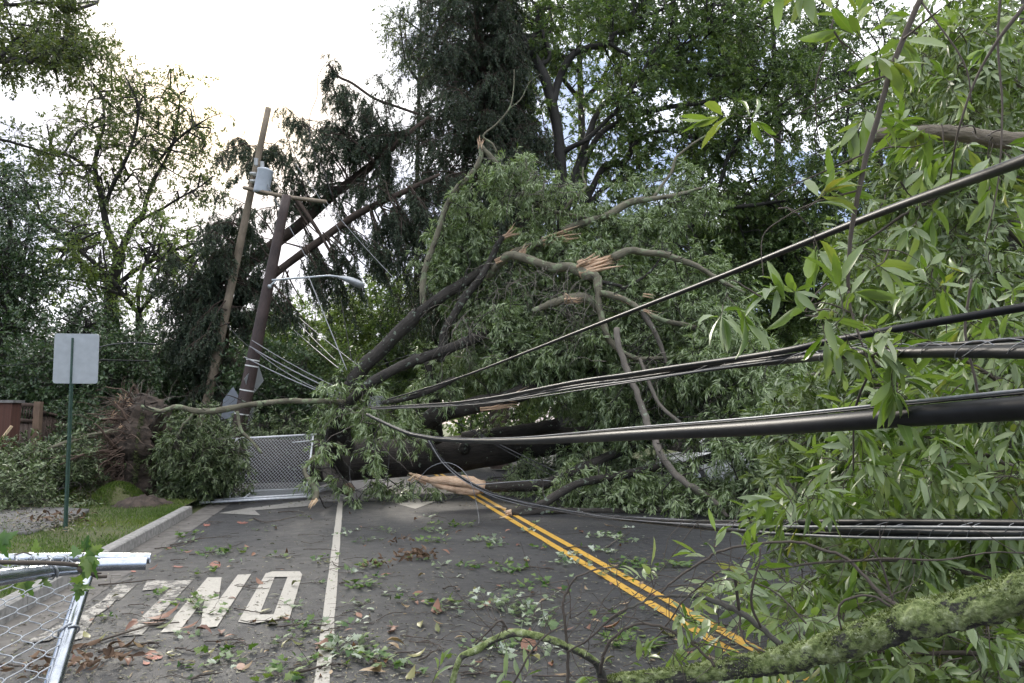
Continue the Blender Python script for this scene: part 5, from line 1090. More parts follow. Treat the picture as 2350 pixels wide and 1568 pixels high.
# far wood closing the road end
mbF = MB(); mbK = MB()
for k in range(120):
    x = RNG.uniform(-400, 2900); d = RNG.uniform(55, 75); yt = RNG.uniform(760, 860) if x < 1000 else RNG.uniform(560, 800)
    tubes(mbK, [P(x, 1030, d) * [1, 1, 0], P(x, yt + 40, d)], np.array([[.3, .1]]), 5)
    n = 900; q = RNG.normal(0, .5, (n, 3)); c = np.array([P(x + a * 70, yt + 60 + (1 - b) * 110, d + g_ * 3) for a, b, g_ in q])
    leaves(mbF, c, RNG.normal(0, 1, (n, 3)), RNG.normal(0, 1, (n, 3)), .6, .35, 'quad', np.clip(RNG.uniform(0, 1, n) * .7 + RNG.uniform(0, .3), 0, 1))
o = mbF.build('distant_wood', M['bg_oak']); tag(o, kind='stuff', label='distant wood closing the view down the road', cat='wood')
o2 = mbK.build('trunks', M['bg_bark'], o)

# ================================================================ near foliage on the right
S_N1 = dict(len=.075, m=7, L=.088, asp=.235, spread=.75, tr=.0012, ldroop=-.25, kind='near', grav=-.1, tip=.55, upw=.9)
S_N2 = dict(len=.13, m=8, L=.088, asp=.24, spread=.8, tr=.0014, ldroop=-.3, kind='mid', grav=-.12, tip=.6, upw=.8)
def near_branch(name, label, stems, S, n1, L1, n2, L2, ns, mat_, m='twig', r1=.0035, r2=.0018, tmin=.1, parent_kind='branch', stem_name='stem', blobs=None, bk=None, sides=8, wig=.15):
    d0 = stems[0][0][2]; p0 = P(*stems[0][0][:3]); t = thing(name, p0, label, parent_kind); LL = []; mb = MB()
    for st_ in stems:
        p, r = limb(mb, st_, sides, .05, wig=wig); LL.append((p, r))
    mb.build(stem_name, M[m], t); mbW, mbT, mbL = MB(), MB(), MB()
    if n1: twigs_on(mbW, mbT, mbL, LL, n1, L1, n2, L2, ns, S, tmin, r1, r2, seg=5)
    if blobs: clumps(blobs, mbW, mbT, mbL, S, **(bk or {}))
    if mbW.n: mbW.build('branchlets', M['twig'], t)
    if mbT.n: mbT.build('twigs', M['twig'], t)
    if mbL.n: mbL.build('foliage', M[mat_], t)
    print(name, mbL.n); return t
BK1 = dict(L=.10, n1=16, n2=1, ns=2, L1=.06, L2=.04, r1=.0016, r2=.0011, rlimb=.0024, down=-.1)
BK2 = dict(L=.18, n1=12, n2=2, ns=2, L1=.10, L2=.07, r1=.002, r2=.0013, rlimb=.004, down=-.15)
BK3 = dict(L=.30, n1=9, n2=3, ns=2, L1=.16, L2=.10, r1=.003, r2=.002, rlimb=.006, down=-.2)
# leafless main stem hanging in front, top right
near_branch('hanging_branch', 'long dark stem hanging down across the black cables with pointed leaves at the upper right',
  [[(2150, -60, 1.55, 7), (2111, 0, 1.55, 7), (2072, 90, 1.56, 7), (2041, 172, 1.57, 7), (2018, 258, 1.58, 6.5), (1990, 351, 1.6, 6.5), (1971, 437, 1.62, 6), (1955, 519, 1.64, 5.5), (1947, 609, 1.66, 4.5), (1947, 668, 1.68, 4)],
   [(1947, 668, 1.68, 3), (1955, 720, 1.68, 2.5), (1975, 780, 1.66, 2.5), (1995, 840, 1.66, 2)], [(2041, 172, 1.57, 3), (1960, 200, 1.6, 2), (1880, 235, 1.62, 1.8), (1820, 270, 1.65, 1.2), (1780, 312, 1.67, 1)],
   [(1990, 351, 1.6, 2.5), (1900, 390, 1.65, 2), (1820, 425, 1.7, 1.6), (1780, 450, 1.75, 1.2)], [(1971, 437, 1.62, 2.5), (1870, 465, 1.66, 2), (1800, 500, 1.7, 1.6), (1750, 545, 1.72, 1.2), (1752, 640, 1.7, 1)],
   [(2072, 90, 1.56, 3), (2110, 60, 1.5, 2.5), (2160, 20, 1.45, 2)], [(2111, 0, 1.55, 2.5), (2210, 140, 1.5, 2), (2230, 240, 1.5, 1.5)]],
  S_N1, 0, .12, 1, .08, 1, 'near_leaf', blobs=[(1745, 5, 15, 8, 1.5, .05, 1), (1752, 680, 8, 22, 1.62, .04, 1), (1860, 715, 30, 18, 1.65, .08, 2), (1925, 60, 15, 25, 1.55, .05, 1), (1990, 150, 25, 30, 1.65, .08, 1), (1905, 262, 20, 15, 1.7, .05, 1), (1795, 325, 8, 6, 1.7, .03, 1), (2000, 345, 20, 20, 1.75, .06, 1), (1785, 480, 8, 8, 1.7, .03, 1), (2020, 570, 35, 30, 1.8, .1, 2), (1910, 655, 20, 14, 1.7, .06, 1), (1975, 730, 26, 18, 1.65, .06, 2), (2005, 830, 15, 25, 1.6, .04, 2), (2070, 430, 25, 25, 1.9, .06, 1)], bk=BK1)
near_branch('hanging_twig', 'thin bare twig hanging from the top edge left of the dark stem', [[(1935, -40, 1.6, 2), (1924, 0, 1.6, 2), (1897, 109, 1.6, 1.8), (1873, 187, 1.62, 1.8), (1873, 273, 1.65, 1.5), (1880, 330, 1.68, 1)]], S_N1, 0, .1, 1, .1, 1, 'near_leaf', parent_kind='twig')
near_branch('leafy_branch', 'leafy oak branch hanging in the top right corner close to the camera',
  [[(2420, -60, 1.7, 6), (2330, 40, 1.7, 5), (2250, 160, 1.75, 3), (2200, 300, 1.8, 2.5), (2180, 420, 1.9, 2)], [(2300, -60, 1.8, 4), (2290, 100, 1.8, 3), (2300, 250, 1.8, 2.5), (2290, 420, 1.8, 2), (2260, 560, 1.8, 1.5)]],
  S_N1, 0, .14, 1, .08, 2, 'near_leaf', blobs=[(2280, 100, 60, 80, 2.6, .3, 3), (2200, 150, 50, 30, 2.5, .2, 1), (2240, 430, 60, 30, 2.5, .2, 2), (2250, 300, 60, 25, 1.9, .06, 3), (2160, 290, 15, 8, 1.9, .04, 1), (2290, 540, 50, 50, 2.6, .2, 2), (2120, 70, 40, 30, 2.5, .2, 1)], bk=BK1, sides=6)
near_branch('leafy_branch', 'dense leafy branches filling the upper right above the upper black cable',
  [[(2500, 700, 4.6, 11), (2350, 560, 4.5, 8), (2200, 430, 4.4, 5), (2050, 330, 4.4, 3)], [(2500, 300, 4.6, 10), (2350, 200, 4.5, 7), (2200, 120, 4.4, 5), (2060, 60, 4.4, 3)], [(2480, 500, 4.6, 8), (2300, 400, 4.5, 6), (2100, 480, 4.4, 4), (1980, 560, 4.4, 2)]],
  S_N2, 0, .3, 2, .2, 2, 'mid_leaf', blobs=[(2200, 110, 150, 120, 4.5, .7, 56), (2130, 440, 170, 110, 4.8, .7, 64), (2270, 300, 100, 150, 4.5, .7, 40), (2200, 610, 160, 80, 4.5, .7, 44), (2000, 600, 80, 60, 4.6, .4, 16), (2070, 240, 50, 90, 4.9, .5, 12)], bk=BK2)
near_branch('leafy_branch', 'leafy branches in the middle right between the black cables',
  [[(2480, 1000, 3.0, 10), (2330, 900, 2.9, 7), (2200, 820, 2.8, 4), (2080, 760, 2.7, 2)], [(2480, 1150, 3.0, 10), (2300, 1060, 2.9, 6), (2120, 1000, 2.8, 4), (1960, 960, 2.7, 2)], [(2230, 640, 2.3, 3), (2215, 760, 2.3, 3), (2240, 880, 2.3, 3), (2250, 960, 2.3, 2)], [(2010, 830, 2.0, 2), (1975, 900, 2.1, 3), (1960, 960, 2.2, 2.5), (1958, 1080, 2.3, 2)]],
  dict(S_N2, L=.094), 0, .2, 1, .1, 2, 'near_leaf', blobs=[(2250, 730, 90, 40, 3.0, .3, 10), (2080, 890, 110, 30, 2.9, .3, 12), (2260, 900, 90, 50, 2.7, .3, 12), (1960, 925, 50, 30, 2.6, .2, 5), (2150, 1090, 170, 45, 2.7, .3, 24), (2290, 1120, 70, 60, 2.6, .3, 12), (1980, 1110, 90, 60, 3.0, .3, 14), (1880, 1090, 40, 50, 2.7, .2, 4), (1790, 1115, 26, 30, 2.5, .1, 3), (2140, 1175, 160, 30, 2.9, .3, 14), (1830, 1175, 50, 25, 2.8, .2, 4)], bk=BK1)
near_branch('leafy_branch', 'leafy branches sprawling over the road below the lowest cable bundle',
  [[(2480, 1420, 2.6, 9), (2300, 1340, 2.6, 6), (2100, 1290, 2.6, 4), (1900, 1290, 2.6, 3), (1760, 1310, 2.6, 2)], [(2480, 1560, 2.4, 9), (2250, 1500, 2.4, 6), (2050, 1500, 2.5, 4), (1850, 1460, 2.5, 3), (1700, 1440, 2.5, 2)], [(1990, 1240, 2.0, 2), (2025, 1300, 2.0, 2.5), (2050, 1380, 2.0, 2.5), (2075, 1400, 2.0, 2)]],
  dict(S_N2, L=.094), 0, .2, 1, .1, 2, 'near_leaf', blobs=[(2150, 1300, 200, 50, 2.8, .3, 28), (2290, 1330, 70, 50, 2.6, .3, 9), (1920, 1330, 130, 45, 2.8, .3, 16), (1790, 1340, 60, 35, 2.6, .2, 4), (1570, 1345, 20, 10, 2.4, .05, 1), (1920, 1430, 130, 45, 2.6, .3, 14), (1750, 1430, 60, 35, 2.5, .2, 4), (1620, 1480, 30, 30, 2.3, .1, 1), (2250, 1480, 130, 70, 2.3, .25, 20), (2050, 1535, 120, 30, 2.3, .2, 9), (1790, 1500, 70, 25, 2.3, .2, 4),  (2130, 1420, 140, 50, 3.0, .3, 14)], bk=BK1)
# farther, finer leaf mass behind: torn crown lying to the right of the road
CR = [(1880, 1000, 90, 130, 6.4, .7, 26), (2060, 1000, 160, 170, 5.8, .8, 50), (2260, 950, 130, 190, 5.2, .8, 40), (2010, 800, 130, 110, 6.6, .8, 34), (2200, 760, 160, 110, 5.8, .8, 38), (1920, 1190, 110, 50, 6.0, .6, 18), (2080, 1240, 180, 70, 5.2, .6, 30), (2280, 1240, 110, 80, 4.6, .5, 18), (2140, 480, 150, 160, 6.8, .8, 44), (2270, 250, 120, 220, 6.4, .8, 44), (2120, 180, 60, 140, 7.2, .6, 14), (2000, 630, 80, 80, 7.0, .7, 18), (2150, 1400, 200, 50, 4.4, .4, 20), (1900, 1290, 100, 30, 5.0, .3, 8)]
near_branch('torn_crown', 'mass of finer leaves of a torn oak crown heaped behind the cables',
  [[(2600, 1250, 6, 22), (2400, 1000, 6, 16), (2200, 900, 6, 10), (2000, 850, 6, 6), (1850, 860, 6, 3)], [(2600, 900, 6.5, 20), (2400, 600, 6.5, 14), (2250, 420, 6.6, 9), (2120, 300, 6.8, 5)], [(2500, 1300, 5.5, 14), (2300, 1200, 5.5, 9), (2080, 1150, 5.6, 6), (1880, 1180, 5.8, 3)]],
  dict(S_N2, kind='quad', m=12, L=.10, asp=.24, upw=.6), 0, .3, 2, .2, 2, 'mid_leaf', m='grey_bark', blobs=CR, bk=BK3)
dL = 2.1
bl = thing('broken_limb', P(2200, 310, dL), 'thick broken oak limb reaching in from the right edge above the cables', 'limb')
mb = MB(); limb(mb, [(1978, 316, dL, 10), (2000, 313, dL, 15), (2057, 305, dL, 16), (2110, 306, dL, 17), (2174, 306, dL, 17), (2252, 316, dL, 18), (2350, 328, dL, 22), (2460, 345, dL, 24)], 26, .10, n=10, wig=.06); mb.build('limb', M['tan_bark'], bl)
mb = MB(); limb(mb, [(2056, 306, dL, 9), (2064, 285, dL, 7), (2068, 262, dL, 6), (2062, 240, dL, 4)], 8, .08); mb.build('side_branch', M['tan_bark'], bl)
t = thing('edge_tree', G(2345, 1290), 'dark tree trunk at the right edge behind the cables', 'tree'); mb = MB(); tubes(mb, pix([(2345, 1300, 7, 32), (2340, 900, 7, 28), (2335, 500, 7.2, 24), (2345, 200, 7.4, 18), (2360, -60, 7.6, 12)])[0], np.linspace(.13, .05, 21)[None], 12, rough=.05); mb.build('trunk', M['bg_bark'], t)

# ---- mossy branch close to the camera
MBR = thing('mossy_branch', P(2200, 1410, 1.3), 'thick moss covered branch crossing the lower right corner', 'branch')
mb = MB(); p, r = pix([(1340, 1600, 1.85, 12), (1400, 1572, 1.8, 17), (1471, 1561, 1.75, 19), (1627, 1543, 1.68, 22), (1783, 1518, 1.58, 29), (1860, 1500, 1.52, 30), (1940, 1476, 1.47, 35), (2057, 1436, 1.4, 38), (2120, 1418, 1.36, 43), (2213, 1400, 1.32, 42), (2350, 1358, 1.24, 44), (2520, 1290, 1.16, 48)], n=34)
r = r * .9; tubes(mb, p, r[None] * (1 + .05 * np.sin(np.arange(len(r)) * .28))[None], 84)
V = mb.v[0]; cc = np.repeat(p, 84, axis=0); nn = unit(V - cc); s3 = lambda a, b, c, k: np.sin(V[:, 0] * a * k + b) * np.sin(V[:, 1] * c * k + V[:, 2] * a * k * .8) 
dsp = .0026 * s3(60, 1, 75, 1) + .0020 * s3(140, 2, 170, 1) + .0016 * s3(290, 3, 330, 1) + RNG.normal(0, .0007, len(V)); mb.v[0] = V + nn * dsp[:, None]
mb.build('bark', M['moss'], MBR)
n = 26000; t_ = RNG.random((1, n)); a, tg = along(p[None], t_); a, tg = a[0], tg[0]; ri = np.interp(t_[0] * (len(r) - 1), np.arange(len(r)), r)
rad = unit(np.cross(tg, unit(RNG.normal(0, 1, (n, 3))))); patch = np.sin(a[:, 0] * 37 + 2) + np.sin(a[:, 0] * 61 + a[:, 2] * 45) + np.sin(rad[:, 1] * 5 + a[:, 0] * 25) * .8
keep = (rad[:, 2] * 1.3 + patch * .55 + RNG.normal(0, .35, n)) > .45; mb = MB()
leaves(mb, (a + rad * ri[:, None] * .97)[keep], (rad + RNG.normal(0, .75, (n, 3)))[keep], RNG.normal(0, 1, (keep.sum(), 3)), RNG.uniform(.003, .009, keep.sum()), RNG.uniform(.002, .0035, keep.sum()), 'quad', RNG.random(keep.sum()))
M['moss_tuft'] = leaf_mat('moss_tufts', [(.06, .08, .022), (.11, .14, .045), (.19, .225, .10), (.33, .36, .24)], rough=.9, trans=.15, spec=.1)
mb.build('moss', M['moss_tuft'], MBR)
MT = [
 [(1036, 1575, 1.72, 7), (1047, 1534, 1.72, 6.5), (1060, 1507, 1.72, 7), (1092, 1493, 1.72, 8), (1132, 1469, 1.72, 7.5), (1175, 1453, 1.72, 9), (1213, 1456, 1.72, 8.5), (1266, 1469, 1.73, 8), (1299, 1483, 1.74, 8), (1347, 1506, 1.76, 8), (1374, 1530, 1.78, 9), (1385, 1575, 1.8, 12)]]
mb = MB(); pA, rA = pix(MT[0], n=8); tubes(mb, pA, rA[None], 18, rough=.06); mb.build('side_branch', M['moss'], MBR)
tw = [[(1790, 1480, 1.6, 7), (1745, 1440, 1.62, 6.5), (1699, 1405, 1.64, 7), (1658, 1386, 1.66, 6.5), (1605, 1370, 1.68, 4.5), (1538, 1367, 1.7, 3), (1484, 1375, 1.7, 2.6), (1431, 1402, 1.7, 2.2), (1377, 1440, 1.7, 1.8), (1340, 1475, 1.7, 1.2)],
 [(1696, 1400, 1.64, 4), (1692, 1360, 1.62, 3.6), (1685, 1322, 1.6, 3.3), (1678, 1310, 1.6, 3), (1666, 1306, 1.6, 2.6), (1632, 1322, 1.62, 2.3), (1600, 1350, 1.65, 2), (1565, 1383, 1.67, 2), (1522, 1445, 1.7, 1.8), (1480, 1480, 1.7, 1.4), (1440, 1505, 1.7, 1)],
 [(1642, 1530, 1.65, 3), (1610, 1496, 1.66, 3), (1578, 1469, 1.67, 3.2), (1524, 1440, 1.68, 3), (1479, 1431, 1.69, 3), (1440, 1440, 1.7, 3), (1404, 1469, 1.71, 3.2), (1388, 1500, 1.72, 3.5), (1380, 1545, 1.75, 4.5)],
 [(1516, 1362, 1.7, 2), (1550, 1330, 1.68, 2.2), (1591, 1303, 1.66, 2.6), (1622, 1285, 1.64, 2.6), (1658, 1265, 1.62, 2.6), (1725, 1252, 1.6, 2.8), (1833, 1249, 1.58, 3), (1881, 1264, 1.56, 3.4), (1940, 1284, 1.54, 3.6), (1985, 1330, 1.5, 4), (2018, 1366, 1.47, 4.6), (2065, 1400, 1.42, 5.5)],
 [(1304, 1575, 1.74, 4), (1303, 1520, 1.74, 3.6), (1301, 1469, 1.74, 3.3), (1296, 1420, 1.74, 3), (1293, 1388, 1.74, 3), (1297, 1368, 1.74, 2.8), (1304, 1356, 1.74, 2.6), (1314, 1335, 1.73, 2.4), (1330, 1320, 1.72, 2.2), (1373, 1306, 1.7, 1.8), (1420, 1300, 1.7, 1.4)],
 [(1308, 1420, 1.74, 1.2), (1309, 1380, 1.74, 1.2), (1303, 1330, 1.74, 1)], [(1160, 1600, 1.7, 2.4), (1218, 1500, 1.7, 2.2), (1250, 1462, 1.7, 2), (1290, 1437, 1.7, 1.4)],
 [(1300, 1497, 1.72, 2), (1350, 1468, 1.7, 2.2), (1400, 1420, 1.7, 2), (1440, 1395, 1.7, 1.8)], [(1092, 1480, 1.72, 2), (1120, 1450, 1.72, 2), (1150, 1424, 1.72, 2.2), (1168, 1455, 1.72, 2)], [(1150, 1424, 1.72, 1.5), (1158, 1436, 1.72, 1.5)],
 [(1745, 1440, 1.6, 3), (1725, 1390, 1.58, 3), (1728, 1340, 1.56, 3), (1740, 1300, 1.55, 2), (1745, 1255, 1.55, 1.6)], [(2065, 1400, 1.42, 3), (2040, 1390, 1.4, 3), (2000, 1368, 1.42, 2.5), (1945, 1375, 1.44, 2.5), (1925, 1400, 1.45, 2.5), (1932, 1450, 1.46, 2)],
 [(1940, 1290, 1.53, 2), (2040, 1282, 1.5, 2), (2160, 1286, 1.48, 2), (2260, 1270, 1.46, 1.8), (2350, 1268, 1.45, 1.6)], [(1699, 1405, 1.64, 2), (1700, 1450, 1.62, 2), (1720, 1480, 1.6, 2), (1770, 1500, 1.58, 2)],
 [(1480, 1376, 1.7, 1.2), (1520, 1350, 1.7, 1.2), (1600, 1340, 1.68, 1.2), (1700, 1330, 1.66, 1.4), (1780, 1360, 1.64, 2), (1850, 1430, 1.58, 2)], [(1404, 1469, 1.71, 1.2), (1450, 1470, 1.7, 1.2), (1520, 1480, 1.7, 1.2), (1600, 1475, 1.68, 1.4), (1700, 1500, 1.62, 1.6)],
 [(1340, 1440, 1.7, 1), (1420, 1390, 1.7, 1), (1500, 1330, 1.7, 1), (1560, 1250, 1.68, 1), (1600, 1200, 1.66, .8)]]
for w in tw:
    mb = MB(); limb(mb, w, 8, .06, wig=.5); mb.build('twig', M['twig'] if w[0][3] < 6 else M['moss_bark'], MBR)
mb = MB(); n = 90; idx = RNG.integers(0, len(tw), n); P0 = []
for i in idx:
    q, _ = pix(tw[i]); P0.append(q[RNG.integers(0, len(q))])
g = grow(np.array(P0), RNG.normal(0, 1, (n, 3)) * [1, .4, 1], RNG.uniform(.04, .22, n), 7, .25, -.02); tubes(mb, g, np.linspace(1, .4, 8)[None] * .0011, 5); mb.build('fine_twigs', M['twig'], MBR)
mbT, mbL = MB(), MB()
B = np.array([P(*q) for q in [(1385, 1560, 1.75), (1478, 1545, 1.72), (1500, 1540, 1.7), (1560, 1395, 1.66), (1540, 1400, 1.68), (1640, 1290, 1.6), (1655, 1300, 1.6), (1500, 1350, 1.68), (1515, 1345, 1.68), (1600, 1440, 1.66), (1620, 1500, 1.64), (1560, 1510, 1.68), (1700, 1290, 1.58), (1760, 1330, 1.58), (950, 1590, 1.7), (980, 1590, 1.7), (1100, 1590, 1.7), (1180, 1585, 1.7), (1430, 1530, 1.72)]]); sprays(mbT, mbL, B, RNG.normal(0, .6, B.shape) + [0, 0, .5], dict(S_N1, len=.07, m=5, L=.055, ldroop=.0))
mbL.build('foliage', M['near_leaf'], MBR); mbT.build('twigs', M['twig'], MBR)

# ================================================================ the big cables in front
def cable(mb, pts, R, sides=12, n=6, cap=True):
    """rows (x, y, thickness radius in picture px): the depth follows from the real radius R"""
    q = cat([[x, y, math.log(R * F_ / r)] for x, y, r in pts], n); p = np.array([P(a, b, math.exp(c)) for a, b, c in q]); k = len(p)
    tubes(mb, p, R, sides, .5, cap); return p
t1 = MB(); pc1 = cable(t1, [(2480, 310, 17.5), (2350, 368, 15), (2041, 480.5, 9.6), (1823, 567, 7.4), (1652, 636, 6.0), (1359, 750, 4.2), (1086, 856, 2.5), (960, 897, 2.0), (890, 917, 1.8)], .011, 14); o = t1.build('power_cable', M['cable'])
tag(o, 'single black cable slanting up to the right, highest of the cables', 'cable')
t = thing('cable_bundle', pc1[0] * [1, 1, 0] + P(2350, 809, 1.2) * [0, 0, 1], 'bundle of black cables wrapped with thin wire, second from the top', 'cable bundle')
strands = [([(2480, 682, 11.5), (2350, 705, 10.5), (2174, 735, 9.6), (2018, 762, 8.8), (1901, 784, 8), (1823, 801, 7.5), (1705, 821, 6.6), (1549, 843, 5.6), (1432, 861, 4.9), (1320, 877, 4.3), (1125, 914, 3.0), (969, 931, 2.1), (852, 936, 1.7)], .0095, 'cable'),
 ([(2480, 808, 18.5), (2350, 808, 16.5), (2200, 807, 14.5), (2096, 809, 13), (1990, 811, 11.5), (1901, 817, 10.3), (1823, 825, 9), (1705, 836, 7.8), (1549, 856, 6.6), (1432, 872, 5.6), (1320, 887, 4.8), (1125, 919, 3.2), (969, 934, 2.3), (852, 937.5, 1.9)], .0115, 'cable'),
 ([(2480, 765, 6.5), (2350, 777, 6), (2240, 786, 5.5), (2135, 793, 5), (2000, 797, 4.6), (1901, 806, 4.2), (1823, 814, 3.9), (1705, 829, 3.4), (1549, 849, 2.9), (1432, 866, 2.5), (1320, 881, 2.2), (1125, 916, 1.5), (852, 936, 1)], .005, 'cable'),
 ([(2480, 782, 6), (2350, 790, 5.5), (2240, 793, 5), (2100, 799, 4.6), (1990, 801, 4.3), (1901, 808, 4), (1780, 824, 3.6), (1600, 853, 3.2), (1432, 877, 2.7), (1320, 891, 2.3), (1125, 923, 1.5), (852, 939, 1)], .005, 'cable_grey'),
 ([(2350, 796, 3.6), (2200, 797, 3.2), (2040, 803, 2.8), (1901, 812, 2.5), (1800, 826, 2.3), (1652, 846, 2), (1432, 880, 1.7), (1125, 925, 1), (852, 940, .7)], .003, 'cable_grey')]
core = None
for s_, R, m_ in strands:
    mb = MB(); pp = cable(mb, s_, R); mb.build('cable_strand', M[m_], t); core = pp if R == .0115 else core
def lash(mb, core, R0, turns, r, ph=0, up=.006):
    K = turns * 14; q, tg = along(core[None], (np.linspace(0, 1, K) ** 1.0)[None]); q, tg = q[0], tg[0]; A = unit(np.cross(tg, [0, 0, 1.0])); B = np.cross(A, tg); th = np.linspace(0, 2 * PI * turns, K) + ph + .5 * np.sin(np.arange(K) * .05)
    rr = R0 * (1 + .2 * np.sin(np.arange(K) * .21)); tubes(mb, q + (A * np.cos(th)[:, None] + B * np.sin(th)[:, None]) * rr[:, None] + np.array([0, 0, up]), r, 4)
mb = MB(); lash(mb, core, .0150, 17, .0010, up=.004); lash(mb, core, .0165, 9, .0010, 2, up=.004); mb.build('lashing_wire', M['wire'], t)
t = thing('cable_bundle', P(2350, 938, 1.3), 'thickest smooth black cable with its steel messenger wire above it', 'cable')
big = [(2480, 926, 31), (2350, 936, 28.5), (2100, 955, 24), (1901, 971, 20.5), (1700, 985, 16.5), (1432, 1000, 12), (1320, 1007, 9.5), (1203, 1012.5, 7.6), (1086, 1013, 5.4), (1008, 1009, 4.5), (960, 1001, 4), (930, 993, 3.7), (883, 972, 3.3), (842, 952, 3)]
mb = MB(); bigp = cable(mb, big, .022, 24); mb.build('cable_strand', M['cable'], t)
mb = MB(); mes = [(x, y - r * (1.42 if x > 1250 else 1.2), r * .155) for x, y, r in big]; mp_ = cable(mb, mes, .0034, 8); mb.build('messenger_wire', M['wire'], t)
mb = MB(); gap = [(x, y - r * (1.16 if x > 1250 else 1.05), r * .12) for x, y, r in big]; cable(mb, gap, .0027, 6); mb.build('web', M['cable'], t)  # thin black strand filling the gap between cable and messenger wire
t = thing('cable_bundle', P(2350, 1225, 1.9), 'lowest bundle of black cables and silver strands running down onto the road', 'cable bundle')
low = [(2480, 1219, 0), (2350, 1221, 0), (2100, 1220, 0), (1823, 1215, 0), (1652, 1206, 0), (1549, 1199, 0), (1432, 1190, 0), (1398, 1187, 0), (1320, 1177, 0), (1242, 1163.5, 0), (1180, 1149, 0), (1125, 1132, 0), (1066, 1101, 0), (1027, 1070, 0), (1005, 1045, 0), (984, 1012, 0)]
depth = [1.75, 1.9, 2.3, 3.0, 4.5, 6.2, 8.0, 8.6, 10, 11.5, 12.6, 13.4, 14.2, 14.6, 14.9, 15.2]
lp = cat([P(x, y, d) for (x, y, _), d in zip(low, depth)], 8); tg = unit(np.gradient(lp, axis=0)); A = unit(np.cross(tg, [0, 0, 1.0])); B = np.cross(A, tg); near = np.linspace(1, .0, len(lp)) ** .6
for k, (a_, b_, R, m_) in enumerate(((.0, .016, .010, 'cable'), (.012, -.003, .008, 'cable'), (-.012, -.002, .007, 'cable_grey'), (.0, -.017, .0075, 'cable'), (.02, .006, .004, 'wire'), (-.018, .006, .004, 'wire'), (-.016, -.010, .004, 'wire'), (.010, .006, .0045, 'cable_grey'))):
    ph = k * 1.3; s = np.linspace(0, 1, len(lp)); aa = a_ * (1 + .5 * np.sin(9 * s + ph)) + .02 * np.sin(14 * s + ph) * s; bb = b_ * (1 + .3 * np.sin(7 * s + ph)) + .03 * np.sin(12 * s + ph * 2) * s * (1 - s) * 2
    q = lp + A * aa[:, None] * 1.3 + B * bb[:, None]; q[:, 2] = np.maximum(q[:, 2], .012); mb = MB(); tubes(mb, q, R * (1 + .6 * s)[None], 8); mb.build('cable_strand', M[m_], t)
mb = MB(); lash(mb, lp, .024, 46, .0012, up=.0); lash(mb, lp, .027, 21, .0012, 1, up=.0); mb.build('lashing_wire', M['wire'], t)
ZL = Q9
z8 = lambda x, y: (734.4 + x * .3906, 955.6 + y * .3906)
wire('loop_wire', [(*z8(550, 505), 14.9), (*z8(548, 450), 14.8), (*z8(570, 390), 14.6), (*z8(640, 305), 14.4), (*z8(740, 272), 14.2), (*z8(830, 310), 14), (*z8(890, 400), 13.8), (*z8(920, 520), 13.7), (*z8(934, 600), 13.2), (*z8(936, 655), 12.6), (*z8(1000, 690), 12.0), (*z8(1300, 738), 11.3), (*z8(1500, 768), 11), (*z8(1750, 812), 10.4), (*z8(1900, 862), 10), (*z8(1990, 880), 9.8)], .0065, M['wire'], 'thin pale wire looping up from the arrow and trailing along the asphalt', 'wire', n=8)
wire('loop_wire', [(*Q5(240, 1180), 15.6), (*Q5(190, 1270), 15.4), (*Q5(174, 1370), 15.2), (*Q5(200, 1450), 15), (*Q5(290, 1505), 14.9), (*Q5(370, 1445), 15), (*Q5(402, 1330), 15.2), (*Q5(402, 1200), 15.4), (*Q5(385, 1120), 15.6)], .006, M['cable_grey'], 'thin dark wire hanging in a loop in front of the fallen trunk', 'wire', n=8)
for k, (a_, b_) in enumerate((((1000, 950), (1240, 1113)), ((1008, 945), (1260, 1118)), ((1020, 940), (1310, 1108)))):
    wire('slack_wire', sag(*Q5(*((800, 1070), (830, 1080), (770, 1060))[k]), 16.6, *Q5(*((1490, 1450), (1510, 1420), (1480, 1400))[k]), 15.2, 3), .009, M['cable_grey'], ('lowest', 'middle', 'upper')[k] + ' of three slack wires in front of the fallen trunk', 'wire', 'slack wires in front of the trunk')
wire('slack_wire', [(*Q5(900, 1440), 15.2), (*Q5(1150, 1420), 15.2), (*Q5(1300, 1412), 15.2), (*Q5(1450, 1430), 15.2)], .010, M['wire'], 'grey wire lying along the broken limb on the road', 'wire')
# wire tangle where the cables meet the tree
mb = MB(); c = P(865, 921, 15.0); th = np.linspace(0, 40, 240); tubes(mb, np.array([c + [math.cos(a) * .17 * math.sin(a * .31 + 1), math.sin(a * .7) * .15, math.sin(a * 1.13) * .10] for a in th]), .004, 4); tag(mb.build('wire_tangle', M['wire']), 'tangle of thin silver wire where the cables leave the fallen tree', 'wire')

# ================================================================ litter on the road
def lawn_grass():
    n = 60000; u = KUm - .18 - RNG.random(n) ** 1.3 * 6.5; v = RNG.uniform(5.5, 16.5, n); p = u[:, None] * RU + v[:, None] * RD
    ok = (np.sin(u * 2.1 + v) + np.sin(v * 1.7 - u) + RNG.normal(0, .9, n)) > -1.3; p = p[ok]; u = u[ok]; v = v[ok]; n = len(p)
    p[:, 2] = LZ + .05 * np.sin(u * 1.3 + v * .7) * np.clip((KUm - .17 - u) / 1.5, 0, 1)
    pat = np.clip(.35 + .25 * np.sin(u * 1.1 + v * 1.9) + RNG.normal(0, .22, n), 0, 1)
    mb = MB(); leaves(mb, p, RNG.normal(0, .45, (n, 3)) + [0, 0, 1], RNG.normal(0, 1, (n, 3)), RNG.uniform(.025, .07, n), RNG.uniform(.004, .007, n), 'blade', pat)
    o = mb.build('grass', M['grass']); tag(o, 'short green lawn grass between the kerb and the sidewalk', 'grass', None, 'stuff')
lawn_grass()
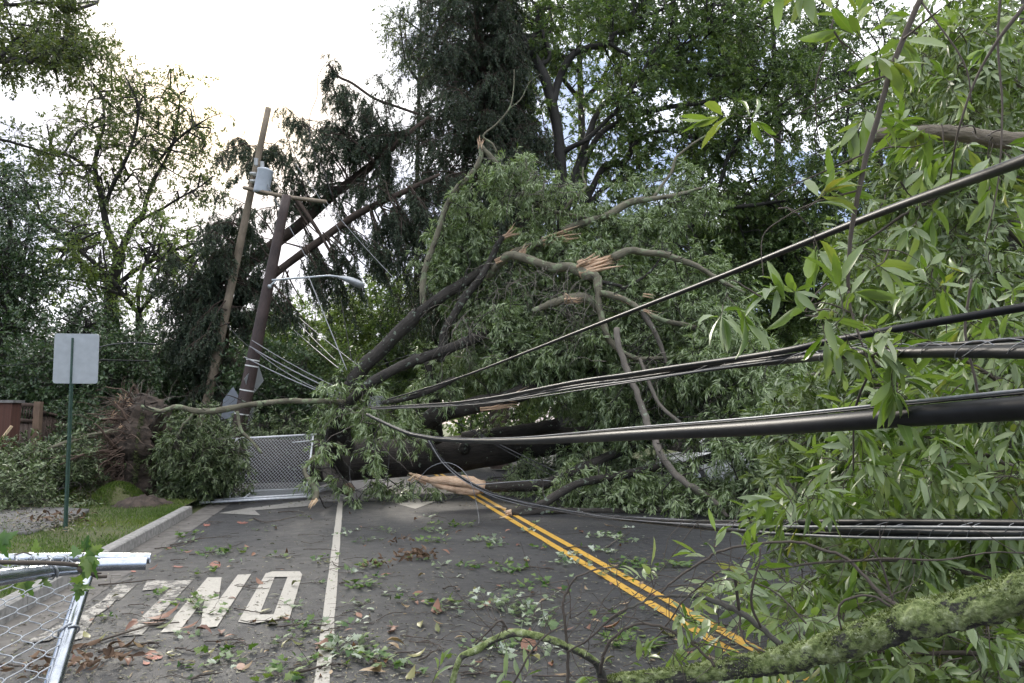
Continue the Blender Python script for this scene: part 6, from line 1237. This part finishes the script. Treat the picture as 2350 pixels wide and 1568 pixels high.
def flat_leaf(name, m, x, y, L, asp, label, cat_, group, kind='near', z=.012, lift=.25, curl=1.6, rot=None):
    g = G(x, y); g = g + np.array([0, 0, z]); a = RNG.uniform(0, 2 * PI) if rot is None else rot
    mb = MB(); leaves(mb, (g - np.array([math.cos(a), math.sin(a), 0]) * L / 2)[None], np.array([[math.cos(a), math.sin(a), lift * RNG.uniform(-.1, .7)]]), np.array([[RNG.normal(0, .25), RNG.normal(0, .25), 1.0]]), L, L * asp, kind, RNG.random(1), curl * RNG.uniform(-1.5, 1.5))
    o = mb.build(name, m, base=g - [0, 0, z]); 
    zmin = min(v.co.z for v in o.data.vertices)
    if zmin < .004:
        for v in o.data.vertices: v.co.z += .004 - zmin
    return tag(o, label, cat_, group)
def where(x, y):
    u, v = uv_of(G(x, y)); a = 'in the kerb lane' if u < WU - .15 else 'beside the white line' if u < WU + .25 else 'in the middle lane' if u < YU - .25 else 'beside the yellow lines' if u < YU2 + .3 else 'in the far right lane'
    return a, ('close to the camera' if v < 6 else 'half way down' if v < 9.5 else 'near the fallen tree')
hero = [('rust', 2270, 1280, 0), ('rust', 2275, 1290, 0), ('tan_leaf', 2310, 1360, 0)]
Z8p = lambda x, y: (734.4 + x * .3906, 955.6 + y * .3906); Z7p = lambda x, y: (x * .3906, 955.6 + y * .3906)
named = [('rust', Z8p(680, 1150), .17, .5), ('rust', Z8p(418, 1270), .12, .55), ('rust', Z8p(390, 935), .14, .35), ('tan_leaf', Z8p(430, 1365), .16, .28), ('olive', Z8p(565, 1410), .15, .4), ('olive', Z8p(690, 1265), .15, .3), ('rust', Z8p(1230, 1375), .22, .6), ('olive', Z8p(1265, 1435), .13, .45), ('rust', Z8p(1355, 1465), .10, .4),
 ('tan_leaf', Z8p(330, 1510), .17, .35), ('rust', Z8p(1535, 683), .16, .4), ('rust', Z8p(735, 810), .15, .35), ('rust', Z8p(1165, 763), .12, .4), ('rust', Z8p(565, 615), .13, .5), ('rust', Z8p(812, 690), .13, .35), ('rust', Z8p(1105, 680), .10, .5), ('tan_leaf', Z8p(1215, 855), .17, .3), ('olive', Z8p(670, 1065), .13, .3), ('rust', Z8p(610, 1100), .12, .3),
 ('olive', Z8p(590, 1235), .16, .4), ('olive', Z8p(2045, 1300), .19, .4), ('tan_leaf', Z8p(1430, 1525), .14, .25), ('rust', Z8p(1705, 1255), .2, .25), ('olive', Z8p(910, 1042), .12, .25), ('tan_leaf', Z8p(600, 950), .13, .3), ('rust', Z8p(975, 1110), .14, .5),
 ('rust', Z7p(1190, 1275), .17, .3), ('rust', Z7p(1120, 1248), .15, .3), ('rust', Z7p(1525, 988), .14, .4), ('rust', Z7p(1620, 665), .14, .3), ('rust', Z7p(1450, 772), .12, .5), ('rust', Z7p(1490, 820), .17, .25), ('rust', Z7p(1685, 812), .16, .25), ('rust', Z7p(1110, 802), .15, .3), ('olive', Z7p(1560, 1150), .14, .4), ('olive', Z7p(1640, 1190), .14, .45), ('olive', Z7p(1600, 1225), .16, .55), ('olive', Z7p(1740, 1005), .16, .4),
 ('rust', Z7p(950, 1195), .30, .32), ('rust', Z7p(900, 1225), .26, .3), ('olive', Z7p(965, 1245), .17, .28), ('rust', Z7p(780, 1250), .16, .35), ('rust', Z7p(790, 1212), .07, .6), ('rust', Z7p(1900, 1340), .16, .5), ('rust', Z7p(1880, 1360), .15, .45), ('olive', Z7p(1920, 1390), .18, .5), ('rust', Z7p(2100, 1375), .13, .5), ('olive', Z7p(1985, 1315), .10, .55), ('olive', Z7p(1680, 1350), .14, .25), ('olive', Z7p(1240, 1392), .09, .3), ('olive', Z7p(1005, 1412), .09, .3), ('tan_leaf', Z7p(815, 1365), .17, .25), ('rust', Z7p(435, 1455), .13, .35), ('rust', Z7p(885, 1415), .12, .4), ('tan_leaf', Z7p(2190, 1510), .2, .3), ('tan_leaf', Z7p(2320, 1365), .16, .3), ('rust', Z7p(2300, 1270), .09, .5), ('rust', Z7p(1750, 470), .16, .35), ('rust', Z7p(1370, 405), .2, .4), ('rust', Z7p(1450, 445), .22, .35), ('rust', Z7p(1350, 1300), .10, .4), ('olive', Z7p(1700, 842), .14, .3), ('olive', Z7p(1875, 872), .1, .4)]
cname = {'rust': 'rust brown', 'tan_leaf': 'pale tan', 'olive': 'dull olive'}
for i, (m_, (x, y), L, asp) in enumerate(named):
    a, b = where(x, y); lab = f'{cname[m_]} curled leaf {a}, {b}'
    flat_leaf('dead_leaf', M[m_], x, y, L, asp, lab, 'leaf', f'{cname[m_]} leaves lying on the road', lift=.4, curl=2.2)
for k in range(160):
    x = RNG.uniform(120, 1750); y = RNG.uniform(1175, 1560); g = G(x, y); u, v = uv_of(g)
    if u < KUm + .1: continue
    m_ = RNG.choice(['rust', 'rust', 'tan_leaf', 'olive']); a, b = where(x, y)
    flat_leaf('dead_leaf', M[m_], x, y, RNG.uniform(.05, .13), RNG.uniform(.25, .5), f'{cname[m_]} curled leaf {a}, {b}', 'leaf', f'{cname[m_]} leaves lying on the road', lift=.4, curl=2.0)
# sprigs of silver backed maple leaves
def sprig(x, y, size, n, label, group, m='maple', spread=.12, yy=0):
    n = int(n * 1.4); g = G(x, y); mb = MB(); a = RNG.uniform(0, 2 * PI, n); r = np.sqrt(RNG.random(n)) * spread * size
    p = g + np.stack([np.cos(a) * r, np.sin(a) * r, np.full(n, .012) + RNG.random(n) * .035 * size], 1)
    L = RNG.uniform(.035, .065, n) * min(size, 1.3); 
    leaves(mb, p, np.stack([np.cos(a) + RNG.normal(0, .7, n), np.sin(a) + RNG.normal(0, .7, n), RNG.uniform(-.1, .55, n)], 1), RNG.normal(0, .5, (n, 3)) + [0, 0, 1], L, L * .95, 'maple', RNG.random(n), RNG.uniform(.3, 1.5, n))
    for i in range(len(mb.v)): mb.v[i][:, 2] = np.maximum(mb.v[i][:, 2], .006)
    t = thing('leaf_sprig', g, label, 'leaf sprig', group); mb.build('leaves', M[m], t)
    tw_ = MB(); k = 3; gg = grow(np.repeat(g[None] + [0, 0, .014], k, 0), RNG.normal(0, 1, (k, 3)) * [1, 1, .1], spread * size * RNG.uniform(.8, 1.7, k), 4, .2, 0); gg[:, :, 2] = np.maximum(gg[:, :, 2], .008); tubes(tw_, gg, .002, 4); tw_.build('stalk', M['twig'], t)
sp_named = [(Z8p(1050, 1110), 2.3, 34, 'maple'), (Z8p(1150, 1130), 1.6, 16, 'maple'), (Z8p(1260, 1180), 1.7, 22, 'maple'), (Z8p(1240, 1240), 1.5, 16, 'maple'), (Z8p(1240, 990), 1.5, 16, 'maple_green'), (Z8p(690, 690), 1.5, 12, 'maple'), (Z8p(640, 740), 1.4, 11, 'maple_green'), (Z8p(960, 738), 1.7, 14, 'maple'), (Z8p(1030, 745), 1.3, 10, 'maple'), (Z8p(1040, 770), 1.2, 8, 'maple_green'), (Z8p(840, 645), 1.8, 14, 'maple_green'), (Z8p(680, 632), 1.3, 8, 'maple_green'), (Z8p(650, 590), 1.2, 7, 'maple'), (Z8p(1450, 830), 1.5, 12, 'maple'), (Z8p(1410, 862), 1.2, 7, 'maple'), (Z8p(1530, 875), 1.6, 13, 'maple'), (Z8p(885, 890), 1.3, 10, 'maple_green'), (Z8p(1075, 905), 1.4, 10, 'maple'), (Z8p(1160, 910), 1.3, 10, 'maple_green'), (Z8p(1060, 880), 1.2, 7, 'maple_green'), (Z8p(1300, 780), 1.1, 7, 'maple_green'), (Z8p(1720, 940), 1.3, 8, 'maple'), (Z8p(1790, 880), 2.0, 24, 'maple_green'), (Z8p(1920, 890), 1.6, 14, 'maple_green'), (Z8p(2090, 880), 1.5, 16, 'maple_green'), (Z8p(1630, 710), 1.6, 12, 'maple'), (Z8p(1720, 715), 1.6, 12, 'maple'), (Z8p(1800, 740), 1.3, 8, 'maple'), (Z8p(1660, 800), 1.4, 10, 'maple'), (Z8p(1860, 1340), 1.6, 22, 'maple_green'), (Z8p(1700, 1330), 1.2, 12, 'maple_green'), (Z8p(1080, 1370), 1.7, 20, 'maple'), (Z8p(1040, 1350), 1.3, 12, 'maple_green'), (Z8p(130, 1360), 1.4, 14, 'maple'), (Z8p(320, 1450), 1.2, 9, 'maple_green'), (Z8p(210, 1230), 1.2, 8, 'maple'), (Z8p(445, 1040), 1.1, 6, 'maple'), (Z8p(255, 1000), 1.4, 10, 'maple_green'), (Z8p(520, 1085), 1.1, 7, 'maple_green'), (Z8p(720, 1110), 1.3, 8, 'maple_green'), (Z8p(745, 1165), 1.0, 5, 'maple'), (Z8p(830, 1090), 1.3, 8, 'maple_green'), (Z8p(640, 670), 1.2, 6, 'maple_green'), (Z8p(350, 675), 1.3, 6, 'maple_green'), (Z8p(320, 880), 1.4, 8, 'maple_green'),
 (Z7p(1110, 1110), 1.7, 14, 'maple_green'), (Z7p(1180, 1090), 1.3, 10, 'maple_green'), (Z7p(1240, 1150), 1.2, 8, 'maple_green'), (Z7p(1250, 810), 1.7, 9, 'maple_green'), (Z7p(1370, 805), 1.9, 13, 'maple_green'), (Z7p(1180, 930), 1.7, 10, 'maple_green'), (Z7p(1100, 705), 1.7, 9, 'maple_green'), (Z7p(2110, 1005), 1.3, 10, 'maple_green'), (Z7p(2140, 740), 1.3, 6, 'maple_green'), (Z7p(2100, 1130), 1.2, 9, 'maple'), (Z7p(2180, 885), 1.4, 9, 'maple_green'), (Z7p(2000, 1375), 1.6, 18, 'maple'), (Z7p(1820, 1250), 1.2, 8, 'maple'), (Z7p(2190, 1430), 1.3, 10, 'maple'), (Z7p(1640, 1540), 1.4, 14, 'maple_green'), (Z7p(1750, 1450), 1.0, 7, 'maple_green'), (Z7p(1340, 1470), 1.1, 7, 'maple'), (Z7p(2170, 1320), 1.0, 5, 'maple_green'), (Z7p(640, 1190), 1.0, 6, 'maple_green')]
dens = lambda n: 'dense' if n > 15 else 'loose' if n > 8 else 'sparse'
for (x, y), s, n, m_ in sp_named:
    a, b = where(x, y); c = 'silver backed' if m_ == 'maple' else 'green'; lab = f'{dens(n)} {c} maple sprig {a}, {b}'
    sprig(x, y, s, n, lab, f'{c} maple sprigs lying on the road', m_)
for k in range(95):
    x = RNG.uniform(330, 1800); y = 1180 + 380 * RNG.random() ** 1.1; u, v = uv_of(G(x, y))
    if u < KUm + .3: continue
    m_ = RNG.choice(['maple', 'maple_green']); n = int(RNG.integers(2, 8)); a, b = where(x, y); c = 'silver backed' if m_ == 'maple' else 'green'; lab = f'{dens(n)} {c} maple sprig {a}, {b}'
    sprig(x, y, RNG.uniform(.8, 1.3), n, lab, f'{c} maple sprigs lying on the road', m_)
# dry brown leaf bunch
for (x, y), n, s, lab in ((Z8p(580, 840), 70, 1, 'large bunch of dry crumpled brown leaves on the asphalt'), (Z8p(480, 750), 22, .7, 'dry brown leaf tuft on a thin upright stalk'), (Z8p(350, 890), 26, .8, 'flat patch of dry brown leaves left of the large dry bunch'), (Z7p(540, 1490), 60, 1.0, 'heap of brown leaves and bark close to the near fence panel'), (Z7p(240, 1515), 24, .7, 'brown leaves under the near chain link panel'), (Z7p(330, 630), 40, 1.3, 'brown leaf litter round the foot of the sign post')):
    g = G(x, y, LZ if 'sign post' in lab else 0); mb = MB(); p = g + RNG.normal(0, 1, (n, 3)) * [.16 * s, .12 * s, 0] + np.array([0, 0, .02]) + np.stack([0 * np.arange(n), 0 * np.arange(n), RNG.random(n) * .09 * s], 1)
    leaves(mb, p, RNG.normal(0, 1, (n, 3)) * [1, 1, .5] + [0, 0, .15], RNG.normal(0, 1, (n, 3)), RNG.uniform(.05, .13, n) * s, .035 * s, 'near', RNG.random(n), RNG.uniform(-4, 4, n))
    for i in range(len(mb.v)): mb.v[i][:, 2] = np.maximum(mb.v[i][:, 2], g[2] + .006)
    tag(mb.build('dry_leaf_heap', M['dry'], base=g), lab, 'leaf heap', None, 'stuff')
# twigs
tws = [((470, 1372), (850, 1255), (1040, 1220), .010), ((575, 1395), (800, 1360), (903, 1350), .012), ((1490, 602), (1560, 632), (1740, 595), .011), ((900, 785), (1060, 770), (1200, 700), .008), ((1000, 765), (1200, 725), (1350, 715), .008), ((1115, 820), (1300, 800), (1440, 740), .007), ((1120, 1560), (1190, 1540), (1250, 1528), .009), ((1720, 1525), (1900, 1495), (2010, 1470), .009), ((575, 1000), (740, 990), (930, 965), .010), ((1450, 1210), (1700, 1215), (1760, 1210), .006), ((1200, 1335), (1320, 1340), (1400, 1325), .006), ((1000, 850), (1060, 852), (1080, 848), .006), ((1030, 1372), (1080, 1385), (1120, 1390), .008), ((1630, 570), (1700, 568), (1790, 572), .012), ((0, 1470), (100, 1490), (330, 1485), .008), ((2000, 990), (2080, 975), (2140, 962), .005)]
tws8 = [((110, 990), (180, 980), (250, 962), .006), ((720, 1020), (750, 1015), (790, 1003), .008), ((1170, 905), (1250, 902), (1390, 908), .011), ((1430, 782), (1500, 780), (1585, 782), .011), ((580, 1450), (640, 1415), (710, 1383), .008), ((0, 1495), (60, 1480), (130, 1472), .008), ((650, 680), (700, 672), (780, 660), .006), ((990, 1510), (1100, 1520), (1180, 1530), .008), ((750, 1495), (860, 1490), (940, 1500), .007), ((1680, 780), (1760, 730), (1830, 685), .009), ((1900, 940), (2000, 950), (2130, 965), .007), ((0, 1280), (80, 1270), (150, 1245), .006), ((930, 1130), (1000, 1050), (1080, 1000), .004)]
def twig_(pts, r, i):
    a, b = where(*pts[1]); q = [G(x, y) + [0, 0, r + .006 + (.012 if j == 1 else 0)] for j, (x, y) in enumerate(pts)]; p = cat(q, 7); p = p + np.cumsum(RNG.normal(0, .006, p.shape), axis=0) * [1, 1, 0]; p[:, 2] = np.maximum(p[:, 2] + RNG.normal(0, .002, len(p)), r + .004)
    t = thing('twig', p[0] * [1, 1, 0], f'long bare twig {a}, {b}' if np.linalg.norm(p[-1] - p[0]) > .7 else f'short bare twig {a}, {b}', 'twig', 'bare twigs lying on the road')
    mb = MB(); tubes(mb, p, np.linspace(1, .5, len(p))[None] * r, 6, caps=True, rough=.15); 
    k = 4; s = p[RNG.integers(2, len(p) - 1, k)]; g = grow(s, (p[-1] - p[0]) * .8 / np.linalg.norm(p[-1] - p[0]) + RNG.normal(0, .6, (k, 3)) * [1, 1, .15], np.linalg.norm(p[-1] - p[0]) * RNG.uniform(.1, .4, k), 5, .2, 0); g[:, :, 2] = np.maximum(g[:, :, 2], .006); tubes(mb, g, np.linspace(1, .4, 6)[None] * r * .45, 4)
    mb.build('stem', M['twig'], t)
for i, q in enumerate(tws): twig_([Z7p(*z) for z in q[:3]], q[3], i)
for i, q in enumerate(tws8): twig_([Z8p(*z) for z in q[:3]], q[3], i)
for k in range(75):
    x = RNG.uniform(150, 1750); y = RNG.uniform(1185, 1555); 
    if uv_of(G(x, y))[0] < KUm + .2: continue
    a = RNG.normal(0, .35); l = RNG.uniform(12, 55) * (y - 900) / 500; twig_([(x - l * math.cos(a), y - l * .35 * math.sin(a)), (x + RNG.normal(0, 3), y + RNG.normal(0, 4)), (x + l * math.cos(a), y + l * .35 * math.sin(a))], RNG.uniform(.003, .007), k)
# fine debris, uncountable
n = 8500; x = RNG.uniform(-100, 2100, n); y = 1150 + 430 * RNG.random(n) ** .9; p = np.array([G(a, b) for a, b in zip(x, y)]); u = p @ RU; ok = (u > KUm + .05); p = p[ok]; n = len(p); p[:, 2] = RNG.uniform(.007, .014, n)
mb = MB(); leaves(mb, p, RNG.normal(0, 1, (n, 3)) * [1, 1, .1] + [.3, 0, .03], RNG.normal(0, .2, (n, 3)) + [0, 0, 1], RNG.gamma(2, .013, n) + .008, RNG.uniform(.004, .016, n), 'near', RNG.random(n), RNG.uniform(0, 2, n))
for i in range(len(mb.v)): mb.v[i][:, 2] = np.maximum(mb.v[i][:, 2], .005)
tag(mb.build('fine_litter', M['litter']), 'fine bits of leaf and bark strewn over the whole road', 'litter', None, 'stuff')
n = 900; x = RNG.uniform(100, 2000, n); y = 1150 + 430 * RNG.random(n) ** .9; q0 = np.array([G(a, b) + [0, 0, .007] for a, b in zip(x, y)]); ok = q0 @ RU > KUm + .05; q0 = q0[ok]; n = len(q0); g = grow(q0, RNG.normal(0, 1, (n, 3)) * [1, .6, 0], RNG.gamma(2, .03, n), 4, .3, 0); g[:, :, 2] = .008
mb = MB(); tubes(mb, g, RNG.uniform(.0012, .003, (n, 1)), 4); tag(mb.build('fine_twigs', M['twig']), 'tiny twig fragments strewn over the whole road', 'litter', None, 'stuff')
# leaf and bark litter on the sidewalk and at the kerb end
n = 1150; x = np.concatenate([RNG.uniform(-60, 200, 350), RNG.uniform(380, 1200, 500), RNG.normal(120, 60, 300)]); y = np.concatenate([RNG.uniform(1165, 1225, 350), RNG.normal(1148, 9, 500), RNG.uniform(1195, 1235, 300)])
p = np.array([G(a, b, LZ if a < 420 else 0) for a, b in zip(x, y)]); p[:, 2] += .07 * (x < 205) + RNG.uniform(.01, .04, n); mb = MB(); leaves(mb, p, RNG.normal(0, 1, (n, 3)) * [1, 1, .4], RNG.normal(0, .5, (n, 3)) + [0, 0, 1], RNG.uniform(.03, .09, n), RNG.uniform(.012, .03, n), 'near', RNG.random(n), RNG.uniform(-2, 3, n))
tag(mb.build('leaf_litter', M['litter']), 'dead leaves and bark strewn on the sidewalk and at the foot of the fallen tree', 'litter', None, 'stuff')
# leafy twig caught on the near fence panel
t = thing('leafy_twig', P(*QA(870, 420), 2.5), 'broken twig with lobed green leaves caught on the corner of the near fence panel', 'twig')
mb = MB(); 
for path in ([(-80, 310, 1.96, 5), (200, 320, 2.03, 5), (500, 322, 2.12, 5), (800, 345, 2.2, 4.5), (830, 395, 2.2, 5), (950, 430, 2.22, 5), (1010, 462, 2.24, 4), (1105, 462, 2.26, 3.5)], [(950, 430, 2.22, 3.5), (1050, 428, 2.24, 2)], [(830, 350, 2.2, 1.5), (870, 200, 2.2, 1.2), (900, 120, 2.2, 1)], [(150, 240, 2.2, 1.5), (250, 215, 2.22, 1.5), (330, 240, 2.24, 1.5)]):
    p, r = pix([(*QA(x, y), d, rr) for x, y, d, rr in path]); tubes(mb, p, r[None], 8, rough=.1)
mb.build('stem', M['twig'], t); mb = MB(); A, D, N_, L = [], [], [], []
for x, y, dx, dy, l in ((890, 180, 10, -55, .075), (900, 230, 30, -8, .10), (910, 250, 35, 20, .09), (870, 250, 25, 40, .09), (800, 240, -20, -20, .085), (930, 290, 10, 60, .11), (960, 330, 20, 45, .10), (880, 330, 0, 50, .09), (790, 470, 5, 65, .10), (800, 540, 25, 30, .08), (830, 560, -5, 60, .09), (850, 570, 50, 10, .075), (240, 520, 10, 50, .09), (260, 530, 30, 50, .09), (430, 510, 25, 10, .07), (365, 200, 0, -60, .075), (400, 240, 0, -30, .05), (120, 330, -40, -5, .07), (870, 160, 20, -50, .08), (940, 200, 60, -30, .08), (20, 90, 30, -20, .10), (0, 120, 20, 30, .10), (0, 30, 30, 30, .1)):
    A.append(P(*QA(x, y), 2.2)); D.append(np.array([dx, RNG.normal(0, 15), -dy])); N_.append(RNG.normal(0, .5, 3) + [0, -1, .5]); L.append(l)
leaves(mb, np.array(A), np.array(D), np.array(N_), np.array(L) * .5, np.array(L) * .42, 'maple', RNG.random(len(L)), 1.2); mb.build('leaves', M['maple_green'], t)

# labels of look-alike litter: tell them apart by their order away from the camera
ords = ['nearest', 'second nearest', 'third nearest', 'fourth nearest', 'fifth nearest', 'sixth nearest', 'seventh nearest', 'eighth nearest', 'ninth nearest', 'tenth nearest', 'eleventh nearest', 'twelfth nearest']
byl = {}
for o in sc.objects:
    if o.get('category') in ('leaf', 'leaf sprig', 'twig') and o.get('group'): byl.setdefault(o['label'], []).append(o)
for lab, os_ in byl.items():
    if len(os_) > 1:
        os_.sort(key=lambda o: o.location.length)
        for i, o in enumerate(os_): o['label'] = lab + ', ' + (ords[i] if i < len(ords) else f'{i + 1}th nearest')
for o in sc.objects:
    if '_b' in o: del o['_b']
